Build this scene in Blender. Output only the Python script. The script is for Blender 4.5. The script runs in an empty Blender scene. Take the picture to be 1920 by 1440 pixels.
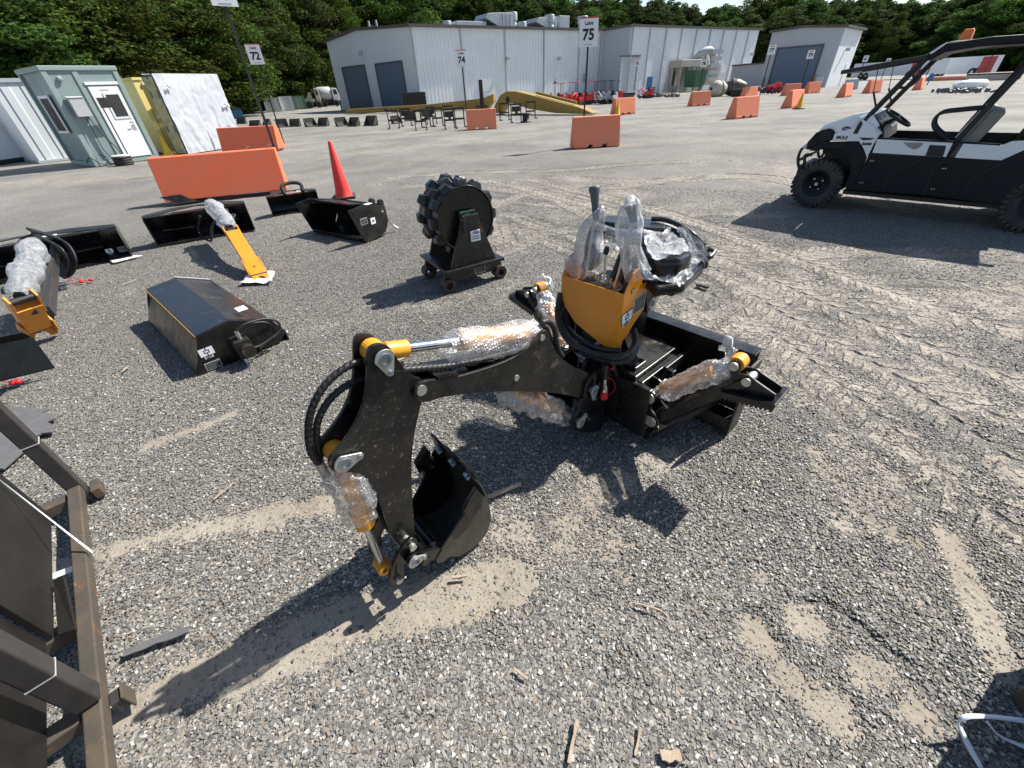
import bpy, math, random
import numpy as np
from mathutils import Vector, Matrix, noise as mnoise

random.seed(7)
rng = np.random.default_rng(11)
S = bpy.context.scene
C = S.collection
R = math.radians

# ------------------------------------------------------------------ camera
KF, PITCH, ROLL, CAMH = 750.9, 0.639426, -0.0517559, 1.65
cp, sp = math.cos(PITCH), math.sin(PITCH)
FW = np.array([0, cp, -sp]); RT0 = np.array([1., 0, 0]); UP0 = np.cross(RT0, FW)
cr, sr = math.cos(ROLL), math.sin(ROLL)
RT = cr*RT0 + sr*UP0
UP = -sr*RT0 + cr*UP0
cam_data = bpy.data.cameras.new("camera")
cam_data.sensor_width = 36
cam_data.lens = KF/1920*36
cam_data.clip_start = 0.05
cam_data.clip_end = 2000
cam = bpy.data.objects.new("camera", cam_data)
C.objects.link(cam)
cam.matrix_world = Matrix(((RT[0], UP[0], -FW[0], 0), (RT[1], UP[1], -FW[1], 0),
                           (RT[2], UP[2], -FW[2], CAMH), (0, 0, 0, 1)))
S.camera = cam

# ------------------------------------------------------------------ world + sun
SUN_AZ, SUN_EL = R(28.7), R(48)          # azimuth from +X, counter-clockwise
W = bpy.data.worlds.new("World"); S.world = W; W.use_nodes = True
nt = W.node_tree; nt.nodes.clear()
wo = nt.nodes.new('ShaderNodeOutputWorld'); bg = nt.nodes.new('ShaderNodeBackground')
sky = nt.nodes.new('ShaderNodeTexSky'); sky.sky_type = 'NISHITA'; sky.sun_disc = False
sky.sun_elevation = SUN_EL; sky.sun_rotation = R(90)-SUN_AZ
sky.air_density = 1.0; sky.dust_density = .7; sky.ozone_density = 1.2
bg.inputs['Strength'].default_value = 0.088
nt.links.new(sky.outputs[0], bg.inputs[0]); nt.links.new(bg.outputs[0], wo.inputs[0])
sun_d = bpy.data.lights.new("sun", 'SUN'); sun_d.energy = 5.0; sun_d.angle = R(0.53); sun_d.color = (1, .955, .875)
sun = bpy.data.objects.new("sun", sun_d); C.objects.link(sun)
sv = Vector((math.cos(SUN_AZ)*math.cos(SUN_EL), math.sin(SUN_AZ)*math.cos(SUN_EL), math.sin(SUN_EL)))
sun.rotation_euler = sv.to_track_quat('Z', 'Y').to_euler()
S.view_settings.view_transform = 'Standard'
S.view_settings.look = 'None'
S.view_settings.exposure = 0.8
S.view_settings.gamma = 1
S.render.engine = 'CYCLES'
S.cycles.transparent_max_bounces = 24
S.cycles.max_bounces = 8

# ------------------------------------------------------------------ measuring helpers
def ray(x, y):
    return (x-960)/KF*RT - (y-720)/KF*UP + FW
def G(x, y, z=0.0):
    d = ray(x, y); t = (z-CAMH)/d[2]
    return Vector((d[0]*t, d[1]*t, z))
def atdist(x, y, dist):
    """world point seen at (x,y) whose horizontal distance is dist"""
    d = ray(x, y); t = dist/math.hypot(d[0], d[1])
    return Vector((d[0]*t, d[1]*t, CAMH+d[2]*t))
def faceline(px0, px1, py, tilt=0):
    """ground points at both pixel columns, the line between them square to the line of sight"""
    m = G((px0+px1)/2, py); D = m.xy.length
    a = atdist(px0, py, D); b = atdist(px1, py, D); a.z = 0; b.z = 0
    return a, b
class Frame:
    """local frame: u along heading, v to the right of it, z up"""
    def __init__(s, o, ang=None, to=None):
        s.o = Vector((o[0], o[1], 0))
        if to is not None: ang = math.degrees(math.atan2(to[1]-o[1], to[0]-o[0]))
        s.deg = ang; s.ang = R(ang)
        s.a = Vector((math.cos(s.ang), math.sin(s.ang), 0)); s.b = Vector((math.sin(s.ang), -math.cos(s.ang), 0))
    def L(s, x, y, u=None, v=None, z=None):
        d = Vector(ray(x, y)); o = Vector((0, 0, CAMH))-s.o
        D = (d.dot(s.a), d.dot(s.b), d.z); O = (o.dot(s.a), o.dot(s.b), o.z)
        for k, c in enumerate((u, v, z)):
            if c is not None: t = (c-O[k])/D[k]
        return (O[0]+D[0]*t, -(O[1]+D[1]*t), O[2]+D[2]*t)   # local xyz: x=u, y=-v, z
    def thing(s, name, label, cat, group=None, z=0):
        return thing(name, label, cat, (s.o.x, s.o.y, z), s.ang, group)

# ------------------------------------------------------------------ objects
def tag(o, label=None, cat=None, group=None, kind=None):
    if label: o['label'] = label
    if cat: o['category'] = cat
    if group: o['group'] = group
    if kind: o['kind'] = kind
    return o
def thing(name, label, cat, loc=(0, 0, 0), rz=0, group=None):
    o = bpy.data.objects.new(name, None); C.objects.link(o)
    o.location = loc; o.rotation_euler = (0, 0, rz); o.empty_display_size = .1
    return tag(o, label, cat, group)
def copy_tree(o, parent=None):
    c = o.copy(); C.objects.link(c)
    if parent is not None: c.parent = parent
    for ch in list(o.children): copy_tree(ch, c)
    return c
def V(*a): return Vector(a)

def crom(pts, n=8):
    P = [Vector(p) for p in pts]
    if len(P) < 3: return P
    Q = [2*P[0]-P[1]]+P+[2*P[-1]-P[-2]]; out = []
    for i in range(1, len(Q)-2):
        p0, p1, p2, p3 = Q[i-1:i+3]
        for k in range(n):
            t = k/n
            out.append(.5*((2*p1)+(-p0+p2)*t+(2*p0-5*p1+4*p2-p3)*t*t+(-p0+3*p1-3*p2+p3)*t**3))
    out.append(P[-1]); return out
def resample(P, step):
    out = [P[0]]; acc = 0
    for a, b in zip(P, P[1:]):
        L = (b-a).length
        if L < 1e-9: continue
        d = step-acc
        while d <= L:
            out.append(a+(b-a)*(d/L)); d += step
        acc = L-(d-step)
    return out

class MB:
    def __init__(s): s.v = []; s.f = []; s.m = []; s.sm = []
    def add(s, vs, fs, mi=0, smooth=False):
        n = len(s.v); s.v += [tuple(p) for p in vs]
        for f in fs: s.f.append(tuple(i+n for i in f)); s.m.append(mi); s.sm.append(smooth)
        return s
    def box(s, c, size, rot=None, mi=0):
        hx, hy, hz = [k/2 for k in size]; c = Vector(c)
        vs = [Vector((x*hx, y*hy, z*hz)) for x in (-1, 1) for y in (-1, 1) for z in (-1, 1)]
        if rot is not None:
            vs = [rot @ v for v in vs]
        return s.add([c+v for v in vs], [(0, 1, 3, 2), (4, 6, 7, 5), (0, 4, 5, 1), (2, 3, 7, 6), (0, 2, 6, 4), (1, 5, 7, 3)], mi)
    def mm(s, a, b, mi=0):
        a = Vector(a); b = Vector(b)
        return s.box((a+b)/2, [abs(q) for q in (b-a)], None, mi)
    def prism(s, pts, off, mi=0):
        P = [Vector(p) for p in pts]; off = Vector(off); n = len(P)
        nrm = Vector((0, 0, 0))
        for i in range(n): nrm += P[i].cross(P[(i+1) % n])
        if nrm.dot(off) > 0: P = P[::-1]
        fs = [tuple(range(n)), tuple(range(2*n-1, n-1, -1))]
        fs += [((i+1) % n, i, n+i, n+(i+1) % n) for i in range(n)]
        return s.add(P+[p+off for p in P], fs, mi)
    def bar(s, p, q, w, t=None, up=(0, 0, 1), mi=0):
        """rectangular bar from p to q, w wide (across up), t thick (along up)"""
        p = Vector(p); q = Vector(q); t = t or w
        x = (q-p).normalized(); up = Vector(up)
        if abs(x.dot(up)) > .98: up = Vector((1, 0, 0))
        y = up.cross(x).normalized(); z = x.cross(y)
        vs = [r+y*(sy*w/2)+z*(sz*t/2) for r in (p, q) for sy in (-1, 1) for sz in (-1, 1)]
        return s.add(vs, [(0, 2, 3, 1), (4, 5, 7, 6), (0, 1, 5, 4), (2, 6, 7, 3), (0, 4, 6, 2), (1, 3, 7, 5)], mi)
    def tube(s, path, r, n=10, cap=True, mi=0, rfun=None):
        P = [Vector(p) for p in path]; m = len(P)
        up = None; rings = []
        for i in range(m):
            t = (P[min(i+1, m-1)]-P[max(i-1, 0)])
            t = t.normalized() if t.length > 1e-9 else Vector((0, 0, 1))
            if up is None:
                up = Vector((0, 0, 1)) if abs(t.z) < .9 else Vector((1, 0, 0))
            y = up.cross(t).normalized(); up = t.cross(y).normalized()
            ri = r[i] if isinstance(r, (list, tuple)) else r
            ring = []
            for k in range(n):
                a = 2*math.pi*k/n
                rr = ri*(rfun(i, k, a) if rfun else 1)
                ring.append(P[i]+(y*math.cos(a)+up*math.sin(a))*rr)
            rings.append(ring)
        vs = [v for ring in rings for v in ring]; fs = []
        for i in range(m-1):
            for k in range(n):
                k2 = (k+1) % n; fs.append((i*n+k, i*n+k2, (i+1)*n+k2, (i+1)*n+k))
        s.add(vs, fs, mi, True)
        if cap:
            s.add(rings[0], [tuple(range(n-1, -1, -1))], mi); s.add(rings[-1], [tuple(range(n))], mi)
        return s
    def cyl(s, p, q, r, n=20, r2=None, mi=0, cap=True):
        return s.tube([p, q], [r, r if r2 is None else r2], n, cap, mi)
    def ring(s, p, q, ro, ri, n=24, mi=0):
        p = Vector(p); q = Vector(q); t = (q-p).normalized()
        up = Vector((0, 0, 1)) if abs(t.z) < .9 else Vector((1, 0, 0))
        y = up.cross(t).normalized(); u = t.cross(y)
        vs = []
        for c in (p, q):
            for rr in (ro, ri):
                for k in range(n):
                    a = 2*math.pi*k/n; vs.append(c+(y*math.cos(a)+u*math.sin(a))*rr)
        fs = []
        for k in range(n):
            j = (k+1) % n
            fs += [(k, j, 2*n+j, 2*n+k), (n+j, n+k, 3*n+k, 3*n+j), (j, k, n+k, n+j), (2*n+k, 2*n+j, 3*n+j, 3*n+k)]
        s.add(vs, fs, mi); return s
    def lathe(s, prof, o=(0, 0, 0), axis=(0, 0, 1), n=24, mi=0, smooth=True):
        """profile list of (radius, along)"""
        t = Vector(axis).normalized(); o = Vector(o)
        up = Vector((0, 0, 1)) if abs(t.z) < .9 else Vector((1, 0, 0))
        y = up.cross(t).normalized(); u = t.cross(y)
        vs = [o+t*h+(y*math.cos(2*math.pi*k/n)+u*math.sin(2*math.pi*k/n))*max(r, 1e-4) for r, h in prof for k in range(n)]
        fs = [(i*n+k, i*n+(k+1) % n, (i+1)*n+(k+1) % n, (i+1)*n+k) for i in range(len(prof)-1) for k in range(n)]
        return s.add(vs, fs, mi, smooth)
    def sphere(s, c, r, n=12, mi=0, sc=(1, 1, 1)):
        c = Vector(c); m = n//2; vs = []
        for i in range(m+1):
            th = math.pi*i/m
            for k in range(n):
                a = 2*math.pi*k/n
                vs.append(c+Vector((math.sin(th)*math.cos(a)*r*sc[0], math.sin(th)*math.sin(a)*r*sc[1], math.cos(th)*r*sc[2])))
        return s.add(vs, [(i*n+k, (i+1)*n+k, (i+1)*n+(k+1) % n, i*n+(k+1) % n) for i in range(m) for k in range(n)], mi, True)
    def grid(s, fn, nu, nv, mi=0, smooth=True):
        vs = [fn(i/nu, j/nv) for i in range(nu+1) for j in range(nv+1)]
        w = nv+1
        return s.add(vs, [(i*w+j, (i+1)*w+j, (i+1)*w+j+1, i*w+j+1) for i in range(nu) for j in range(nv)], mi, smooth)
    def build(s, name, mats, parent=None, bevel=0, label=None, solid=0, seg=2):
        me = bpy.data.meshes.new(name)
        me.from_pydata([tuple(v) for v in s.v], [], s.f)
        if not isinstance(mats, (list, tuple)): mats = [mats]
        for m in mats: me.materials.append(m)
        me.polygons.foreach_set('material_index', s.m)
        me.polygons.foreach_set('use_smooth', s.sm)
        me.update()
        o = bpy.data.objects.new(name, me); C.objects.link(o)
        if parent is not None: o.parent = parent
        if label: o['label'] = label
        if solid:
            md = o.modifiers.new('s', 'SOLIDIFY'); md.thickness = solid; md.offset = 0
        if bevel:
            md = o.modifiers.new('b', 'BEVEL'); md.width = bevel; md.segments = seg; md.limit_method = 'ANGLE'; md.angle_limit = R(35)
            md.harden_normals = False
        return o

def text(name, s, size, o, xd, yd, mat, parent=None, bold=0.0, ex=.0006, align='CENTER', label=None):
    """writing laid on a surface: o is the centre, xd the reading direction, yd up"""
    cu = bpy.data.curves.new('t', 'FONT'); cu.body = s; cu.size = size
    cu.align_x = align; cu.align_y = 'CENTER'; cu.extrude = ex; cu.offset = bold; cu.resolution_u = 3
    ob = bpy.data.objects.new('t', cu); C.objects.link(ob)
    dg = bpy.context.evaluated_depsgraph_get()
    me = bpy.data.meshes.new_from_object(ob.evaluated_get(dg))
    C.objects.unlink(ob); bpy.data.objects.remove(ob)
    xd = Vector(xd).normalized(); yd = Vector(yd); yd = (yd-xd*yd.dot(xd)).normalized(); zd = xd.cross(yd); o = Vector(o)
    M = Matrix(((xd.x, yd.x, zd.x, o.x), (xd.y, yd.y, zd.y, o.y), (xd.z, yd.z, zd.z, o.z), (0, 0, 0, 1)))
    me.transform(M); me.materials.clear(); me.materials.append(mat); me.name = name
    r = bpy.data.objects.new(name, me); C.objects.link(r)
    if parent is not None: r.parent = parent
    if label: r['label'] = label
    return r

# ------------------------------------------------------------------ numpy value noise
def _h(ix, iy, seed):
    n = (ix.astype(np.int64)*374761393 + iy.astype(np.int64)*668265263 + seed*1274126177) & 0xffffffff
    n = ((n ^ (n >> 13))*1274126177) & 0xffffffff
    return ((n ^ (n >> 16)) & 0xffff)/65535.0
def vnoise(x, y, seed=0):
    ix = np.floor(x); iy = np.floor(y); fx = x-ix; fy = y-iy
    fx = fx*fx*(3-2*fx); fy = fy*fy*(3-2*fy)
    a = _h(ix, iy, seed); b = _h(ix+1, iy, seed); c = _h(ix, iy+1, seed); d = _h(ix+1, iy+1, seed)
    return a+(b-a)*fx+(c-a)*fy+(a-b-c+d)*fx*fy
def fbm(x, y, o=4, seed=0):
    s = 0; a = .5
    for k in range(o):
        s = s+a*vnoise(x*2**k, y*2**k, seed+k); a *= .5
    return s
# ------------------------------------------------------------------ materials
class NT:
    def __init__(s, name):
        s.m = bpy.data.materials.new(name); s.m.use_nodes = True
        s.t = s.m.node_tree; s.t.nodes.clear(); s.out = s.n('ShaderNodeOutputMaterial')
    def n(s, typ, **kw):
        nd = s.t.nodes.new(typ)
        for k, v in kw.items():
            if k.startswith('i_'):
                nm = k[2:]; key = int(nm) if nm.isdigit() else nm.replace('_', ' ')
                nd.inputs[key].default_value = v
            else: setattr(nd, k, v)
        return nd
    def l(s, a, b): s.t.links.new(a, b)
    def coord(s, which='Object'): return s.n('ShaderNodeTexCoord').outputs[which]
    def noise(s, vec, scale, detail=4, rough=.55, dist=0):
        nd = s.n('ShaderNodeTexNoise'); s.l(vec, nd.inputs['Vector'])
        nd.inputs['Scale'].default_value = scale; nd.inputs['Detail'].default_value = detail
        nd.inputs['Roughness'].default_value = rough; nd.inputs['Distortion'].default_value = dist
        return nd.outputs['Fac']
    def vor(s, vec, scale, feature='F1', rnd=1):
        nd = s.n('ShaderNodeTexVoronoi'); nd.feature = feature; s.l(vec, nd.inputs['Vector'])
        nd.inputs['Scale'].default_value = scale; nd.inputs['Randomness'].default_value = rnd
        return nd
    def ramp(s, fac, stops, interp='LINEAR'):
        nd = s.n('ShaderNodeValToRGB'); nd.color_ramp.interpolation = interp
        el = nd.color_ramp.elements
        while len(el) < len(stops): el.new(.5)
        for e, (p, c) in zip(el, stops):
            e.position = p; e.color = (c, c, c, 1) if isinstance(c, (int, float)) else (*c, 1)
        s.l(fac, nd.inputs[0]); return nd.outputs[0]
    def math(s, op, a, b=None, clamp=False):
        nd = s.n('ShaderNodeMath', operation=op); nd.use_clamp = clamp
        for k, q in enumerate((a, b)):
            if q is None: continue
            if isinstance(q, (int, float)): nd.inputs[k].default_value = q
            else: s.l(q, nd.inputs[k])
        return nd.outputs[0]
    def mix(s, fac, a, b, blend='MIX'):
        nd = s.n('ShaderNodeMix', data_type='RGBA', blend_type=blend)
        for k, q in ((0, fac), (6, a), (7, b)):
            if isinstance(q, (int, float)): nd.inputs[k].default_value = q if k == 0 else (q, q, q, 1)
            elif isinstance(q, tuple): nd.inputs[k].default_value = (*q, 1)
            else: s.l(q, nd.inputs[k])
        return nd.outputs[2]
    def bump(s, h, strength=.3, dist=.01, prev=None):
        nd = s.n('ShaderNodeBump'); nd.inputs['Strength'].default_value = strength; nd.inputs['Distance'].default_value = dist
        s.l(h, nd.inputs['Height'])
        if prev is not None: s.l(prev, nd.inputs['Normal'])
        return nd.outputs[0]
    def bsdf(s, col=None, rough=.5, metal=0, normal=None, spec=.5, **kw):
        b = s.n('ShaderNodeBsdfPrincipled')
        def st(k, q):
            if q is None: return
            if isinstance(q, (int, float)): b.inputs[k].default_value = q
            elif isinstance(q, tuple): b.inputs[k].default_value = (*q, 1)
            else: s.l(q, b.inputs[k])
        st('Base Color', col); st('Roughness', rough); st('Metallic', metal); st('Specular IOR Level', spec)
        if normal is not None: s.l(normal, b.inputs['Normal'])
        for k, q in kw.items(): st(k.replace('_', ' '), q)
        s.b = b; return b.outputs[0]
    def fin(s, sh): s.l(sh, s.out.inputs[0]); return s.m

def painted(name, col, rough=.35, dirt=(.25, .22, .18), dirt_amt=.35, scale=6, wear=None, wear_amt=0., bump=.05, spec=.5, coat=0., speck=0., metal=0):
    """paint with uneven gloss, dust, optional specks and worn spots"""
    t = NT(name); co = t.coord()
    n1 = t.noise(co, scale, 6, .65); n2 = t.noise(co, scale*7, 3, .6)
    c = t.mix(t.math('MULTIPLY', t.ramp(n1, [(.42, 0), (.78, 1)]), dirt_amt), col, dirt)
    c = t.mix(t.math('MULTIPLY', t.ramp(n2, [(.5, 0), (.75, 1)]), dirt_amt*.4), c, dirt)
    if wear is not None:
        w = t.ramp(t.noise(co, scale*1.7, 8, .7), [(.62-wear_amt*.2, 0), (.68-wear_amt*.2, 1)])
        c = t.mix(t.math('MULTIPLY', w, .8), c, wear)
    if speck:
        s1 = t.ramp(t.noise(co, 62, 3, .55, .8), [(.62, 0), (.68, 1)])
        s3 = t.ramp(t.noise(co, 24, 4, .6, 1.), [(.62, 0), (.72, 1)])
        s2 = t.ramp(t.noise(co, 7, 3), [(.38, 0), (.62, 1)])
        c = t.mix(t.math('MULTIPLY', t.math('MULTIPLY', t.math('MAXIMUM', s1, t.math('MULTIPLY', s3, .5)), s2), speck), c, (.3, .265, .22))
    r = t.ramp(n1, [(.3, max(rough-.1, .03)), (.75, min(rough+.3, 1))])
    nb = t.bump(n2, bump, .004)
    return t.fin(t.bsdf(c, r, metal, nb, spec, Coat_Weight=coat, Coat_Roughness=.08))

M = {}
M['black'] = painted('black_gloss_paint', (.0045, .0045, .005), .2, (.13, .115, .095), .16, 5, spec=.5)
M['black_dusty'] = painted('black_dusty_paint', (.005, .005, .005), .28, (.12, .105, .085), .2, 7, speck=.5)
M['black_scuffed'] = painted('black_scuffed_paint', (.006, .006, .006), .28, (.15, .13, .105), .2, 4, wear=(.13, .11, .08), wear_amt=.05, speck=.2)
M['black_rusty'] = painted('black_rusty_paint', (.01, .01, .009), .35, (.12, .1, .075), .35, 6, wear=(.22, .095, .025), wear_amt=.12)
M['lid'] = painted('glossy_black_lid', (.006, .007, .009), .14, (.13, .125, .12), .22, 3, spec=.8, wear=(.15, .15, .15), wear_amt=-.1)
M['bucket'] = painted('bucket_dusty_steel', (.035, .033, .026), .5, (.16, .14, .10), .55, 5)
M['satin'] = painted('black_satin', (.012, .012, .013), .5, (.1, .09, .08), .3, 9)
M['yellow'] = painted('orange_yellow_paint', (.78, .27, .012), .32, (.45, .2, .05), .25, 3, coat=.3)
M['yellow2'] = painted('yellow_cylinder_paint', (.8, .33, .015), .35, (.5, .3, .1), .2, 5)
M['barrier'] = painted('orange_barrier_plastic', (.93, .165, .06), .55, (.5, .25, .16), .45, 2.5, bump=.12)
M['barrier_faded'] = painted('faded_orange_barrier', (.86, .235, .11), .6, (.5, .3, .22), .5, 2.5, bump=.12)
M['cone'] = painted('red_cone', (.85, .035, .03), .5, (.25, .08, .06), .35, 5)
M['cone_yellow'] = painted('yellow_cone', (.75, .47, .03), .55, (.3, .2, .05), .4, 5)
M['white'] = painted('white_sign', (.78, .79, .8), .45, (.6, .6, .58), .25, 4)
M['ink'] = painted('dark_ink', (.012, .015, .03), .5, (.03, .03, .04), .2)
M['ink_grey'] = painted('grey_ink', (.1, .1, .12), .5, (.03, .03, .04), .2)
M['redstrip'] = painted('red_strip', (.5, .05, .04), .5)
M['post'] = painted('black_post', (.012, .012, .013), .5, (.08, .07, .06), .3)
M['rubber'] = painted('rubber', (.018, .018, .018), .7, (.1, .09, .075), .5, 8, bump=.3)
M['tyre'] = painted('dusty_tyre', (.022, .022, .022), .8, (.16, .14, .115), .65, 6, bump=.4)
M['hose'] = painted('black_hose', (.012, .012, .013), .42, (.09, .08, .07), .25, 14)
M['chrome'] = painted('chrome_rod', (.62, .64, .66), .16, (.3, .28, .25), .12, 12, metal=1)
M['zinc'] = painted('zinc_pin', (.58, .58, .54), .36, (.35, .3, .22), .3, 20, metal=.85)
M['brass'] = painted('brass_valve', (.42, .36, .22), .35, metal=.8)
M['green_cast'] = painted('green_bearing_housing', (.008, .05, .042), .35, (.06, .08, .06), .35, 14)
M['red'] = painted('red_plastic', (.7, .01, .015), .4, (.4, .1, .08), .2)
M['rust_brown'] = painted('rusty_boss', (.03, .02, .015), .5, (.2, .09, .05), .6, 12)
M['yellow_worn'] = painted('bolt_strip_yellow', (.3, .17, .035), .5, (.1, .08, .05), .6, 12)
M['blue'] = painted('blue_paint', (.02, .12, .3), .45)
M['bolt'] = painted('blue_zinc_bolt', (.35, .42, .5), .3, metal=.9)
M['white_paint'] = painted('white_vehicle_paint', (.8, .82, .84), .22, (.6, .57, .5), .18, 3, coat=.5)
M['black_plastic'] = painted('black_textured_plastic', (.004, .005, .008), .45, (.04, .038, .036), .16, 7, spec=.28)
M['seat_vinyl'] = painted('grey_vinyl', (.1, .095, .088), .6, (.16, .15, .13), .4, 8)
M['seat_tan'] = painted('dusty_seat_vinyl', (.21, .195, .165), .6, (.25, .23, .2), .4, 8)
M['amber'] = painted('amber_lens', (.95, .16, .01), .2, (.9, .3, .05), .2)
M['paper'] = painted('paper', (.75, .75, .73), .7, (.5, .48, .44), .25, 12)
M['wood'] = painted('weathered_wood', (.42, .33, .24), .8, (.2, .15, .1), .6, 25, bump=.5)
M['wood_grey'] = painted('grey_wood', (.1, .1, .105), .8, (.17, .16, .15), .5, 25, bump=.5)
M['strap'] = painted('white_strap', (.72, .74, .76), .4, (.5, .5, .48), .3, 10)
M['steel_dark'] = painted('mill_steel', (.05, .047, .047), .38, (.12, .1, .085), .4, 6, wear=(.2, .07, .025), wear_amt=.02, metal=.25)
M['steel_rust'] = painted('rusting_steel', (.085, .074, .062), .42, (.16, .11, .06), .5, 7, wear=(.4, .13, .03), wear_amt=.1, metal=.2)
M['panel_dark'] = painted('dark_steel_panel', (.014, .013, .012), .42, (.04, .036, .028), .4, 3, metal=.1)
M['cat'] = painted('worn_yellow_machine_paint', (.36, .225, .045), .5, (.2, .13, .05), .5, 1.0, wear=(.12, .08, .04), wear_amt=-.1)
M['grey_paint'] = painted('light_grey_paint', (.42, .44, .45), .5, (.3, .3, .28), .3, 1)
M['scrap'] = painted('scrap_metal', (.15, .13, .12), .6, (.25, .1, .06), .6, 2)
M['glass_dark'] = painted('dark_glass', (.03, .035, .035), .08, (.1, .1, .09), .1, 3)
M['strap_red'] = painted('red_cap_strap', (.5, .02, .02), .5)
M['scuff'] = painted('scuffed_grey', (.3, .29, .27), .7)
M['silver_label'] = painted('data_plate', (.03, .03, .032), .35, (.2, .2, .2), .2, 90)
M['sticker'] = painted('white_sticker', (.8, .82, .84), .4, (.65, .65, .65), .2, 30)

def corrugated(name, col, period, axis='X', rough=.45, amp=.03, dirt=(.4, .4, .38), da=.25, fr=(.35, .65)):
    t = NT(name); co = t.coord(); sep = t.n('ShaderNodeSeparateXYZ'); t.l(co, sep.inputs[0])
    s = t.math('SINE', t.math('MULTIPLY', sep.outputs[axis], 2*math.pi/period))
    r = t.ramp(t.math('ADD', t.math('MULTIPLY', s, .5), .5), [(fr[0], 0), (fr[1], 1)])
    n = t.noise(co, .35, 6, .6)
    c = t.mix(t.math('MULTIPLY', t.ramp(n, [(.4, 0), (.8, 1)]), da), col, dirt)
    return t.fin(t.bsdf(c, rough, 0, t.bump(r, 1, amp)))
M['wall_ribbed'] = corrugated('ribbed_wall_panel', (.82, .85, .87), .46, 'X', amp=.08)
M['door_roll'] = corrugated('blue_roller_door', (.125, .17, .23), .5, 'Z', .5, amp=.006, dirt=(.17, .2, .24))
M['door_roll_pale'] = corrugated('pale_roller_door', (.42, .46, .5), .5, 'Z', .5, amp=.004)
M['wall_smooth'] = painted('smooth_wall_panel', (.74, .77, .79), .5, (.6, .6, .59), .35, .3)
M['wall_grey'] = painted('grey_and_shaded_wall', (.50, .52, .54), .5, (.42, .42, .42), .3, .3)  # also serves as the painted shade of the warehouse jog wall
M['roof_trim'] = painted('dark_roof_trim', (.10, .085, .085), .5, (.1, .1, .1), .3, .3)
M['cont_white'] = corrugated('white_container', (.66, .68, .7), .28, 'X', amp=.05, dirt=(.42, .3, .22), da=.4)
M['cont_green'] = corrugated('green_container', (.05, .12, .07), .28, 'X', amp=.05, dirt=(.12, .14, .08))
M['cont_yellow'] = corrugated('yellow_container', (.86, .69, .26), .34, 'X', amp=.05, dirt=(.5, .42, .2), fr=(.3, .5))
M['shed'] = painted('grey_green_shed', (.2, .27, .265), .45, (.25, .28, .26), .3, 1.2)
M['shed_trim'] = painted('pale_green_trim', (.24, .31, .3), .45, (.28, .3, .28), .3, 1.2)
M['hvac'] = painted('galvanised_duct', (.45, .49, .51), .4, (.3, .3, .28), .35, .8, metal=.3)
M['dustcol'] = painted('stained_duct', (.5, .46, .38), .55, (.3, .2, .1), .6, .5)
M['straw'] = painted('straw_insulation', (.55, .48, .3), .9, (.22, .19, .1), .9, 5, bump=1)

def bubble_wrap():
    t = NT('bubble_wrap'); co = t.coord()
    v = t.vor(co, 82, rnd=.22); h = t.ramp(v.outputs['Distance'], [(.1, 1), (.5, 0)])
    wr = t.noise(co, 22, 5, .7, .8)
    nb = t.bump(h, .7, .004, t.bump(wr, .4, .014))
    g = t.n('ShaderNodeBsdfGlossy'); g.inputs['Roughness'].default_value = .33; g.inputs[0].default_value = (.85, .88, .92, 1); t.l(nb, g.inputs['Normal'])
    d = t.n('ShaderNodeBsdfDiffuse'); d.inputs[0].default_value = (.75, .76, .78, 1); t.l(nb, d.inputs['Normal'])
    tl = t.n('ShaderNodeBsdfTranslucent'); tl.inputs[0].default_value = (.8, .8, .8, 1); t.l(nb, tl.inputs['Normal'])
    tr = t.n('ShaderNodeBsdfTransparent'); tr.inputs[0].default_value = (.97, .97, .97, 1)
    a = t.n('ShaderNodeMixShader'); a.inputs[0].default_value = .35; t.l(d.outputs[0], a.inputs[1]); t.l(tl.outputs[0], a.inputs[2])
    b = t.n('ShaderNodeMixShader'); b.inputs[0].default_value = .45; t.l(a.outputs[0], b.inputs[1]); t.l(g.outputs[0], b.inputs[2])
    f = t.math('ADD', t.math('MULTIPLY', h, .42), t.math('MULTIPLY', t.ramp(wr, [(.4, 0), (.7, 1)]), .25))
    f = t.math('ADD', f, .27, True)
    c = t.n('ShaderNodeMixShader'); t.l(f, c.inputs[0]); t.l(tr.outputs[0], c.inputs[1]); t.l(b.outputs[0], c.inputs[2])
    return t.fin(c.outputs[0])
M['bubble'] = bubble_wrap()
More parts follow.
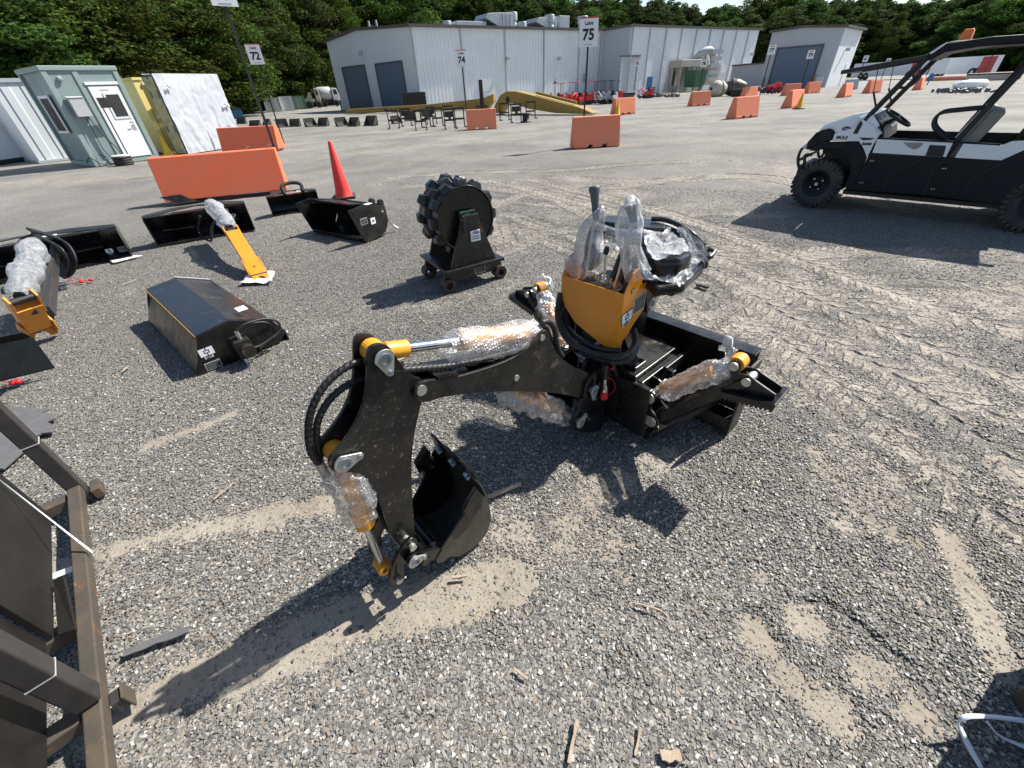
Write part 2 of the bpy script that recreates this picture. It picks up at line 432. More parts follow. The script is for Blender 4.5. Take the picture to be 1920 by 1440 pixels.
def film(name='clear_film', base=.26, tint=(.97, .97, .97), sc=14, white=.55):
    t = NT(name); co = t.coord()
    mp = t.n('ShaderNodeMapping'); mp.inputs['Scale'].default_value = (1, 1, .45); t.l(co, mp.inputs[0])
    wr = t.noise(mp.outputs[0], sc, 6, .65, 1.2); w2 = t.noise(co, sc*3, 4, .6, .5)
    nb = t.bump(wr, 1, .03, t.bump(w2, .5, .01))
    g = t.n('ShaderNodeBsdfGlossy'); g.inputs['Roughness'].default_value = .1; t.l(nb, g.inputs['Normal'])
    d = t.n('ShaderNodeBsdfDiffuse'); d.inputs[0].default_value = (.8, .82, .84, 1); t.l(nb, d.inputs['Normal'])
    a = t.n('ShaderNodeMixShader'); a.inputs[0].default_value = .55; t.l(d.outputs[0], a.inputs[1]); t.l(g.outputs[0], a.inputs[2])
    tr = t.n('ShaderNodeBsdfTransparent'); tr.inputs[0].default_value = (*tint, 1)
    lw = t.n('ShaderNodeLayerWeight'); lw.inputs[0].default_value = .35; t.l(nb, lw.inputs['Normal'])
    f = t.math('ADD', t.math('MULTIPLY', lw.outputs['Facing'], white), base)
    f = t.math('ADD', f, t.math('MULTIPLY', t.ramp(wr, [(.52, 0), (.7, 1)]), .5), True)
    c = t.n('ShaderNodeMixShader'); t.l(f, c.inputs[0]); t.l(tr.outputs[0], c.inputs[1]); t.l(a.outputs[0], c.inputs[2])
    return t.fin(c.outputs[0])
M['film'] = film()
def shrink():
    t = NT('shrink_film'); co = t.coord(); mp = t.n('ShaderNodeMapping'); mp.inputs['Scale'].default_value = (1, 1, .5); t.l(co, mp.inputs[0])
    wr = t.noise(mp.outputs[0], 5, 6, .6, 1.5); fold = t.noise(co, 1.1, 3, .5, .6)
    nb = t.bump(wr, .4, .04)
    b = t.bsdf(t.mix(t.ramp(fold, [(.4, 0), (.6, 1)]), (.52, .55, .6), (.6, .63, .67)), .35, 0, nb, .6)
    tr = t.n('ShaderNodeBsdfTransparent'); c = t.n('ShaderNodeMixShader'); t.l(t.ramp(wr, [(.3, .8), (.7, .93)]), c.inputs[0]); t.l(tr.outputs[0], c.inputs[1]); t.l(b, c.inputs[2]); return t.fin(c.outputs[0])
M['film_shed'] = shrink()

def glass(name='clear_glass'):
    t = NT(name)
    g = t.n('ShaderNodeBsdfGlossy'); g.inputs['Roughness'].default_value = .03
    tr = t.n('ShaderNodeBsdfTransparent'); tr.inputs[0].default_value = (.8, .85, .85, 1)
    lw = t.n('ShaderNodeLayerWeight'); lw.inputs[0].default_value = .3
    f = t.math('ADD', t.math('MULTIPLY', lw.outputs['Fresnel'], .9), .06, True)
    c = t.n('ShaderNodeMixShader'); t.l(f, c.inputs[0]); t.l(tr.outputs[0], c.inputs[1]); t.l(g.outputs[0], c.inputs[2])
    return t.fin(c.outputs[0])
M['glass'] = glass()

def leaf(name, c1, c2):
    t = NT(name); oi = t.n('ShaderNodeObjectInfo'); ge = t.n('ShaderNodeNewGeometry')
    c = t.mix(t.ramp(ge.outputs['Random Per Island'], [(0, 0), (1, 1)]), c1, c2)
    hs = t.n('ShaderNodeHueSaturation'); t.l(c, hs.inputs['Color'])
    t.l(t.math('ADD', t.math('MULTIPLY', oi.outputs['Random'], .06), .47), hs.inputs['Hue'])
    t.l(t.math('ADD', t.math('MULTIPLY', oi.outputs['Random'], .9), .42), hs.inputs['Value'])
    b = t.bsdf(hs.outputs[0], .8, 0, None, .12)
    tl = t.n('ShaderNodeBsdfTranslucent'); t.l(hs.outputs[0], tl.inputs[0])
    m = t.n('ShaderNodeMixShader'); m.inputs[0].default_value = .3; t.l(b, m.inputs[1]); t.l(tl.outputs[0], m.inputs[2])
    return t.fin(m.outputs[0])
M['leaf'] = leaf('tree_leaves', (.02, .05, .013), (.085, .13, .022))
M['leaf_mid'] = leaf('tree_leaves_mid', (.04, .085, .014), (.12, .17, .03))
M['leaf_olive'] = leaf('tree_leaves_olive', (.035, .055, .018), (.09, .11, .03))
M['leaf_light'] = leaf('bush_leaves', (.07, .13, .02), (.14, .19, .035))
M['bark'] = painted('bark', (.07, .055, .04), .9, (.12, .1, .08), .5, 2, bump=.6)
# ------------------------------------------------------------------ ground
def pxpath(pts, n=6):
    return [(p.x, p.y) for p in crom([G(x, y) for x, y in pts], n)]
# tyre tracks: (path, half width, dirt amount, tread strength)
TRACKS = [
    (pxpath([(1920, 720), (1760, 650), (1600, 590), (1440, 520), (1300, 455), (1150, 395), (980, 350)]), .2, .9, 1.),
    (pxpath([(1920, 880), (1800, 790), (1660, 690), (1530, 620), (1400, 545)]), .19, .8, 1.),
    (pxpath([(1920, 480), (1760, 470), (1560, 470), (1380, 480), (1240, 470)]), .2, .85, .9),
    (pxpath([(1750, 600), (1600, 560), (1440, 580), (1340, 640), (1290, 560)]), .18, .8, 1.),
    (pxpath([(1700, 830), (1600, 740), (1500, 660), (1420, 600)]), .18, .7, .9),
    (pxpath([(1300, 330), (1150, 350), (1000, 360), (930, 390), (940, 450)]), .22, .8, .8),
    (pxpath([(1450, 400), (1300, 400), (1180, 440), (1050, 430), (940, 470)]), .2, .75, .9),
    (pxpath([(700, 345), (760, 330), (900, 322), (1050, 318), (1200, 305), (1350, 300)]), .25, .6, .5),
    (pxpath([(1920, 800), (1700, 700), (1500, 600), (1330, 500), (1150, 420), (960, 345), (820, 330)]), .19, .85, 1.),
    (pxpath([(1920, 620), (1720, 560), (1540, 500), (1380, 440), (1200, 385), (1000, 335)]), .2, .9, 1.),
    (pxpath([(1920, 1010), (1760, 880), (1620, 760), (1500, 680), (1400, 600), (1280, 520), (1100, 450), (950, 400)]), .2, .7, .9),
    (pxpath([(1500, 470), (1300, 455), (1150, 400), (1000, 380), (900, 372)]), .2, .8, .7),
    (pxpath([(1920, 540), (1700, 520), (1500, 545), (1300, 600)]), .18, .75, 1.),
    (pxpath([(1560, 700), (1400, 640), (1260, 590), (1240, 540), (1000, 440), (930, 425)]), .17, .6, .8),
    (pxpath([(1040, 330), (1200, 340), (1420, 330), (1700, 390)]), .3, .8, .6),
    (pxpath([(760, 345), (900, 350), (1040, 372), (1200, 410)]), .22, .7, .6),
    # dusty lane crossing behind
    (pxpath([(-200, 372), (0, 345), (300, 328), (620, 292), (900, 262), (1150, 232), (1400, 205), (1620, 195)]), .8, .55, 0),
    (pxpath([(-200, 322), (0, 318), (320, 300), (700, 262), (900, 243), (1200, 215), (1450, 190)]), .7, .45, 0),
    (pxpath([(540, 330), (800, 300), (1000, 285), (1300, 262), (1500, 245)]), .5, .35, 0),
    (pxpath([(600, 345), (660, 320), (700, 330), (690, 300)]), .12, .3, 0),
    # foreground smooth bands
    (pxpath([(180, 1360), (320, 1290), (480, 1225), (640, 1165), (760, 1130), (960, 1080)]), .09, 1.5, 0),
    (pxpath([(430, 1290), (520, 1240), (640, 1200)]), .06, 1.1, 0),
    (pxpath([(80, 1060), (220, 1020), (380, 985), (560, 950), (620, 940)]), .08, 1., 0),
    (pxpath([(280, 830), (350, 808), (440, 775)]), .05, 1., 0),
    (pxpath([(1010, 1020), (1080, 960), (1180, 900), (1240, 860)]), .14, .7, 0),
    (pxpath([(900, 960), (1000, 1000), (1120, 1000)]), .16, .65, 0),
    (pxpath([(1780, 1000), (1810, 1070), (1850, 1160), (1890, 1260)]), .055, 1.2, 0),
    (pxpath([(1520, 840), (1600, 930), (1680, 1000), (1760, 1040)]), .07, .65, 0),
    (pxpath([(1560, 820), (1640, 860), (1720, 960)]), .06, .6, 0),
    (pxpath([(1740, 850), (1820, 900), (1900, 960)]), .08, .55, 0),
    (pxpath([(560, 620), (700, 590), (860, 560), (960, 530)]), .12, .35, 0),
    (pxpath([(1900, 700), (1780, 640), (1600, 590)]), .15, .5, .8),
]
BLOBS = [((1300, 480), 1.3, .72), ((1620, 620), 1.1, .62), ((1500, 540), 1.2, .72), ((1780, 720), .8, .62), ((1640, 900), .45, .6), ((1120, 370), 1.6, .7), ((1500, 320), 2.6, .55), ((1850, 560), 1.2, .62), ((1450, 680), .6, .6), ((430, 1290), .3, .55), ((760, 1150), .22, .45), ((1080, 1010), .3, .42), ((200, 1060), .25, .4), ((480, 960), .3, .4), ((1720, 1120), .3, .4),
         ((1415, 1190), .14, 1.5), ((1520, 1165), .13, 1.6), ((1640, 1255), .14, 1.6), ((1430, 1080), .09, 1.1), ((1560, 1320), .14, 1.3), ((1720, 1330), .12, 1.2), ((1480, 1260), .12, 1.1),
         ((1590, 980), .12, .6), ((1850, 960), .14, .6), ((1380, 860), .09, .5), ((1700, 1330), .16, .7), ((660, 740), .12, .3),
         ((1340, 830), .1, .5), ((1150, 700), .25, .35), ((800, 540), .2, .4), ((930, 560), .22, .4), ((680, 570), .15, .35),
         ((1050, 400), .8, .45), ((1300, 380), 1.1, .45), ((1150, 330), 1.2, .4), ((1350, 300), 2.2, .35), ((1250, 235), 3., .3),
         ((1700, 200), 8., .35), ((1500, 260), 4, .35), ((400, 560), .3, .2), ((240, 540), .3, .25), ((430, 560), .25, .25)]
RUTS = [(pxpath([(1520, 1125), (1570, 1135), (1640, 1190), (1700, 1240)]), .018, .02), (pxpath([(1400, 1140), (1440, 1185), (1470, 1200)]), .015, .015),
        (pxpath([(1600, 950), (1660, 990), (1700, 1010)]), .02, .018), (pxpath([(1760, 900), (1820, 960), (1900, 1020)]), .02, .02)]

def trackfield(x, y):
    dirt = np.zeros_like(x); s = np.zeros_like(x); t = np.zeros_like(x); m = np.zeros_like(x)
    wob = (fbm(x*2.5, y*2.5, 3, 5)-.45)*.7
    for path, hw, da, tr in TRACKS:
        P = np.array(path); seg = P[1:]-P[:-1]; ln = np.hypot(seg[:, 0], seg[:, 1]); cum = np.concatenate([[0], np.cumsum(ln)])
        lo = P.min(0)-hw*3-.1; hi = P.max(0)+hw*3+.1
        idx = np.where((x > lo[0]) & (x < hi[0]) & (y > lo[1]) & (y < hi[1]))[0]
        if len(idx) == 0: continue
        X = x[idx]; Y = y[idx]; best = np.full(len(idx), 1e9); bs = np.zeros(len(idx)); bt = np.zeros(len(idx))
        for i in range(len(seg)):
            dx = X-P[i, 0]; dy = Y-P[i, 1]; k = np.clip((dx*seg[i, 0]+dy*seg[i, 1])/ln[i]**2, 0, 1)
            ex = dx-k*seg[i, 0]; ey = dy-k*seg[i, 1]; d = np.hypot(ex, ey); w = d < best
            best[w] = d[w]; bs[w] = cum[i]+k[w]*ln[i]; bt[w] = np.sign(seg[i, 0]*dy[w]-seg[i, 1]*dx[w])*d[w]
        e = np.clip((hw*1.7*(1+wob[idx]*1.3)-best)/(hw*1.3), 0, 1)**1.2*da
        dirt[idx] = np.maximum(dirt[idx], e)
        if tr:
            mm_ = np.clip((hw-best)/(hw*.15), 0, 1)*tr
            w = mm_ > m[idx]; j = idx[w]
            s[j] = bs[w]; t[j] = bt[w]; m[j] = mm_[w]
    for (px, py), r, da in BLOBS:
        c = G(px, py); d = np.hypot(x-c.x, y-c.y)
        dirt = np.maximum(dirt, np.clip((r*(1.1+wob*1.2)-d)/(r*.95), 0, 1)*da)
    return dirt, s, t, m
def ruts(x, y):
    h = np.zeros_like(x)
    for path, w, dep in RUTS:
        for (x0, y0), (x1, y1) in zip(path, path[1:]):
            sx, sy = x1-x0, y1-y0; k = np.clip(((x-x0)*sx+(y-y0)*sy)/(sx*sx+sy*sy), 0, 1)
            d = np.hypot(x-x0-k*sx, y-y0-k*sy); h = np.minimum(h, -dep*np.exp(-(d/w)**2))
    return h
def gheight(x, y, dirt):
    near = 1/(1+(np.hypot(x, y)/14)**2)
    return ((fbm(x*1.3, y*1.3, 3, 21)-.45)*.035+(fbm(x*7, y*7, 3, 31)-.45)*.02)*near - dirt*.006 + ruts(x, y) - .012

def make_ground():
    n = 900; a = 2.2
    tx = np.linspace(-np.arcsinh(450/a), np.arcsinh(450/a), n); X = .6+a*np.sinh(tx)
    ty = np.linspace(-np.arcsinh(30/a), np.arcsinh(520/a), n); Y = 1.6+a*np.sinh(ty)
    x, y = np.meshgrid(X, Y, indexing='ij'); x = x.ravel(); y = y.ravel()
    dirt, s, t, m = trackfield(x, y)
    z = gheight(x, y, dirt)+m*.0
    me = bpy.data.meshes.new('ground'); me.vertices.add(n*n)
    me.vertices.foreach_set('co', np.stack([x, y, z], 1).ravel().astype(np.float32))
    i, j = np.meshgrid(np.arange(n-1), np.arange(n-1), indexing='ij'); q = (i*n+j).ravel()
    lo = np.stack([q, q+n, q+n+1, q+1], 1).ravel().astype(np.int32)
    me.loops.add(len(lo)); me.loops.foreach_set('vertex_index', lo)
    me.polygons.add(len(q)); me.polygons.foreach_set('loop_start', np.arange(0, len(lo), 4, dtype=np.int32))
    me.polygons.foreach_set('use_smooth', np.ones(len(q), dtype=bool))
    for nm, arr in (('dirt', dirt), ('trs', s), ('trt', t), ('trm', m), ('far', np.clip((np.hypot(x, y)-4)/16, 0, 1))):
        at = me.attributes.new(nm, 'FLOAT', 'POINT'); at.data.foreach_set('value', arr.astype(np.float32))
    me.update(calc_edges=True)
    o = bpy.data.objects.new('ground', me); C.objects.link(o); o['kind'] = 'structure'
    T = NT('gravel_ground'); co = T.coord()
    def att(k):
        nd = T.n('ShaderNodeAttribute'); nd.attribute_name = k; return nd.outputs['Fac']
    ad, as_, at_, am = att('dirt'), att('trs'), att('trt'), att('trm')
    n1 = T.noise(co, 1.6, 5, .6); n2 = T.noise(co, 9, 5, .65); n3 = T.noise(co, 60, 4, .6)
    v1 = T.vor(co, 72); v2 = T.vor(co, 41)
    # tread blocks
    cy = T.math('MULTIPLY', T.math('ADD', as_, T.math('MULTIPLY', T.math('ABSOLUTE', at_), .75)), 2*math.pi/.145)
    lug = T.math('ADD', T.math('MULTIPLY', T.math('SINE', T.math('ADD', cy, T.math('MULTIPLY', n2, 3.))), .5), .5)
    cross = T.ramp(T.math('ABSOLUTE', at_), [(.02, 0), (.05, 1)])
    lug = T.math('MULTIPLY', T.ramp(lug, [(.38, 0), (.62, 1)]), cross)
    keep = T.ramp(T.noise(co, 1.8, 5, .7), [(.3, 0), (.6, 1)])
    tm = T.math('MULTIPLY', am, keep)
    lugm = T.math('MULTIPLY', lug, tm)
    # dirt coverage
    dd = T.math('ADD', ad, T.math('MULTIPLY', T.math('SUBTRACT', n2, .5), 1.1))
    dd = T.math('ADD', dd, T.math('MULTIPLY', T.math('SUBTRACT', n1, .55), .9))
    dd = T.math('SUBTRACT', dd, T.math('MULTIPLY', T.math('SUBTRACT', tm, lugm), .5))
    dd = T.ramp(dd, [(.12, 0), (.85, 1)])
    stone_here = T.math('GREATER_THAN', T.math('ADD', v1.outputs['Color'], 0), T.math('MULTIPLY', dd, .93))
    sepc = T.n('ShaderNodeSeparateColor'); T.l(v1.outputs['Color'], sepc.inputs[0])
    stone_here = T.math('GREATER_THAN', sepc.outputs[0], T.math('MULTIPLY', dd, .95))
    scol = T.ramp(sepc.outputs[1], [(0, (.058, .061, .062)), (.3, (.12, .124, .123)), (.6, (.198, .2, .195)), (.82, (.288, .286, .272)), (.93, (.43, .42, .39)), (1, (.68, .67, .63))])
    scol = T.mix(.25, scol, T.ramp(v2.outputs['Color'], [(0, (.05, .055, .06)), (1, (.32, .30, .27))]))
    edge = T.ramp(v1.outputs['Distance'], [(.28, 1), (.62, 0)])
    scol = T.mix(T.math('SUBTRACT', 1.0, edge), scol, (.105, .097, .084))
    dcol = T.mix(T.ramp(n1, [(.35, 0), (.7, 1)]), (.265, .228, .18), (.35, .318, .27))
    dcol = T.mix(T.math('MULTIPLY', T.ramp(n3, [(.35, 0), (.7, 1)]), .4), dcol, (.19, .16, .13))
    mixf = T.math('MULTIPLY', stone_here, T.ramp(dd, [(0, 1), (1, .9)]))
    # fine dust lies over the distant stones
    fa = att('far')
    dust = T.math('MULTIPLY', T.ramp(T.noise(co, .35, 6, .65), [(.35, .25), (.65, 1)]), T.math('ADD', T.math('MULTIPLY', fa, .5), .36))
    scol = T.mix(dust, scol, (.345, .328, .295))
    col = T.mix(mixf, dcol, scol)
    hst = T.math('MULTIPLY', T.math('MULTIPLY', edge, mixf), T.math('ADD', T.math('MULTIPLY', sepc.outputs[2], .6), .5))
    nb = T.bump(hst, 1., .011)
    nb = T.bump(n3, .35, .004, nb)
    nb = T.bump(lugm, 1., .045, nb)
    nb = T.bump(n2, .6, .03, nb)
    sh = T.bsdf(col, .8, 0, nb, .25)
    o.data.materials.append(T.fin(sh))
    return o
ground = make_ground()

def loose_gravel():
    """loose angular stones lying on the near ground"""
    N = 1000000
    d = .75*np.exp(rng.random(N)*np.log(9.3/.75)); th = rng.uniform(R(20), R(165), N)
    # uniform in image-ish terms: denser close to the camera
    x = np.cos(th)*d; y = np.sin(th)*d-.6
    # keep those in view
    X = np.stack([x, y, np.zeros(N)-CAMH], 1); zc = X@FW; u = 960+KF*(X@RT)/zc; v = 720-KF*(X@UP)/zc
    ok = (zc > .1) & (u > -120) & (u < 2040) & (v < 1560)
    x = x[ok]; y = y[ok]
    dirt, s, t, m = trackfield(x, y)
    nz = fbm(x*9, y*9, 4, 77)
    small = rng.random(len(x)) < .45
    keep = rng.random(len(x)) > np.clip(dirt*np.where(small, .75, 1.15)+(nz-.46)*2.2-.02, -.2, np.where(small, .84, .985))
    x = x[keep]; y = y[keep]; dirt = dirt[keep]; small = small[keep]
    N = min(len(x), 380000); x = x[:N]; y = y[:N]; z = gheight(x, y, dirt[:N])
    # angular block with perturbed corners
    ico = np.array([(sx, sy, sz) for sx in (-1, 1) for sy in (-1, 1) for sz in (-1, 1)])*.68
    F = np.array([(0, 1, 3, 2), (4, 6, 7, 5), (0, 4, 5, 1), (2, 3, 7, 6), (0, 2, 6, 4), (1, 5, 7, 3)])
    r = .0033+.0042*rng.random(N)**1.8; r = np.where(small[:N], r*.62, r*1.06)*(1-.25*np.clip(dirt[:N], 0, 1)); big = rng.random(N) < .006; r[big] *= 1.5
    sc = np.stack([r*rng.uniform(.85, 1.5, N), r*rng.uniform(.7, 1.05, N), r*rng.uniform(.5, .85, N)], 1)
    P = (ico[None]+rng.uniform(-.3, .3, (N, 8, 3)))*sc[:, None, :]
    yaw = rng.uniform(0, 2*np.pi, N); til = rng.uniform(-.5, .5, N)
    ct, st = np.cos(til)[:, None], np.sin(til)[:, None]
    a, b_ = P[..., 1]*ct-P[..., 2]*st, P[..., 1]*st+P[..., 2]*ct; P[..., 1] = a; P[..., 2] = b_
    c, s_ = np.cos(yaw)[:, None], np.sin(yaw)[:, None]
    a, b_ = P[..., 0]*c-P[..., 1]*s_, P[..., 0]*s_+P[..., 1]*c; P[..., 0] = a; P[..., 1] = b_
    P += np.stack([x, y, z+sc[:, 2]*rng.uniform(.25, .8, N)], 1)[:, None, :]
    me = bpy.data.meshes.new('loose_gravel'); me.vertices.add(N*8); me.vertices.foreach_set('co', P.reshape(-1).astype(np.float32))
    lo = (F[None]+(np.arange(N)*8)[:, None, None]).reshape(-1).astype(np.int32)
    me.loops.add(len(lo)); me.loops.foreach_set('vertex_index', lo)
    me.polygons.add(N*6); me.polygons.foreach_set('loop_start', np.arange(0, len(lo), 4, dtype=np.int32))
    me.polygons.foreach_set('use_smooth', np.zeros(N*6, dtype=bool))
    me.update(calc_edges=True)
    o = bpy.data.objects.new('loose_gravel', me); C.objects.link(o)
    tag(o, 'loose grey crushed stone scattered over the whole yard', 'gravel', kind='stuff')
    T = NT('stones'); ge = T.n('ShaderNodeNewGeometry'); ri = ge.outputs['Random Per Island']
    wn = T.n('ShaderNodeTexWhiteNoise', noise_dimensions='1D'); T.l(ri, wn.inputs['W'])
    c1 = T.ramp(ri, [(0, (.045, .048, .048)), (.22, (.092, .096, .096)), (.5, (.155, .158, .153)), (.78, (.235, .233, .22)), (.93, (.37, .362, .335)), (1, (.66, .655, .62))])
    c2 = T.mix(T.ramp(wn.outputs['Value'], [(.6, 0), (1, 1)]), c1, T.mix(wn.outputs['Value'], c1, (.26, .215, .165)))
    c3 = T.mix(T.math('MULTIPLY', T.noise(T.coord(), 140, 3), .3), c2, (.27, .245, .205))
    me.materials.append(T.fin(T.bsdf(c3, .65, 0, None, .35)))
    return o
loose_gravel()
# ------------------------------------------------------------------ big buildings
def hgt(px, py, d): return atdist(px, py, d).z
def wall_quad(mb, a, b, z0, z1, z1b=None, t=.2, mi=0):
    """wall from a to b; the outer face runs a->b, thickness behind (left side)"""
    a = Vector((a[0], a[1], 0)); b = Vector((b[0], b[1], 0)); d = (b-a).normalized(); n = Vector((-d.y, d.x, 0))*t
    z1b = z1 if z1b is None else z1b
    return mb.prism([(a.x, a.y, z0), (b.x, b.y, z0), (b.x, b.y, z1b), (a.x, a.y, z1)], n, mi)

def add_door(parent, fr, u0, u1, z1, mat, name='roller_door', frame=True, z0=0.02, slats=0, face=1):
    """door in the wall plane y=0 of a local frame; outer side is -y"""
    m = MB(); m.mm((u0, -.06, z0), (u1, -.02, z1)); d = m.build(name, mat, parent)
    if frame:
        f = MB(); f.mm((u0-.15, -.12, z0), (u0-.004, -.015, z1+.15)); f.mm((u1+.004, -.12, z0), (u1+.15, -.015, z1+.15)); f.mm((u0-.002, -.115, z1+.004), (u1+.002, -.015, z1+.148))
        f.build('door_frame', M['roof_trim'], d)
    return d

# warehouse: gable front A-B, long ribbed wall B-C, jog C-D, second ribbed wall D-E
Bp = G(790, 205); WA = math.atan2(31, 48.5)
dL = Vector((math.cos(WA), math.sin(WA), 0)); nL = Vector((dL.y, -dL.x, 0))        # nL points to the camera side
def on_line(px, o, d):
    """point on the ground line o+d*t that is seen in pixel column px (taken near the line's wall foot)"""
    r = Vector(ray(px, 170)); a = r.x*d.y-r.y*d.x
    k = (o.x*d.y-o.y*d.x)/a
    return Vector((r.x*k, r.y*k, 0))
WH = hgt(775, 50, Bp.xy.length)
Cp = on_line(1124, Bp, dL); Dp = Cp+nL*4.6; Ep = on_line(1396, Dp, dL)
Ap = Bp+Vector((-math.sin(WA+.0), math.cos(WA), 0))*0
# gable front direction: perpendicular to the long wall, going back-left
Ap = on_line(634, Bp, -nL); Ap = Ap*(68.0/Ap.length); gdir = (Ap-Bp).normalized()
GA = gdir.dot(dL); GB = gdir.dot(-nL); GN = Vector((-GB, GA, 0)) if GB > 0 else Vector((GB, -GA, 0))
def gp(o, s, z): return (GA*s+GN.x*o, GB*s+GN.y*o, z)
def gbox(m, o0, o1, s0, s1, z0, z1): m.prism([gp(o0, s0, z0), gp(o0, s1, z0), gp(o0, s1, z1), gp(o0, s0, z1)], V(*gp(o1, s0, z0))-V(*gp(o0, s0, z0)))
0 and print('B', Bp, 'C', Cp, 'E', Ep, 'A', Ap, 'H', WH, 'HC', hgt(1125, 62, Cp.xy.length), 'HE', hgt(1410, 71, Ep.xy.length), 'HA', hgt(615, 80, Ap.xy.length))
wf = Frame(Bp, math.degrees(WA))
wh = wf.thing('warehouse', 'large white ribbed metal warehouse with two blue roller doors in its smooth gable end', 'warehouse')
LB = (Cp-Bp).length; LD = (Ep-Dp).length; UD = (Dp-Bp).dot(dL)
H2 = WH
m = MB(); m.mm((0, 0, 0), (LB, .25, H2)); m.build('ribbed_wall', M['wall_ribbed'], wh)
m = MB(); m.mm((LB, -4.6, 0), (LB+.25, -.002, H2)); m.build('side_wall', M['wall_grey'], wh)  # jog face turned from the sun: its shade is put into the grey colour
m = MB(); m.mm((LB+.252, -4.6, 0), (LB+LD, -4.35, H2)); m.build('ribbed_wall', M['wall_ribbed'], wh)
# gable end with the eave dropping towards A
GL = (Ap-Bp).length; HA = hgt(615, 80, Ap.xy.length)
def gable_u(px):
    p = on_line(px, Bp, gdir); return (p-Bp).length
def gable_d(px): return on_line(px, Bp, gdir).xy.length
PK = gable_u(690); HP = hgt(690, 57, gable_d(690))
m = MB(); m.prism([gp(0, .02, 0), gp(0, GL, 0), gp(0, GL, HA), gp(0, PK, HP), gp(0, .02, H2)], V(*gp(-.25, 0, 0))); m.build('gable_wall', M['wall_smooth'], wh)
m = MB(); rl = LB-.3
for (s0, z0), (s1, z1) in (((-.25, H2), (PK, HP)), ((PK, HP), (GL+.3, HA))):
    m.prism([gp(.25, s0, z0+.004), gp(.25, s1, z1+.004), gp(.25, s1, z1+.22), gp(.25, s0, z0+.22)], (rl, 0, 0))
m.mm((rl, -.25, H2+.006), (LB+LD+.75, 12, H2+.21)); m.mm((LB-.2, -4.8, H2+.006), (LB+LD+.75, -.252, H2+.21)); m.build('roof', M['roof_trim'], wh)
for u in [0.02, 5.6, 11.2, 16.8, 22.4, LB-.5]:
    if u < LB: m = MB(); m.mm((u, -.1, 0), (u+.14, -.002, H2-.05)); m.build('downpipe', M['grey_paint'], wh)
for k in range(9):
    u = LB+.3+k*LD/9; m = MB(); m.mm((u, -4.72, 0), (u+.14, -4.602, H2-.05)); m.build('downpipe', M['grey_paint'], wh)
# gable doors
for (xa, xb, yt) in ((652, 693, 125), (714, 762, 118)):
    ua, ub = sorted((gable_u(xa), gable_u(xb))); zt = hgt((xa+xb)/2, yt, gable_d((xa+xb)/2))
    m = MB(); gbox(m, .02, .05, ua, ub, .02, zt); d = m.build('roller_door', M['door_roll'], wh)
    f = MB(); gbox(f, .01, .12, ua-.12, ua-.004, .02, zt+.1); gbox(f, .01, .12, ub+.004, ub+.12, .02, zt+.1); gbox(f, .012, .118, ua, ub, zt+.004, zt+.1); f.build('door_frame', M['roof_trim'], d)
    for uu in (ua-.5, ub+.4):
        b = MB(); b.cyl(gp(1.2, uu, 0), gp(1.2, uu, 1.1), .09, 10); o = b.build('bollard', M['scrap'])
        o.location = wh.location; o.rotation_euler = wh.rotation_euler
        tag(o, 'rusty pipe bollard by the blue gable doors of the warehouse', 'bollard', 'bollards by the gable doors')
m = MB(); gbox(m, .012, .05, gable_u(703)-.35, gable_u(703)+.35, 2.2, 2.8); m.build('notice_board', M['white'], wh)
m = MB(); m.box(gp(.2, gable_u(693), 5.3), (.35, .35, .3)); m.build('wall_lamp', M['grey_paint'], wh)
def lwu(px, jog=False):
    o = Dp if jog else Bp; p = on_line(px, o, dL); return (p-Bp).dot(dL), p.xy.length
def wall_item(name, mat, xa, xb, ya, yb, jog=False, th=.08, off=0):
    u0, d0 = lwu(xa, jog); u1, d1 = lwu(xb, jog); y = -4.6 if jog else 0
    z0 = max(.02, hgt((xa+xb)/2, yb, (d0+d1)/2)); z1 = hgt((xa+xb)/2, ya, (d0+d1)/2)
    m = MB(); m.mm((u0, y-th-off, z0), (u1, y-.003-off, z1)); return m.build(name, mat, wh)
wall_item('wall_vent', M['paper'], 902, 921, 150, 171)
wall_item('wall_vent', M['hvac'], 1091, 1099, 137, 154)
wall_item('roller_door', M['door_roll_pale'], 1159, 1191, 107, 170, True, .05)
wall_item('door_frame', M['roof_trim'], 1157, 1193, 104, 107, True, .09)
wall_item('wall_vent', M['paper'], 1343, 1352, 123, 137, True)
wall_item('side_door', M['white'], 1196, 1202, 150, 168, True)
wall_item('side_door', M['blue'], 1211, 1220, 144, 168, True)
wall_item('side_door', M['roof_trim'], 1253, 1262, 135, 160, True)
for px, jg in ((952, 0), (1046, 0)):
    u, d = lwu(px, jg); z = hgt(px, 110, d); m = MB(); m.box((u, -.25, z), (.35, .4, .3)); m.build('wall_lamp', M['grey_paint'], wh)
u, d = lwu(1398, 1)
u, d = lwu(1397, True); m = MB(); m.box((u-1, -4.9, hgt(1397, 103, d)), (.35, .4, .3)); m.build('wall_lamp', M['grey_paint'], wh)
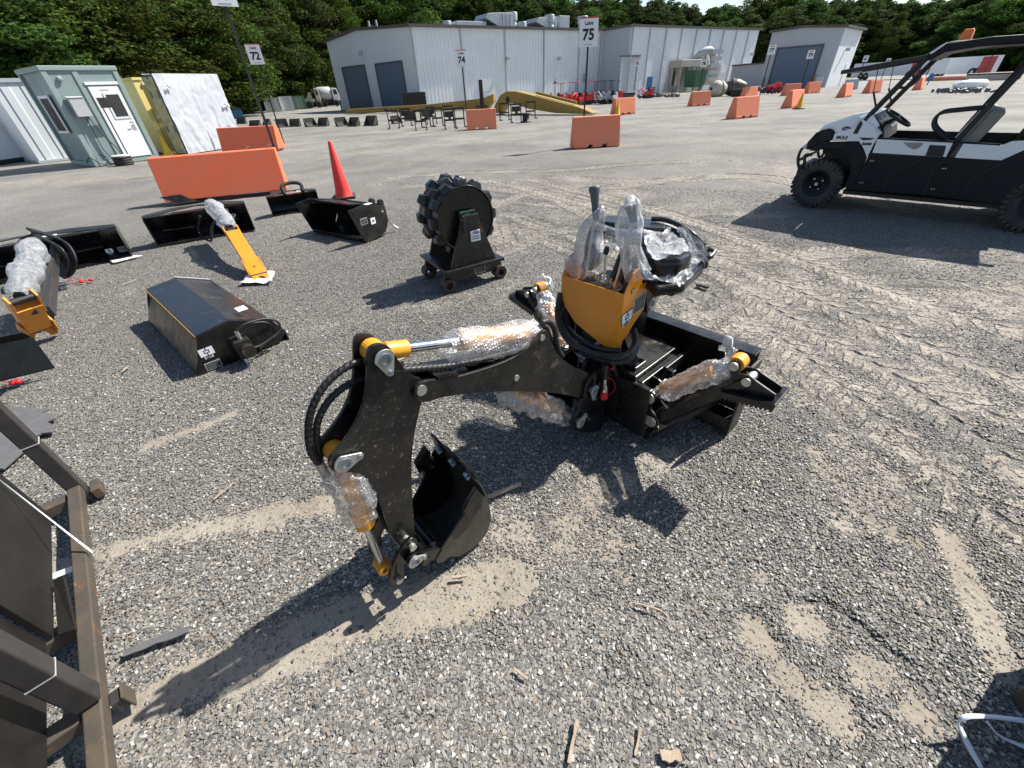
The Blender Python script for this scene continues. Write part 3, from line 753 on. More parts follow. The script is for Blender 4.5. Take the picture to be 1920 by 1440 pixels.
# roof plant: ducts and units
def roofpos(px, back):
    o = Bp-nL*back; p = on_line(px, o, dL); return (p-Bp).dot(dL), back, p.xy.length
def rooftop(kind, px0, px1, yt, back, name='roof_unit', bot=None):
    u0, b, d0 = roofpos(px0, back); u1, b, d1 = roofpos(px1, back); z1 = hgt((px0+px1)/2, yt, (d0+d1)/2); w = u1-u0
    m = MB()
    if kind == 'stack':
        m.lathe([(w*.5, WH-.5), (w*.5, z1-1.), (w*.42, z1-.95), (w*.42, z1-.8), (w*.55, z1-.75), (w*.55, z1), (0, z1)], ((u0+u1)/2, back, 0), n=16)
    elif kind == 'box':
        m.mm((u0, back-1.2, z1*0+WH-.3 if bot is None else bot), (u1, back+1.2, z1))
    elif kind == 'cowl':
        zb = WH+.3 if bot is None else bot; wv = w
        m.prism([(u0, back-1.3, z1-.5), (u0+.35, back-1.3, z1-.1), (u0+w*.55, back-1.3, z1), (u1, back-1.3, z1), (u1, back-1.3, zb), (u0+w*.6, back-1.3, zb)], (0, 2.6, 0))
        for q in (u0+w*.62, u0+w*.75, u0+w*.9): m.mm((q, back-1.36, zb), (q+.1, back-1.304, z1-.05))
    m.build(name, M['hvac'], wh, bevel=.03)
rooftop('stack', 844, 857, 39, 4, 'vent_stack'); rooftop('box', 859, 910, 42, 4)
rooftop('cowl', 908, 955, 26, 4); rooftop('stack', 957, 971, 23, 4, 'vent_stack'); rooftop('stack', 975, 987, 41, 3, 'vent_stack')
rooftop('cowl', 995, 1030, 34, 4); rooftop('stack', 1023, 1035, 28, 3, 'vent_stack'); rooftop('box', 1036, 1053, 32, 4)
rooftop('stack', 1080, 1092, 31, 3, 'vent_stack'); rooftop('stack', 1186, 1193, 51, 3, 'vent_stack')
rooftop('stack', 1287, 1298, 53, 3, 'vent_stack'); rooftop('stack', 1322, 1328, 58, 3, 'vent_stack')
for px, yt in ((699, 40), (712, 38)):
    m = MB(); q = gp(-1.2, gable_u(px), WH-.6); m.cyl(q, (q[0], q[1], hgt(px, yt, gable_d(px)+1)), .12, 8); m.build('vent_pipe', M['hvac'], wh)
# low step-up building joining on the right
# dust collector with its big bent pipe, on the right half
dc = Frame(Dp+dL*lwu(1247, True)[0]*0, math.degrees(WA))
u0, d0 = lwu(1247, True); u1, d1 = lwu(1296, True); u2, d2 = lwu(1322, True)
dct = thing('dust_collector', 'rust-stained dust collector with a big bent pipe against the warehouse wall', 'dust collector', wh.location, wh.rotation_euler.z)
z1 = hgt(1270, 113, d0); z0 = hgt(1270, 127, d0)
m = MB(); m.mm((u0, -6.6, z0), (u1, -4.9, z1)); m.build('duct', M['dustcol'], dct, bevel=.05)
m = MB()
for k in range(4):
    q = u0+.3+k*(u1-u0-.6)/3; m.bar((q, -6.4, 0), (q, -6.4, z0), .22); m.bar((q, -5.1, 0), (q, -5.1, z0), .22)
m.bar((u0+.3, -6.42, 1.5), (u1-.3, -6.42, z0), .12); m.build('legs', M['dustcol'], dct)
m = MB()
for k in range(2):
    q = u0+1.2+k*1.7; m.prism([(q-.1, -6.0, .9), (q+.1, -6.0, .9), (q+.7, -6.0, z0-.01), (q-.7, -6.0, z0-.01)], (0, .5, 0))
m.build('hopper', M['dustcol'], dct)
m = MB(); m.mm((u1+.15, -6.5, .6), (u2-.2, -5.0, z1-.6)); m.build('filter_box', M['dustcol'], dct, bevel=.04)
f = MB()
for k in range(5): f.mm((u1+.5, -6.58, 1+k*.75), (u2-.5, -6.505, 1.5+k*.75))
f.build('filter_cap', M['grey_paint'], dct)
um, dm = lwu(1304, True); zt = hgt(1304, 90, dm)
m = MB(); m.tube(crom([(um-1.6, -4.8, zt-1.3), (um-1.5, -5.3, zt-.75), (um-.8, -5.6, zt-.4), (um+.3, -5.6, zt-.4), (um+1.2, -5.6, zt-1.1), (um+1.5, -5.6, zt-2.2), (um+1.5, -5.6, 2.6)], 5), .42, 12); m.build('bent_pipe', M['grey_paint'], dct)
# green skip beside it
u, d = lwu(1262, True)
m = MB(); m.prism([(u-.9, -8.6, .5), (u+.9, -8.6, .5), (u+1.3, -8.6, 2.3), (u-1.3, -8.6, 2.3)], (0, 1.6, 0)); o = m.build('green_hopper', M['cont_green']); o.location = wh.location; o.rotation_euler = wh.rotation_euler
tag(o, 'small dark green tapered hopper in front of the dust collector', 'hopper')
m = MB()

# second building with the big blue door
A2 = V(32.9, 61.8, 0); B2 = V(37.9, 56.5, 0); hB2 = hgt(1577, 52, B2.length); hA2 = hgt(1437, 62, A2.length); dA2 = A2.length
f2 = Frame(A2, to=B2); L2 = (B2-A2).length
b2 = f2.thing('garage_building', 'tall grey metal building with one big blue roller door and white side wall', 'building')
D2 = 8.6
m = MB(); m.prism([(0, 0, 0), (L2, 0, 0), (L2, 0, hB2), (L2*.45, 0, (hA2+hB2)/2+.25), (0, 0, hA2)], (0, .3, 0)); m.build('front_wall', M['wall_grey'], b2)
m = MB(); m.mm((L2-.3, .302, 0), (L2, D2, hB2)); m.mm((0, .302, 0), (.3, D2, hB2)); m.mm((.302, D2-.3, 0), (L2-.302, D2, hB2)); m.build('side_wall', M['wall_smooth'], b2)
zm = (hA2+hB2)/2+.25
m = MB(); m.prism([(-.3, -.3, hA2+.004), (L2*.45, -.3, zm+.004), (L2+.35, -.3, hB2+.004), (L2+.35, -.3, hB2+.2), (L2*.45, -.3, zm+.2), (-.3, -.3, hA2+.2)], (0, D2+.6, 0)); m.build('roof', M['roof_trim'], b2)
def b2u(px):
    r = Vector(ray(px, 150)); d = f2.a; a = r.x*d.y-r.y*d.x; k = (f2.o.x*d.y-f2.o.y*d.x)/a; p = Vector((r.x*k, r.y*k, 0)); return (p-f2.o).dot(d), p.xy.length
ua, da = b2u(1444); ub, db = b2u(1522); zt = hgt(1500, 89, (da+db)/2)
add_door(b2, f2, ua, ub, zt, M['door_roll'])
for q in (ua-.6, ub+.3):
    m = MB(); m.mm((q, -.8, 0), (q+.2, -.6, 1.2)); m.build('door_post', M['cat'], b2)
m = MB(); m.mm((L2-1.2, -.05, .05), (L2-.4, -.003, 1.)); m.build('wall_box', M['paper'], b2)
m = MB(); m.box((L2+.25, 3.5, hB2-1.8), (.4, .3, .3)); m.build('wall_lamp', M['grey_paint'], b2)
m = MB(); m.mm((L2+.002, 6.2, .02), (L2+.06, 7.1, 2.1)); m.build('side_door', M['paper'], b2)
# low wing left of it
W0 = atdist(1364, 166, dA2*1.08); W0.z = 0
fw = Frame(W0, to=A2); wl = (A2-W0).length; zl = hgt(1420, 120, dA2); zl0 = hgt(1362, 125, dA2*1.08)
wg = fw.thing('low_annex', 'low grey annex wall between the long warehouse and the tall garage', 'annex')
m = MB(); m.prism([(0, .02, 0), (wl, .02, 0), (wl, .02, zl), (0, .02, zl0)], (0, 6, 0)); m.build('wall', M['wall_grey'], wg)
m = MB(); m.prism([(-.1, -.1, zl0), (wl, -.1, zl), (wl, -.1, zl+.15), (-.1, -.1, zl0+.15)], (0, 6.3, 0)); m.build('roof', M['roof_trim'], wg)

# ------------------------------------------------------------------ lane barriers and lane signs
def make_barrier(name='traffic_barrier', mat='barrier_faded', L=1.4, h=.81, wb=.6, wt=.2):
    root = thing(name, 'x', 'barrier')
    m = MB()
    n1, n2 = .16, .12
    # long profile with fork slots along the bottom
    sl = [(-L/2, -L/2+L*.28, 0), (-L/2+L*.28, -L/2+L*.4, 1), (-L/2+L*.4, L/2-L*.4, 0), (L/2-L*.4, L/2-L*.28, 1), (L/2-L*.28, L/2, 0)]
    def wd(z): return wb+(wt-wb)*min(1, z/h)
    z0 = .085
    m.prism([(-L/2, -wd(z0)/2, z0), (-L/2, wd(z0)/2, z0), (-L/2, wt/2, h), (-L/2, -wt/2, h)], (L, 0, 0))
    for a, b, s in sl:
        if not s: m.mm((a, -wb/2+.01, 0), (b, wb/2-.01, z0+.004))
    m.build('barrier_body', M[mat], root, bevel=.012)
    return root
def lane_sign(root_loc, H, num, label, az, size=.6, post_w=.05, word='Lane', grp='lane number signs on posts', sw=.5, sh=.72, pxr=None):
    r = thing('lane_sign', label, 'sign', root_loc, az, grp)
    m = MB(); m.mm((-post_w/2, 0, 0), (post_w/2, post_w, H-.05)); m.build('post', M['post'], r)
    m = MB(); m.mm((-sw/2, -.02, H-sh), (sw/2, -.004, H)); b = m.build('sign_board', M['white'], r)
    m = MB(); m.mm((-sw/2, -.024, H-.03), (sw/2, -.0205, H)); m.build('red_strip', M['redstrip'], b)
    if num:
        text('number', num, sh*.52, (0, -.024, H-sh*.60), (1, 0, 0), (0, 0, 1), M['ink'], b, bold=.012)
        text('word', word, sh*.2, (0, -.024, H-sh*.2), (1, 0, 0), (0, 0, 1), M['ink'], b, bold=.003)
        m = MB(); m.mm((-sw*.25, -.0245, H-sh*.93), (sw*.25, -.0215, H-sh*.915)); m.build('small_print', M['ink_grey'], b)
    return r
# (num, pole base px, sign top py at that pole, barrier base-left px, barrier direction end px, description)
def face_az(p): return math.atan2(p.y, p.x)-math.pi/2
LS = [('72', (533, 270), (471, 68), .9, 'white sign reading 72 on a tall black post behind the nearest orange barrier'),
      ('74', (877, 241), (868, 93), 1, 'white sign reading 74 in front of the ribbed warehouse wall'),
      ('75', (1092, 274), (1114, 31), 1, 'large white sign reading 75 on the nearest post before the warehouse'),
      ('76', (1187, 186), (1190, 110), 1, 'white sign reading 76 in front of the pale warehouse door'),
      ('77', (1423, 184), (1443, 83), 1, 'white sign reading 77 left of the big blue garage door'),
      ('78', (1307, 186), (1320, 110), 1, 'white sign reading 78 in front of the dust collector'),
      ('79', (1497, 176), (1521, 93), 1, 'white sign reading 79 in front of the blue garage door'),
      ('80', (1412, 166), (1426, 117), 1, 'white sign reading 80 by the low annex'),
      ('82', (1485, 164), (1496, 117), 1, 'small white sign reading 82 before the blue door, left of sign 79'),
      ('84', (1534, 160), (1542, 125), 1, 'small white sign reading 84 right of the blue garage door'),
      ('81', (1603, 164), (1617, 104), 1, 'white sign reading 81 right of the garage building'),
      ('83', (1648, 158), (1662, 109), 1, 'white sign reading 83 seen through the raised windshield'),
      ('85', (1733, 150), (1747, 117), 1, 'white sign reading 85 in front of the grey trailer'),
      ('68', (1040, 187), (1040, 148), 1, 'tiny white sign at the warehouse wall, second from the rooftop cowls'),
      ('70', (893, 185), (891, 154), 1, 'tiny blue-and-white sign at the foot of the ribbed wall left of its vent'),
      ('66', (1126, 172), (1126, 144), 1, 'tiny white sign at the inner corner of the warehouse')]
for num, b, t, k, lab in LS:
    p = G(*b); d = p.xy.length; H = hgt(t[0], t[1], d)
    H = min(max(H, 1.6), 3.4); s = min(H/3.11, 1)
    if b[1] < 190: pw = .07
    else: pw = .05
    lane_sign((p.x, p.y, 0), H, num, lab, face_az(p), sw=.52*s if H > 2.4 else .45, sh=.64*s if H > 2.4 else .55, post_w=pw)
# the nearest lane sign, its board cut by the top of the picture
p = G(524, 305); H = hgt(432, 12, p.xy.length)+.62
lane_sign((p.x, p.y, 0), H, '71', 'tall black post with a white sign cut off by the top edge of the photo', face_az(p)+R(12), sw=.62, sh=.62, post_w=.06)

bar_f = make_barrier(L=1.45)
BR = [((1080, 279), (1158, 274), 1.45, 'orange barrier at the foot of sign 75, the nearest right of the roller', 1),
      ((878, 244), (930, 241), 1.6, 'orange barrier at the foot of sign 74', 1),
      ((1156, 216), (1190, 213), 1.4, 'orange barrier with a small yellow cone beside it, before the red tractors', 1),
      ((1380, 223), (1420, 219), 1.35, 'orange barrier at the foot of sign 77, nearest one left of the utility vehicle', 1),
      ((1396, 187), (1420, 185), 1.4, 'orange barrier just behind the one at sign 77', 1),
      ((1300, 199), (1329, 197), 1.4, 'orange barrier at the foot of sign 78', 1),
      ((1480, 203), (1508, 199), 1.4, 'orange barrier with a yellow cone at the foot of sign 79', 1),
      ((1477, 179), (1494, 178), 1.4, 'orange barrier left of sign 79, in front of the blue door', 1),
      ((1519, 175), (1533, 174), 1.4, 'orange barrier at the right side of the blue garage door', 1),
      ((1580, 183), (1600, 180), 1.4, 'orange barrier in front of sign 81', 1),
      ((1628, 175), (1652, 173), 1.4, 'orange barrier seen under the raised windshield', 1),
      ((1720, 170), (1736, 166), 1.4, 'orange barrier seen through the open cab of the utility vehicle', 1)]
first = True
for a, b, L, lab, k in BR:
    A = G(*a); B = G(*b); ang = math.atan2(B.y-A.y, B.x-A.x)
    o = bar_f if first else copy_tree(bar_f); first = False
    mid = (A+B)/2; n = Vector((-math.sin(ang), math.cos(ang), 0))*.28
    ln = min(max((B-A).length, .8), 1.9)
    ang0 = min(max(ang, R(-5)), R(50))
    o.location = (mid.x+n.x, mid.y+n.y, 0); o.rotation_euler = (0, 0, ang0)
    o['label'] = lab; o['group'] = 'orange lane barriers'
# the two long barriers at the left
bb = make_barrier(mat='barrier', L=2.3, h=.82, wb=.58, wt=.22)
A = G(313, 386); B = G(541, 361); ang = math.atan2(B.y-A.y, B.x-A.x)
bb.children[0].data.materials[0] = M['barrier']
def rebuild_long(root, L):
    old = root.children[0]; me = old.data; bpy.data.objects.remove(old)
    m = MB(); m.prism([(-L/2, -.29, .07), (-L/2, .29, .07), (-L/2, .11, .82), (-L/2, -.11, .82)], (L, 0, 0)); m.build('barrier_body', M['barrier'], root, bevel=.015)
    for q in (-L/2+.1, L/2-.35):
        m = MB(); m.mm((q, -.25, .0), (q+.25, .25, .066)); m.build('wood_block', M['wood'], root)
    for u in (-L*.3, L*.28, L*.46):
        m = MB(); m.tube(crom([(u, -.03, .80), (u-.03, 0, .87), (u+.03, .02, .87), (u, .04, .8)], 4), .009, 6); m.build('lifting_loop', M['scrap'], root)
Lb = (B-A).length; rebuild_long(bb, Lb)
n = Vector((-math.sin(ang), math.cos(ang), 0))*.28; mid = (A+B)/2
bb.location = (mid.x+n.x, mid.y+n.y, 0); bb.rotation_euler = (0, 0, ang)
tag(bb, 'biggest bright orange long barrier, the nearest one, behind the black blades', group='long orange barriers')
b3 = copy_tree(bb); A = G(416, 288); B = G(527, 283); ang = math.atan2(B.y-A.y, B.x-A.x); mid = (A+B)/2
b3.location = (mid.x, mid.y+.3, 0); b3.rotation_euler = (0, 0, ang)
tag(b3, 'bright orange long barrier behind the biggest one, beside the film-wrapped cabin', group='long orange barriers')

# cones
def cone(p, h, mat, basemat, label, base=True, name='traffic_cone', r=.17, az=.3):
    o = thing(name, label, 'cone', (p.x, p.y, 0), az)
    m = MB(); m.lathe([(r, .035), (r*.93, .06), (r*.8, h*.15), (.035, h-.02), (.028, h), (.001, h)], n=24); m.build('cone_body', M[mat], o)
    m = MB(); m.mm((-r*1.25, -r*1.25, 0), (r*1.25, r*1.25, .035)); m.build('cone_base', M[basemat], o, bevel=.008)
cone(G(646, 370), .97, 'cone', 'rubber', 'tall red traffic cone on black rubber base behind the black bucket')
cone(G(318, 292), .75, 'cone_yellow', 'cone_yellow', 'yellow cone between the grey-green booth and the wrapped cabin', r=.2)
cone(G(1157, 216), .7, 'cone_yellow', 'rubber', 'small yellow cone at the left end of the barrier before the red tractors')
cone(G(1497, 204), .7, 'cone_yellow', 'rubber', 'small yellow cone leaning on the barrier at sign 79')
# ------------------------------------------------------------------ trees
def crown_mesh(name, seed, H, Rr, nlobe, nleaf, ls, low=.12, mat='leaf'):
    """leafy crown: leaf-sized faces gathered in clumps spread over an uneven outline"""
    g = np.random.default_rng(seed)
    cs = []
    for i in range(nlobe):
        t = g.random()**.85; zc = H*(low+(1-low)*t*.93)
        prof = (math.sin(math.pi*min(1, (t*.8+.2)))**.7)*(.75+.35*g.random())
        a = g.random()*2*math.pi; rr = Rr*prof*(.35+.6*g.random()**.5)
        cs.append((rr*math.cos(a), rr*math.sin(a), zc, Rr*(.16+.3*g.random()**1.5)*(1-.35*t)))
    cs.append((0, 0, H*.9, Rr*.22)); cs.append((g.uniform(-.5, .5), 0, H*.97, Rr*.13))
    cs = np.array(cs); w = cs[:, 3]**2; idx = g.choice(len(cs), nleaf, p=w/w.sum())
    th = g.uniform(0, 2*np.pi, nleaf); cz = g.uniform(-.75, 1, nleaf); sz = np.sqrt(1-cz**2)
    dirv = np.stack([sz*np.cos(th), sz*np.sin(th), cz*.75], 1)
    rad = cs[idx, 3]*(.72+.36*g.random(nleaf)**.7)
    wob = 1+.25*np.sin(dirv[:, 0]*9+idx)*np.cos(dirv[:, 2]*8+idx*2)
    P = cs[idx, :3]+dirv*(rad*wob)[:, None]
    P[:, 2] = np.maximum(P[:, 2], .15)
    nrm = dirv+g.normal(0, .55, (nleaf, 3)); nrm /= np.linalg.norm(nrm, axis=1)[:, None]
    hlp = g.normal(0, 1, (nleaf, 3)); t1 = np.cross(nrm, hlp); t1 /= np.linalg.norm(t1, axis=1)[:, None]; t2 = np.cross(nrm, t1)
    s = ls*g.uniform(.6, 1.3, nleaf)[:, None]
    q = np.stack([P-t1*s*.5, P+t2*s*.32, P+t1*s*.5, P-t2*s*.32], 1)
    q += nrm[:, None, :]*g.uniform(-.12, .12, (nleaf, 4, 1))*ls
    me = bpy.data.meshes.new(name); me.vertices.add(nleaf*4); me.vertices.foreach_set('co', q.reshape(-1).astype(np.float32))
    me.loops.add(nleaf*4); me.loops.foreach_set('vertex_index', np.arange(nleaf*4, dtype=np.int32))
    me.polygons.add(nleaf); me.polygons.foreach_set('loop_start', np.arange(0, nleaf*4, 4, dtype=np.int32))
    me.polygons.foreach_set('use_smooth', np.zeros(nleaf, dtype=bool))
    me.update(calc_edges=True); me.materials.append(M[mat]); return me, cs
def tree_proto(seed, H, Rr, nl, nleaf, ls, low, mat='leaf', bush=False):
    me, cs = crown_mesh('crown', seed, H, Rr, nl, nleaf, ls, low, mat)
    g = random.Random(seed); m = MB()
    if not bush:
        m.tube([(0, 0, -.2), (.1, 0, H*.2), (.15, .1, H*.5), (0, .1, H*.85)], [H*.02, H*.015, H*.009, H*.003], 8)
        for k in range(9):
            c = cs[g.randrange(len(cs))]; z = H*g.uniform(.2, .55)
            m.tube([(.12, .05, z), (c[0]*.5, c[1]*.5, (z+c[2])/2+.4), (c[0]*.9, c[1]*.9, c[2])], [H*.007, H*.005, H*.002], 5)
    else:
        for k in range(5):
            a = g.random()*6.28; m.tube([(0, 0, -.1), (math.cos(a)*Rr*.3, math.sin(a)*Rr*.3, H*.4), (math.cos(a)*Rr*.5, math.sin(a)*Rr*.5, H*.75)], [.05, .04, .015], 5)
    m.build('trunk', M['bark'])
    tr = bpy.context.scene.collection.objects[-1]
    tmesh = tr.data; bpy.data.objects.remove(tr)
    return me, tmesh
PT = [tree_proto(100+i, 20, 4.6+.5*(i % 3), 40+9*(i % 3), 23000, .33, .04 if i % 2 else .1, ('leaf', 'leaf', 'leaf_mid', 'leaf', 'leaf_olive', 'leaf_mid')[i]) for i in range(6)]
PB = [tree_proto(200+i, 3.2, 2.1, 22, 4200, .2, .02, 'leaf_light', True) for i in range(3)]
def put_tree(x, y, H, proto, label, group, cat='tree', base=20., name='broadleaf_tree', wide=1.):
    s = H/base; r = thing(name, label, cat, (x, y, 0), random.random()*6.28, group)
    for nm, me in (('crown', proto[0]), ('trunk', proto[1])):
        o = bpy.data.objects.new(nm, me); C.objects.link(o); o.parent = r; o.scale = (s*wide, s*wide, s)
    return r
def sky_y(x):
    T = [(-400, -260), (0, -180), (300, -120), (600, -60), (900, -30), (1020, -4), (1100, 2), (1180, 2), (1230, 8), (1290, 22), (1360, 24), (1420, 8), (1480, 0), (1540, 4), (1575, 16), (1620, 4), (1680, 8), (1730, 20), (1790, 6), (1850, -20), (2000, -40), (2400, -60)]
    for (a, ya), (b, yb) in zip(T, T[1:]):
        if a <= x <= b: return ya+(yb-ya)*(x-a)/(b-a)
    return T[0][1] if x < T[0][0] else T[-1][1]
def wood_dist(x):
    T = [(-400, 42), (0, 54), (300, 70), (430, 96), (640, 118), (900, 126), (1300, 128), (1500, 118), (1640, 150), (1950, 140), (2400, 110)]
    for (a, ya), (b, yb) in zip(T, T[1:]):
        if a <= x <= b: return ya+(yb-ya)*(x-a)/(b-a)
    return 70
def sec(x):
    if x < 640: return 'dark leafy tree in the tall wood left of the warehouse', 'trees of the wood left of the warehouse'
    if x < 1410: return 'leafy tree rising behind the roof of the long warehouse', 'trees behind the warehouse'
    if x < 1630: return 'leafy tree rising behind the grey garage building', 'trees behind the garage building'
    return 'dark leafy tree behind the parked trailers at the far right', 'trees behind the trailers'
x = -330
k = 0
while x < 2300:
    for row in range(4):
        xx = x+random.uniform(-14, 14)+row*15; D = wood_dist(xx)+row*11+random.uniform(-3, 3)
        jit = random.uniform(-4, 9)-row*3-(9 if xx > 640 else 0)
        p = atdist(xx, sky_y(xx)+(jit if row else jit+20), D); H = max(8, min(p.z, 44))
        lab, grp = sec(xx)
        put_tree(p.x, p.y, H, PT[random.randrange(6)], lab, grp, wide=min(1.8, max(1.05, 20/H*1.3))*random.uniform(.85, 1.2))
        k += 1
    x += 44 if x < 500 else 34
for i in range(46):
    xx = -260+i*21+random.uniform(-8, 8) if i < 40 else 1420+i*12
    if 640 < xx < 1400: continue
    D = wood_dist(xx)-7+random.uniform(-2, 2); p = atdist(xx, 150, D)
    put_tree(p.x, p.y, random.uniform(2.6, 5.5), PB[i % 3], 'bright yellow-green bush at the foot of the wood' if xx < 640 else 'green bush before the trees on the right', 'bushes along the foot of the wood', 'bush', 3.2, 'bush')
# grass strip under the wood
m = MB()
xs = list(range(-500, 2300, 40))
vs = []
for xx in xs:
    d = wood_dist(xx)-9; a = atdist(xx, 150, d); b = atdist(xx, 150, d+160); vs += [(a.x, a.y, .03), (b.x, b.y, .03)]
m.add(vs, [(2*i, 2*i+2, 2*i+3, 2*i+1) for i in range(len(xs)-1)])
go = m.build('grass_verge', painted('rough_grass', (.07, .1, .025), .9, (.16, .14, .06), .6, .6, bump=.5)); tag(go, kind='structure')
# undergrowth inside the wood so that no bare horizon shows between the trunks
me, _ = crown_mesh('undergrowth', 900, 1, 1, 5, 10, .3)
g = np.random.default_rng(5)
N = 60000
px = g.uniform(-500, 2300, N); dd = np.array([wood_dist(q) for q in px])+g.uniform(2, 30, N); zz = g.random(N)**1.2*7*(.6+.4*vnoise(px*.02, dd*.1, 3))
rr = ((px-960)/KF)[:, None]*RT[None]-((150-720)/KF)*UP[None]+FW[None]; hh = np.hypot(rr[:, 0], rr[:, 1])
P = np.stack([rr[:, 0]/hh*dd, rr[:, 1]/hh*dd, zz+.2], 1)
nrm = g.normal(0, 1, (N, 3)); nrm /= np.linalg.norm(nrm, axis=1)[:, None]; t1 = np.cross(nrm, g.normal(0, 1, (N, 3))); t1 /= np.linalg.norm(t1, axis=1)[:, None]; t2 = np.cross(nrm, t1)
s = .8
q = np.stack([P-t1*s*.5, P+t2*s*.35, P+t1*s*.5, P-t2*s*.35], 1)
me = bpy.data.meshes.new('undergrowth'); me.vertices.add(N*4); me.vertices.foreach_set('co', q.reshape(-1).astype(np.float32))
me.loops.add(N*4); me.loops.foreach_set('vertex_index', np.arange(N*4, dtype=np.int32)); me.polygons.add(N); me.polygons.foreach_set('loop_start', np.arange(0, N*4, 4, dtype=np.int32))
me.update(calc_edges=True); me.materials.append(M['leaf'])
o = bpy.data.objects.new('undergrowth', me); C.objects.link(o); tag(o, 'dense leafy undergrowth between the trunks of the wood', 'undergrowth', kind='stuff')
# ------------------------------------------------------------------ cabins and containers at the left
SA = G(180, 313); SB = G(301, 297)
def facing_frame(A, B): return Frame(A, to=B)
fs = facing_frame(SA, SB); LS_ = (SB-SA).length
SHh = 2.78
sh = fs.thing('security_booth', 'grey-green steel booth with a white glazed door and electric box, left of the yellow container', 'booth')
DS = 2.4   # depth
T_ = 'shed_trim'
# body: local x along front, y to the back
m = MB(); m.mm((.08, .03, .14), (LS_-.08, DS-.03, SHh-.1)); m.build('body', M['shed'], sh)
m = MB(); m.mm((0, 0, 0), (LS_, DS, .135)); m.build('base_frame', M[T_], sh, bevel=.01)
m = MB(); m.mm((-.02, -.02, SHh-.16), (LS_+.02, DS+.02, SHh-.03)); m.build('roof', M[T_], sh, bevel=.02)
for u in (0, LS_-.14, LS_*.38):
    w = .14
    m = MB(); m.mm((u, -.002 if u != LS_*.38 else .0, .137), (u+w, .12, SHh-.162)); m.build('corner_post', M[T_], sh, bevel=.008)
m = MB(); m.mm((0, DS-.12, .137), (.12, DS, SHh-.162)); m.build('corner_post', M[T_], sh)
m = MB(); m.mm((LS_*.38+.16, -.03, 2.25), (LS_-.16, .02, 2.33)); m.build('rain_strip', M['white'], sh)
u0, u1 = LS_*.38+.2, LS_-.22
m = MB(); m.mm((u0, -.02, .16), (u1, .028, 2.2)); d = m.build('door', M['white'], sh, bevel=.004)
m = MB(); m.mm((u0+.42*(u1-u0), -.032, 1.35), (u1-.12*(u1-u0), -.021, 1.98)); m.build('window', M['glass_dark'], d)
f = MB()
a, b_, z0, z1 = u0+.42*(u1-u0), u1-.12*(u1-u0), 1.35, 1.98
f.mm((a-.05, -.04, z0-.05), (b_+.05, -.0205, z0)); f.mm((a-.05, -.04, z1), (b_+.05, -.0205, z1+.05)); f.mm((a-.05, -.04, z0), (a, -.0205, z1)); f.mm((b_, -.04, z0), (b_+.05, -.0205, z1)); f.build('window_frame', M['white'], d)
m = MB(); m.mm((u1-.16, -.03, .95), (u1-.06, -.0205, 1.2)); m.tube([(u1-.11, -.03, 1.12), (u1-.11, -.08, 1.12), (u1-.22, -.08, 1.11)], .012, 8); m.cyl((u1-.11, -.03, 1.36), (u1-.11, -.045, 1.36), .025, 10); m.build('door_handle', M['zinc'], d)
text('writing', 'CAPACITA', .05, ((u0+u1)/2-.02, -.0225, 2.1), (1, 0, 0), (0, 0, 1), M['ink'], d)
# black padded sign sticking out and its pole
m = MB(); m.mm((u0-.02, -.30, 1.62), (u0+.34, -.27, 1.9)); m.build('black_flag', M['post'], sh)
m = MB(); m.bar((u0+.02, -.285, .1), (u0+.02, -.285, 1.62), .03); m.build('flag_pole', M['post'], sh)
m = MB(); m.mm((.24, -.2, 1.42), (.62, -.003, 1.92)); m.prism([(.22, -.22, 1.925), (.64, -.22, 1.925), (.64, -.003, 1.96), (.22, -.003, 1.96)], (0, 0, .012)); m.build('electric_box', M['grey_paint'], sh, bevel=.006)
m = MB(); m.lathe([(.075, 0), (.075, .03), (.05, .05), (.0, .05)], (.36, 0, 2.42), (0, -1, 0), 14); m.build('vent', M['shed_trim'], sh)
m = MB(); m.tube(crom([(.45, -.1, 1.42), (.44, -.12, 1.0), (.42, -.15, .5), (.5, -.2, .2)], 5), .012, 6); m.build('cable', M['hose'], sh)
m = MB(); m.tube(crom([(.52, -.1, 1.42), (.62, -.14, .9), (.8, -.2, .45), (.75, -.25, .12), (.55, -.3, .04), (.3, -.3, .08)], 5), .014, 6); m.build('cable', M['hose'], sh)
m = MB(); m.tube(crom([(-.2, -.1, .15), (-.1, -.25, .3), (.05, -.3, .15), (.2, -.35, .05), (.35, -.3, .25), (.2, -.15, .35)], 5), .016, 6); m.build('cable', M['hose'], sh)
# barred window on the left side wall
m = MB(); m.mm((.03, .75, 1.05), (.079, 1.6, 1.95)); w = m.build('window', M['glass_dark'], sh)
m = MB()
for a, b_ in (((.67, .98), (1.68, 1.05)), ((.67, 1.95), (1.68, 2.03)), ((.67, 1.05), (.75, 1.95)), ((1.6, 1.05), (1.68, 1.95))):
    m.mm((-.01, a[0], a[1]), (.029, b_[0], b_[1]))
m.build('window_frame', M['white'], w)
for k in range(7):
    m = MB(); m.cyl((-.005, .82+k*.12, 1.05), (-.005, .82+k*.12, 1.95), .012, 6); m.build('window_bar', M['scrap'], w)
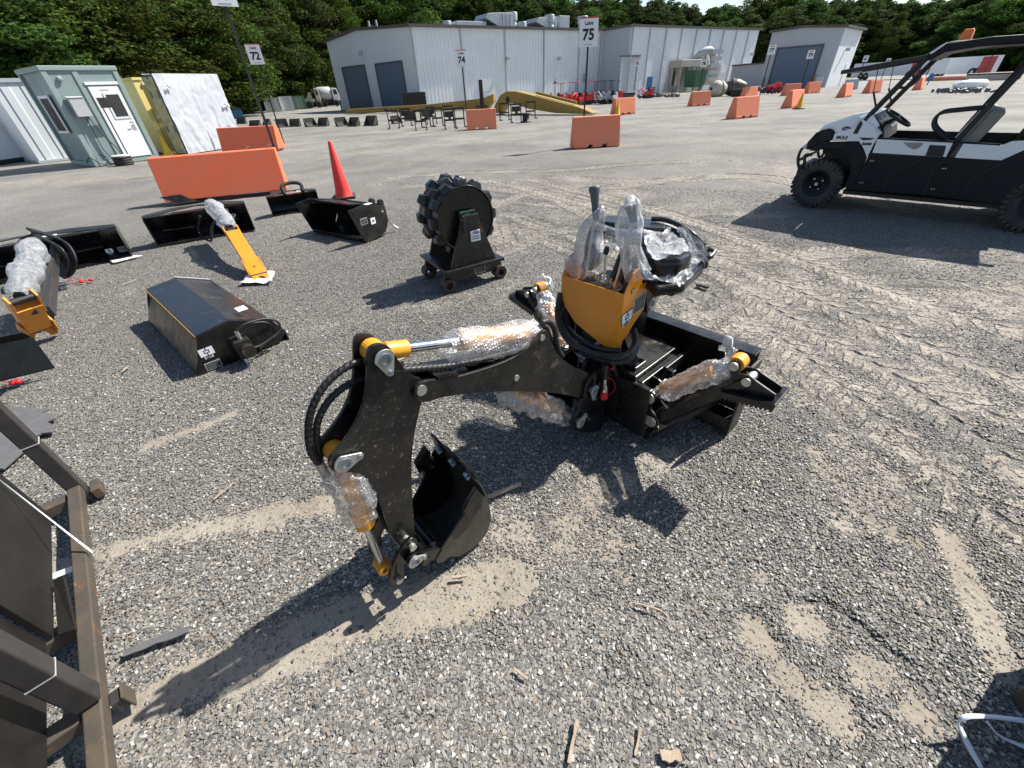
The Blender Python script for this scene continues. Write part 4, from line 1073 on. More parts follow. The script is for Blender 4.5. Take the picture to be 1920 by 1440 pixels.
# yellow container
YA = G(318, 290); n_ = fs.b*-1
yo = fs.o+fs.a*(LS_+.75)+n_*1.2
fy = Frame(yo, fs.deg)
yc = fy.thing('yellow_container', 'yellow ribbed container cabin with white window bars behind the grey-green booth', 'container')
m = MB(); m.mm((0, 0, .05), (2.05, 3, 2.4)); m.build('body', M['cont_yellow'], yc)
m = MB(); m.mm((-.03, -.03, 2.402), (2.08, 3.03, 2.48)); m.build('roof', M['cont_yellow'], yc)
m = MB(); m.mm((.35, -.02, 1.35), (1.95, -.003, 2.2)); w = m.build('window', M['glass_dark'], yc)
for k in range(6):
    m = MB(); m.mm((.33+k*.3, -.07, 1.3), (.38+k*.3, -.022, 2.25)); m.build('window_bar', M['white'], w)
m = MB(); m.mm((.25, -.06, 2.252), (2.05, -.004, 2.33)); m.mm((.25, -.06, 1.2), (2.05, -.004, 1.298)); m.build('window_frame', M['white'], w)
# film-wrapped cabin
WA_ = G(357, 290); wr_o = WA_
WBp = atdist(437, 270, G(440, 268).xy.length)
fwp = Frame(G(352, 290), fs.deg+16)
wc = fwp.thing('wrapped_cabin', 'cabin frame wrapped in crinkled clear plastic film with straw-coloured side, left of the signs', 'cabin')
WL, WD, WHh = 2.75, .5, 2.5
m = MB()
for u, v in ((0, 0), (WL-.12, 0), (0, WD-.12), (WL-.12, WD-.12)): m.mm((u, v, 0), (u+.12, v+.12, WHh-.125))
m.mm((0, 0, WHh-.12), (WL, .12, WHh)); m.mm((0, WD-.12, WHh-.12), (WL, WD, WHh)); m.mm((0, .122, WHh-.12), (.12, WD-.122, WHh)); m.mm((WL-.12, .122, WHh-.12), (WL, WD-.122, WHh))
m.mm((.122, 0, 0), (WL-.122, .12, .12)); m.build('frame', M['ink_grey'], wc)
m = MB(); m.mm((.14, .1, .15), (WL-.14, .16, WHh-.2)); m.build('glazed_front', M['grey_paint'], wc)
m = MB(); m.grid(lambda a, b: V(-.02-.03*math.sin(a*9)*math.sin(b*14), a*WD, .05+b*(WHh-.1)), 14, 20); m.build('side_panel', M['straw'], wc)
def film_fn(a, b):  # gentle folds
    x = a*WL; z = .02+b*(WHh+.02)
    n = mnoise.noise(Vector((x*2.2, 5, z*1.6)))+.5*mnoise.noise(Vector((x*6, 9, z*4)))
    return V(x, -.05-.035*abs(n)-.03*(1-b)*abs(math.sin(x*5+n*3)), z)
m = MB(); m.grid(film_fn, 60, 50); m.grid(lambda a, b: V(WL+.03+.06*abs(mnoise.noise(Vector((3, a*6, b*5)))), a*WD, .02+b*(WHh+.02)), 24, 30); m.build('plastic_film', M['film_shed'], wc)
m = MB(); m.grid(lambda a, b: V(a*WL, b*WD, WHh+.03+.03*mnoise.noise(Vector((a*7, b*7, 1)))), 20, 20); m.build('film_top', M['film_shed'], wc)
for (u, z, w, hh) in ((.35, 2.15, .2, .1), (WL-.2, 1.5, .3, .1)):
    m = MB(); m.grid(lambda a, b: V(u+(a-.5)*w, -.15-.03*math.sin(a*8+b*5), z+(b-.5)*hh), 8, 6); m.build('tape_patch', M['white'], wc)
# white slabs/containers at the far left
wh1 = Frame(G(128, 302), fs.deg+2)
cA = G(100, 285)
f1 = Frame(atdist(70, 275, 25.5), fs.deg)
c1 = f1.thing('white_cabin', 'white flat-pack cabin standing left of the grey-green booth', 'cabin')
m = MB(); m.mm((-.2, 0, .08), (2.3, 5.8, 2.5)); m.build('body', corrugated('white_ribbed_cabin', (.62, .66, .69), .55, 'X', amp=.05), c1)
m = MB(); m.mm((-.25, -.05, 0), (2.35, 5.85, .078)); m.build('base_frame', M['hvac'], c1); m = MB(); m.mm((-.25, -.05, 2.502), (2.35, 5.85, 2.62)); m.build('roof', M['hvac'], c1)
f2_ = Frame(atdist(-10, 275, 27), fs.deg+25)
c2 = f2_.thing('white_cabin', 'plain white cabin wall cut off by the left edge of the photo', 'cabin')
m = MB(); m.mm((-3, 0, .15), (3.2, 2.4, 2.45)); m.build('body', M['wall_smooth'], c2)
m = MB(); m.mm((-3.05, -.05, 0), (3.25, 2.45, .148)); m.build('base_frame', M['post'], c2); m = MB(); m.mm((-3.05, -.05, 2.452), (3.25, 2.45, 2.55)); m.build('roof', M['wall_smooth'], c2)
# stack of black rings with a white disc on top
p = G(235, 309)
st = thing('hose_coil_stack', 'stack of black corrugated rings with a pale disc on top before the booth', 'coil', (p.x, p.y, 0))
for k in range(4):
    m = MB(); m.lathe([(.2, 0), (.26, .0), (.28, .03), (.26, .06), (.2, .06)], (0, 0, k*.066), n=28); m.build('ring', M['rubber'], st)
m = MB(); m.lathe([(0, .0), (.26, .0), (.26, .03), (0, .03)], (0, 0, .265), n=28); m.build('lid', M['paper'], st, bevel=.004)

# ------------------------------------------------------------------ row of black loader buckets and frames
def loader_bucket():
    r = thing('loader_bucket', 'x', 'bucket')
    prof = [(0, .05), (.1, 0), (.6, 0), (.63, .03), (.2, .06), (.08, .12), (.02, .3), (.02, .6), (.04, .62), (-.03, .62), (-.05, .3)]
    m = MB(); m.prism([(-.9, -y, z) for y, z in prof], (1.8, 0, 0)); m.build('shell', M['bucket'], r)
    side = [(-.04, .02), (.1, 0), (.62, 0), (.05, .6), (-.04, .62)]
    for x in (-.9, .87):
        m = MB(); m.prism([(x, -y, z) for y, z in side], (.03, 0, 0)); m.build('side_plate', M['bucket'], r)
    m = MB(); m.mm((-.5, .055, .1), (.5, .1, .55)); m.build('mount_plate', M['black_dusty'], r)
    return r
lb = loader_bucket(); firstb = True
slots = [((456, 232), 20, .9), ((482, 240), 15, .9), ((505, 236), 0, .85), ((530, 238), 10, .9), ((556, 237), 18, .85), ((582, 237), 12, .9), ((610, 236), 15, .9), ((640, 236), 8, .9), ((668, 236), 5, .9), ((700, 235), 5, 1), ((742, 231), 12, .8), ((770, 226), -10, 1)]
for i, (q, a, s) in enumerate(slots):
    p = G(*q); o = lb if firstb else copy_tree(lb); firstb = False
    o.location = (p.x, p.y, 0); o.rotation_euler = (0, 0, R(a-5+random.choice((-30, -15, 25, 40)))); o.scale = (s*.46, s*.75, s*.85)
    o['label'] = 'black loader bucket in the long row between the barriers and the warehouse'; o['group'] = 'row of black loader buckets'
def attach_frame(kind):
    r = thing('fork_frame', 'x', 'attachment')
    for x in (-.5, .44):
        m = MB(); m.mm((x, 0, 0), (x+.08, .08, 1.05)); m.build('upright', M['post'], r)
        m = MB(); m.mm((x, -.7, .0), (x+.1, -.003, .05)); m.build('foot', M['post'], r)
    for z in (.95, .4):
        m = MB(); m.mm((-.418, .01, z), (.438, .07, z+.1)); m.build('crossbar', M['post'], r)
    if kind:
        m = MB(); m.mm((-.4, -.05, .6), (.4, .0, .9)); m.mm((-.1, -.4, .45), (.1, .0, .6)); m.build('plate', M['black_dusty'], r)
    return r
fa = [attach_frame(0), attach_frame(1)]; used_ = [False, False]
for i, (q, a) in enumerate([((740, 240), -10), ((763, 236), 10), ((790, 243), 0), ((800, 238), 30), ((822, 236), 15), ((845, 241), 0), ((862, 238), 10), ((905, 232), 0), ((946, 225), 5), ((968, 229), 0), ((995, 222), 0), ((810, 232), 0), ((842, 229), 0)]):
    k = i % 2; p = G(*q); o = fa[k] if not used_[k] else copy_tree(fa[k]); used_[k] = True
    o.location = (p.x, p.y, 0); o.rotation_euler = (0, 0, R(a+10)); o.scale = (.6, .6, .82)
    o['label'] = 'small black steel attachment frame standing on the gravel before the warehouse' if k == 0 else 'small black steel attachment frame with a plate, standing before the warehouse'
    o['group'] = 'black frames before the warehouse' if k == 0 else 'black plated frames before the warehouse'
p = G(986, 229); m = MB(); m.lathe([(.3, 0), (.3, .04), (.18, .06), (.18, .36), (.3, .38), (.3, .42), (0, .42)], n=20); o = m.build('cable_drum', M['post']); o.location = p; tag(o, 'small black drum standing right of sign 74', 'drum')
# black stacked bin
p = G(759, 209); r = thing('skip_bin', 'tall black steel bin beside the blue gable door corner of the warehouse', 'bin', (p.x, p.y, 0), R(8))
hz = hgt(775, 173, p.xy.length)
m = MB(); m.mm((0, 0, 0), (2.3, 2, hz)); m.build('body', M['post'], r)
for k in range(5):
    m = MB(); m.mm((-.05, -.08, .1+k*hz/5), (2.35, -.003, .2+k*hz/5)); m.build('rib', M['post'], r)
# excavator boom lying on the gravel (big yellow bent beam) and stick behind it
pa = G(927, 214); pb = G(1110, 216)
fx = Frame(pa, to=pb); LL = (pb-pa).length
bo = fx.thing('excavator_boom', 'long bent yellow excavator boom lying before the ribbed warehouse wall', 'excavator boom')
pts = [fx.L(x, y, v=0) for x, y in [(925, 213), (927, 198), (938, 178), (950, 171), (966, 171), (995, 178), (1040, 190), (1085, 201), (1111, 212), (1105, 217), (1090, 216), (1040, 212), (990, 204), (955, 192), (945, 196), (935, 212)]]
m = MB(); m.prism([(a, .0, max(b_, .05)) for a, _, b_ in pts], (0, .7, 0)); m.build('beam', M['cat'], bo, bevel=.03)
q0 = fx.L(952, 187, v=0); m = MB(); m.cyl((q0[0], -.04, q0[2]), (q0[0], .0, q0[2]), .18, 16); m.build('pivot_boss', M['post'], bo)
q0 = fx.L(1000, 183, v=0); q1 = fx.L(1098, 204, v=0)
m = MB(); m.cyl((q0[0], .35, q0[2]+.25), (q1[0]-1, .35, q1[2]+.3), .08, 10); m.build('cylinder', M['cat'], bo)
pc = G(668, 214); pd = G(925, 205); fx2 = Frame(pc, to=pd)
bs_ = fx2.thing('excavator_stick', 'tapered yellow excavator stick lying behind the black frames', 'excavator stick')
pts = [fx2.L(x, y, v=0) for x, y in [(645, 213), (650, 205), (700, 202), (800, 196), (880, 187), (905, 184), (925, 176), (925, 190), (915, 204), (800, 212)]]
m = MB(); m.prism([(a, .0, max(b_, .05)) for a, _, b_ in pts], (0, .6, 0)); m.build('beam', M['cat'], bs_, bevel=.03)
q0 = fx2.L(722, 200, v=0); q1 = fx2.L(850, 190, v=0); m = MB(); m.cyl((q0[0], -.03, q0[2]-.25), (q0[0], .0, q0[2]-.25), .12, 12); m.build('pivot_boss', M['post'], bs_)
m = MB(); q0 = fx2.L(905, 190, v=0); m.mm((q0[0]-.25, -.06, .1), (q0[0]+.1, 0, 2.2)); m.build('bracket', M['post'], bs_)
# red and grey mini machines with canopies
def mini_machine(col, canopy, kind):
    r = thing('mini_excavator', 'x', 'mini machine')
    for y in (-.45, .3):
        m = MB(); m.prism([(-.7, y, .08), (-.6, y, 0), (.6, y, 0), (.7, y, .08), (.7, y, .3), (.6, y, .38), (-.6, y, .38), (-.7, y, .3)], (0, .22, 0)); m.build('track', M['rubber'], r, bevel=.02)
    m = MB(); m.prism([(-.65, -.4, .42), (.4, -.4, .42), (.45, -.4, .75), (-.1, -.4, .8), (-.2, -.4, 1.15), (-.6, -.4, 1.1)], (0, .8, 0)); m.build('body', M[col], r, bevel=.04)
    m = MB(); m.mm((.0, -.2, .8), (.35, .2, .88)); m.mm((-.05, -.2, .882), (.04, .2, 1.3)); m.build('seat', M['post'], r, bevel=.02)
    m = MB(); m.tube([(.45, 0, .5), (.95, 0, 1.25), (1.5, 0, .9)], [.09, .08, .06], 6); m.tube([(1.5, 0, .95), (1.25, 0, .3)], [.06, .05], 6); m.build('boom', M[col], r)
    m = MB(); m.prism([(1.35, -.2, .3), (1.1, -.2, .3), (1.05, -.2, .05), (1.3, -.2, .0)], (0, .4, 0)); m.build('bucket', M['post'], r)
    if canopy:
        for y in (-.4, .38):
            m = MB(); m.bar((-.5, y, 1.1), (-.45, y, 2.2), .05); m.build('canopy_post', M['post'], r)
        m = MB(); m.mm((-.75, -.5, 2.2), (.6, .5, 2.27)); m.build('canopy', M[canopy], r, bevel=.02)
    return r
mm_ = [(mini_machine('red', 'red', 0), 'red mini excavator with a red flat canopy in front of the warehouse', 'red mini excavators'),
       (mini_machine('red', None, 0), 'red open mini loader without canopy in front of the warehouse', 'open red mini loaders'),
       (mini_machine('hvac', 'post', 0), 'grey-blue mini machine with a dark canopy near the pale warehouse door', 'grey mini machines')]
usedm = [0, 0, 0]
for q, k, a in [((1046, 197), 0, 200), ((1074, 194), 0, 160), ((1062, 196), 1, 190), ((1108, 193), 0, 190), ((1086, 197), 1, 230), ((1099, 196), 1, 170), ((1124, 193), 2, 200), ((1135, 194), 2, 160), ((1147, 194), 2, 210), ((1157, 190), 1, 180), ((1214, 184), 1, 200)]:
    rr_, lab, grp = mm_[k]; o = rr_ if not usedm[k] else copy_tree(rr_); usedm[k] = 1
    p = G(*q); o.location = (p.x, p.y, 0); o.rotation_euler = (0, 0, R(a+random.uniform(-20, 20))); o['label'] = lab; o['group'] = grp
    sc_ = .74 if k != 1 else .72; o.scale = (sc_,)*3
def junk(name, label, cat, px0, px1, py0, py1, mat, seed, nb=14, depth=1.6):
    """heap of pieces between pixel columns px0..px1 standing on the ground at row py1"""
    a = G(px0, py1); b_ = G(px1, py1); f = Frame(a, to=b_); L = (b_-a).length; hh = hgt((px0+px1)/2, py0, ((a+b_)/2).xy.length)
    g = random.Random(seed); m = MB()
    for k in range(nb):
        w = L/nb*g.uniform(1.2, 2.4); u = g.uniform(0, L-w*.5); hz_ = hh*g.uniform(.35, 1)
        rot = Matrix.Rotation(g.uniform(-.5, .5), 3, 'Y') @ Matrix.Rotation(g.uniform(-1, 1), 3, 'Z')
        m.box((u+w*.3, g.uniform(0, depth), hz_*.42), (w*.7, g.uniform(.1, .5), hz_*.7), rot)
    o = m.build(name, M[mat], None, bevel=.02); o.location = f.o; o.rotation_euler = (0, 0, f.ang); tag(o, label, cat, kind='stuff'); return o
def box_thing(name, label, cat, px0, px1, py0, py1, mat, depth=2., group=None, lean=0, tops='post'):
    a, b_ = faceline(px0, px1, py1); f = Frame(a, to=b_); L = (b_-a).length; hh = hgt((px0+px1)/2, py0, ((a+b_)/2).xy.length)
    r = f.thing(name, label, cat, group)
    m = MB(); m.prism([(0, 0, 0), (L, 0, 0), (L+lean, 0, hh), (lean*.5, 0, hh)], (0, depth, 0)); m.build('body', M[mat], r, bevel=.02)
    m = MB(); m.mm((-.03, -.05, hh-.12 if lean == 0 else hh*.5), (L+.03, -.006, hh if lean == 0 else hh*.55)); m.build('rim', M[tops], r)
    return r
box_thing('black_skip', 'black open skip standing in front of the pale warehouse door', 'skip', 1168, 1198, 160, 178, 'post', 2)
box_thing('black_skip', 'low grey mesh bin just behind the barrier with the small yellow cone', 'bin', 1165, 1189, 174, 187, 'ink_grey', 1)
box_thing('mustard_bin', 'low mustard yellow bin right of sign 76', 'bin', 1204, 1226, 164, 176, 'cat', 1.2)
junk('scrap_heap', 'low heap of red and dark machine parts right of sign 76', 'scrap', 1190, 1260, 172, 183, 'scrap', 3, 26)
junk('scrap_heap', 'dark machine parts lying between the red mini machines', 'scrap', 1060, 1165, 184, 194, 'scrap', 4, 22)
p = G(1345, 181); r = thing('mixer_drum', 'rust-stained white concrete mixer drum lying right of the dust collector', 'mixer drum', (p.x, p.y, 0), R(15))
m = MB(); m.lathe([(.3, 0), (.9, .1), (1.5, 1.4), (1.45, 2.4), (.7, 4.2), (.55, 4.3)], (-1.9, 0, 1.35), (1, .15, -.05), 20); m.v = [(a*.62, b_*.62, c*.62) for a, b_, c in m.v]; m.build('drum', M['dustcol'], r)
r.scale = (.75, .75, .75)
m = MB(); m.ring((-.12, .16, .79), (.03, .18, .79), .98, .86, 24); m.build('rolling_ring', M['scrap'], r)
p = G(1362, 180); r = thing('mixer_drum', 'reddish rusty concrete mixer drum beside the white one', 'mixer drum', (p.x, p.y, 0), R(-20)); r.scale = (.72, .72, .72)
m = MB(); m.lathe([(.3, 0), (.8, .1), (1.2, 1.2), (1.15, 2.), (.6, 3.2)], (-.5, .6, 1.1), (1, .15, .0), 20); m.v = [(a*.8, b_*.8, c*.8) for a, b_, c in m.v]; m.build('drum', M['steel_rust'], r)
m = MB(); m.ring((.4, .56, .88), (.56, .58, .88), 1.02, .88, 24); m.build('rolling_ring', M['scrap'], r)
box_thing('black_skip', 'low black blade plate leaning by the annex, left of sign 77', 'plate', 1370, 1402, 167, 181, 'post', .6)
junk('scrap_heap', 'brown heap of scrap behind the barrier at sign 77', 'scrap', 1402, 1424, 159, 172, 'steel_rust', 8, 10)
# blue lift cage
a = G(1410, 163); hb = hgt(1420, 137, a.xy.length); r = thing('lift_cage', 'blue railed work platform cage standing by the low annex', 'lift', (a.x, a.y, 0), R(5))
m = MB(); m.mm((0, 0, .2), (2.2, 1.2, hb*.5)); m.build('base', M['blue'], r)
for k in range(5):
    m = MB(); m.mm((k*.52, 0, hb*.5), (k*.52+.07, .07, hb)); m.build('rail_post', M['blue'], r)
m = MB(); m.mm((0, -.005, hb), (2.2, .08, hb+.08)); m.mm((.002, -.006, hb*.75), (2.198, -.001, hb*.78)); m.build('rail', M['blue'], r)
# red compact loader in front of blue door
a = G(1442, 176); r = thing('compact_loader', 'red and black four-wheeled compact loader parked before the blue garage door', 'loader', (a.x, a.y, 0), R(5)); r.scale = (.56, .56, .6)
for x in (.45, 1.75):
    for y in (0, 1.):
        m = MB(); m.lathe([(.2, -.12), (.42, -.12), (.45, -.06), (.45, .06), (.42, .12), (.2, .12)], (x, y, .45), (0, 1, 0), 18); w = m.build('wheel', M['tyre'], r)
        m = MB(); m.lathe([(0, -.06), (.2, -.08), (.2, .05), (0, .05)], (x, y, .45), (0, 1, 0), 14); m.build('rim', M['red'], w)
m = MB(); m.prism([(0, .15, .5), (2.1, .15, .5), (2.1, .15, 1.2), (1.3, .15, 1.5), (.8, .15, .95), (.2, .15, 1.1)], (0, .8, 0)); m.build('body', M['red'], r, bevel=.04)
m = MB(); m.bar((1.9, .1, 1.3), (-.5, .1, .9), .12); m.bar((1.9, 1, 1.3), (-.5, 1, .9), .12); m.build('lift_arms', M['red'], r)
m = MB(); m.prism([(-.5, -.1, .2), (-1., -.1, .1), (-.9, -.1, .3), (-.5, -.1, .8)], (0, 1.3, 0)); m.build('bucket', M['post'], r)
# small white barrier
b5 = make_barrier('white_barrier', 'grey_paint', 1.3); p = G(1592, 168); b5.location = p; b5.rotation_euler = (0, 0, R(10)); tag(b5, 'single grey-white barrier between the garage and sign 81')

# white, green containers and trucks left of the warehouse
def container(px0, px1, py0, py1, mat, label, grp, depth=5.8):
    a, b_ = faceline(px0, px1, py1); f = Frame(a, to=b_); L = (b_-a).length; hh = hgt((px0+px1)/2, py0, ((a+b_)/2).xy.length)
    r = f.thing('shipping_container', label, 'container', grp)
    m = MB(); m.mm((.05, .03, .1), (L-.05, depth, hh-.06)); m.build('body', M[mat], r)
    m = MB(); m.mm((0, 0, 0), (L, depth+.02, .098)); m.mm((0, 0, hh-.058), (L, depth+.02, hh)); m.mm((0, -.01, .1), (.12, .1, hh-.06)); m.mm((L-.12, -.01, .1), (L, .1, hh-.06)); m.build('frame', M[mat], r)
    for q in (.32, .45, .58, .7):
        m = MB(); m.mm((L*q, -.03, .1), (L*q+.05, .029, hh-.1)); m.build('lock_rod', M['grey_paint'] if mat != 'cont_white' else M['hvac'], r)
    return r
container(500, 528, 183, 210, 'cont_white', 'white container with rusty streaks, left one of the pair left of the green container', None)
container(529, 554, 180, 208, 'cont_white', 'white container right next to the green container', None)
container(553, 577, 179, 205, 'cont_green', 'dark green container left of the parked trucks', None)
def truck(px0, px1, py1, kind, label):
    a, b_ = faceline(px0, px1, py1); f = Frame(a, to=b_); L = (b_-a).length; r = f.thing('tank_truck' if kind else 'flatbed_truck', label, 'truck')
    s = L/6.
    for x in (.8, 1.7, 4.9):
        for y in (0, 1.9):
            m = MB(); m.lathe([(.25, -.15), (.48, -.15), (.5, 0), (.48, .15), (.25, .15), (.2, .02), (0, .02)], (x*s, y, .5), (0, 1, 0), 16); m.build('wheel', M['tyre'], r)
    m = MB(); m.mm((.1, .3, .6), (L-.1, 1.7, .85)); m.build('chassis', M['post'], r)
    if kind:
        m = MB(); m.lathe([(0, 0), (.8, .08), (1., .3), (1., 3.7*s), (.8, 3.95*s), (0, 4*s)], (.1, 1., 1.9), (1, 0, 0), 20); m.build('tank', M['grey_paint'], r)
        c = M['white']
    else:
        m = MB(); m.mm((.1, .1, .86), (3.8*s, 1.9, 1.3)); m.prism([(.4, .4, 1.3), (3.2*s, .4, 1.3), (2.8*s, .4, 2.1), (.9, .4, 2.2)], (0, 1.2, 0)); m.build('load', M['dustcol'], r)
        c = M['dustcol']
    m = MB(); m.prism([(4.3*s, .05, .86), (6*s, .05, .86), (6*s, .05, 1.6), (5.6*s, .05, 2.6), (4.3*s, .05, 2.7)], (0, 1.95, 0)); cb = m.build('cab', c, r, bevel=.06)
    m = MB(); m.prism([(4.7*s, .03, 1.75), (5.75*s, .03, 1.75), (5.5*s, .03, 2.4), (4.7*s, .03, 2.4)], (0, .018, 0)); m.build('side_window', M['glass_dark'], cb)
    return r
truck(575, 606, 203, 0, 'old pale work truck with a rusty load, left of the white tank truck')
truck(598, 641, 200, 1, 'white tank truck parked beside the warehouse corner')
box_thing('blue_tarp_pile', 'pile under a blue tarpaulin behind the film-wrapped cabin', 'pile', 438, 458, 203, 222, 'blue', 2)
# far right: trailers
def trailer(px0, px1, yt, yb, y1, label, red):
    a = G(px0, y1); b_ = G(px1, y1-3); f = Frame(a, to=b_); L = (b_-a).length; ds = ((a+b_)/2).xy.length
    h1 = hgt((px0+px1)/2, yt, ds); h0 = hgt((px0+px1)/2, yb, ds); r = f.thing('box_trailer', label, 'trailer')
    m = MB(); m.mm((0, 0, h0), (L, 2.5, h1)); b = m.build('box', M['wall_smooth'], r)
    m = MB(); m.mm((L-.1, -.03, h0), (L+.02, -.003, h1)); m.build('rear_frame', M['roof_trim'], b)
    if red:
        u = L*red; m = MB(); m.mm((u, -.03, h0+.05), (u+1.6, -.006, h1-.1)); m.build('red_panel', M['redstrip'], b)
    for x in (.15, .22, .78, .87):
        m = MB(); m.lathe([(.2, -.12), (.5, -.12), (.5, .12), (.2, .12), (0, .1)], (L*x, .1, .5), (0, 1, 0), 16); m.build('wheel', M['tyre'], r)
    return r
tr1 = trailer(1592, 1735, 116, 142, 151, 'long white box trailer with a red panel, seen under the raised windshield', .78)
tr2 = trailer(1738, 1842, 108, 139, 146, 'pale grey box trailer with a dark rear stripe seen through the cab opening', .86)
tr3 = trailer(1608, 1700, 103, 116, 136, 'white box trailer with dark lettering behind the nearest trailer', 0)
L3 = 12
text('writing', 'AEROKING', 1.3, tr3.children[0].matrix_world @ V(0, 0, 0) if False else (7.5, -.02, hgt(1640, 109, G(1650, 136).xy.length)), (1, 0, 0), (0, 0, 1), M['ink'], tr3.children[0], bold=.03)
box_thing('beam_stack', 'stack of long red-and-white barrier rails at the far right', 'rails', 1728, 1812, 143, 151, 'barrier_faded', 1.5, tops='paper')
box_thing('concrete_blocks', 'low row of weathered grey concrete blocks right of the red-and-white rails', 'blocks', 1808, 1898, 137, 151, 'dustcol', 1.5)
box_thing('red_car', 'dark red car roof seen through the rear of the cab', 'car', 1880, 1912, 135, 149, 'redstrip', 2)
junk('scrap_heap', 'flat heap of dark metal frames behind the utility vehicle', 'scrap', 1725, 1838, 162, 175, 'ink_grey', 21, 40)
p = G(1820, 166); m = MB(); m.lathe([(0, 0), (.35, .2), (.5, 1.2), (.45, 2.4), (.1, 2.9)], (-1.4, 0, .35), (1, .1, 0), 16); m.v = [(a, b_, max(0, c*.7)) for a, b_, c in m.v]; o = m.build('fairing', M['white_paint']); o.location = p; tag(o, 'white rounded plastic shell lying right of the dark metal heap', 'shell')
p = G(1740, 160); r = thing('person_seat', 'dark blue outboard-like machine standing on the metal heap', 'machine', (p.x, p.y, 0)); m = MB(); m.prism([(-.4, 0, .6), (.4, 0, .6), (.5, 0, 1.4), (0, 0, 1.7), (-.3, 0, 1.3)], (0, .5, 0)); m.cyl((0, .25, 0), (0, .25, .6), .1, 8); m.build('body', M['blue'], r, bevel=.05)
r.name = 'small_machine'; r.scale = (.5, .5, .55)
# ------------------------------------------------------------------ backhoe attachment (main subject)
# local frame: x = from the bucket towards the seat, y = away from the camera side, z up
FB = Frame((-.4744, .9503), 41.0)
BL = FB.L
bh = FB.thing('backhoe_attachment', 'black and orange backhoe attachment with bucket, wrapped cylinders and plastic-covered seat, in the foreground', 'backhoe')
def z2(pts, s=1491/580, ox=540, oy=560, v=.07, u=None, z=None):
    out = []
    for x, y in pts: out.append(V(*BL(ox+x/s, oy+y/s, u=u, v=v, z=z)))
    return out
YN, YF = -.07, .015     # near and far plate planes (y)
TH = .014
def smooth_poly(P, n=3, fixed=()):
    """closed catmull rom"""
    Q = []; N = len(P)
    for i in range(N):
        p0, p1, p2, p3 = P[i-1], P[i], P[(i+1) % N], P[(i+2) % N]
        for k in range(n):
            t = k/n; Q.append(.5*((2*p1)+(-p0+p2)*t+(2*p0-5*p1+4*p2-p3)*t*t+(-p0+3*p1-3*p2+p3)*t**3))
    return Q
# dipper (stick)
dip = z2([(384, 285), (392, 245), (415, 226), (450, 219), (486, 232), (510, 262), (535, 300), (575, 350), (610, 375), (645, 390), (655, 440), (648, 490), (630, 560), (612, 650), (600, 740), (596, 830), (598, 930), (606, 1040), (610, 1110), (612, 1165), (600, 1195), (570, 1205), (535, 1190), (505, 1150), (480, 1090), (455, 1010), (428, 935), (395, 882), (350, 848), (300, 838), (245, 836), (208, 825), (198, 795), (212, 760), (250, 715), (300, 648), (340, 575), (368, 495), (382, 390)])
dip = smooth_poly(dip, 3)
dg = MB(); dg.prism(dip, (0, TH, 0)); dip_n = dg.build('dipper_plate', M['black_dusty'], bh, bevel=.002)
# far plate is the same shape
dg = MB(); dg.prism([V(p.x, YF, p.z) for p in dip], (0, TH, 0)); dg.build('dipper_plate', M['black_dusty'], bh, bevel=.002)
# webs between the plates (front and rear boxed sides)
def web(pts, mat='black', name='web', parent=None, y0=None, y1=None, th=.008):
    y0 = YN+TH+.001 if y0 is None else y0; y1 = YF-.001 if y1 is None else y1
    m = MB()
    P = [V(p.x, 0, p.z) for p in pts]
    for a, b in zip(P, P[1:]):
        d = (b-a).normalized(); n = V(-d.z, 0, d.x)*th
        m.prism([V(a.x, y0, a.z), V(b.x, y0, b.z), V(b.x, y0, b.z)+n, V(a.x, y0, a.z)+n], (0, y1-y0, 0))
    return m.build(name, M[mat], parent or bh)
web(z2([(628, 560), (604, 650), (590, 740), (585, 830), (588, 930), (596, 1040), (600, 1120)]), name='dipper_web')
web(z2([(440, 900), (470, 990), (500, 1080), (520, 1150)]), name='dipper_web')
# boom
boom = z2([(594, 440), (600, 415), (622, 396), (655, 385), (740, 376), (815, 362), (880, 345), (960, 320), (1040, 290), (1100, 258), (1150, 222), (1185, 185), (1205, 158), (1222, 145), (1238, 152), (1250, 185), (1275, 240), (1310, 285), (1360, 320), (1420, 350), (1475, 385), (1495, 430), (1480, 475), (1440, 490), (1380, 470), (1300, 452), (1200, 442), (1080, 438), (980, 440), (880, 446), (790, 456), (720, 468), (655, 487), (620, 482), (600, 466)])
boom = smooth_poly(boom, 3)
YB = -.088
for y in (YB, YF+TH+.004):
    m = MB(); m.prism([V(p.x, y, p.z) for p in boom], (0, .014, 0)); m.build('boom_plate', M['black_scuffed'], bh, bevel=.002)
web(z2([(690, 462), (790, 450), (880, 441), (980, 436), (1080, 434), (1200, 438), (1300, 446)], v=.088), name='boom_web', y0=YB+.015, y1=YF+TH+.003)
web(z2([(735, 388), (815, 374), (880, 357)], v=.088), name='boom_web', y0=YB+.015, y1=YF+TH+.003)
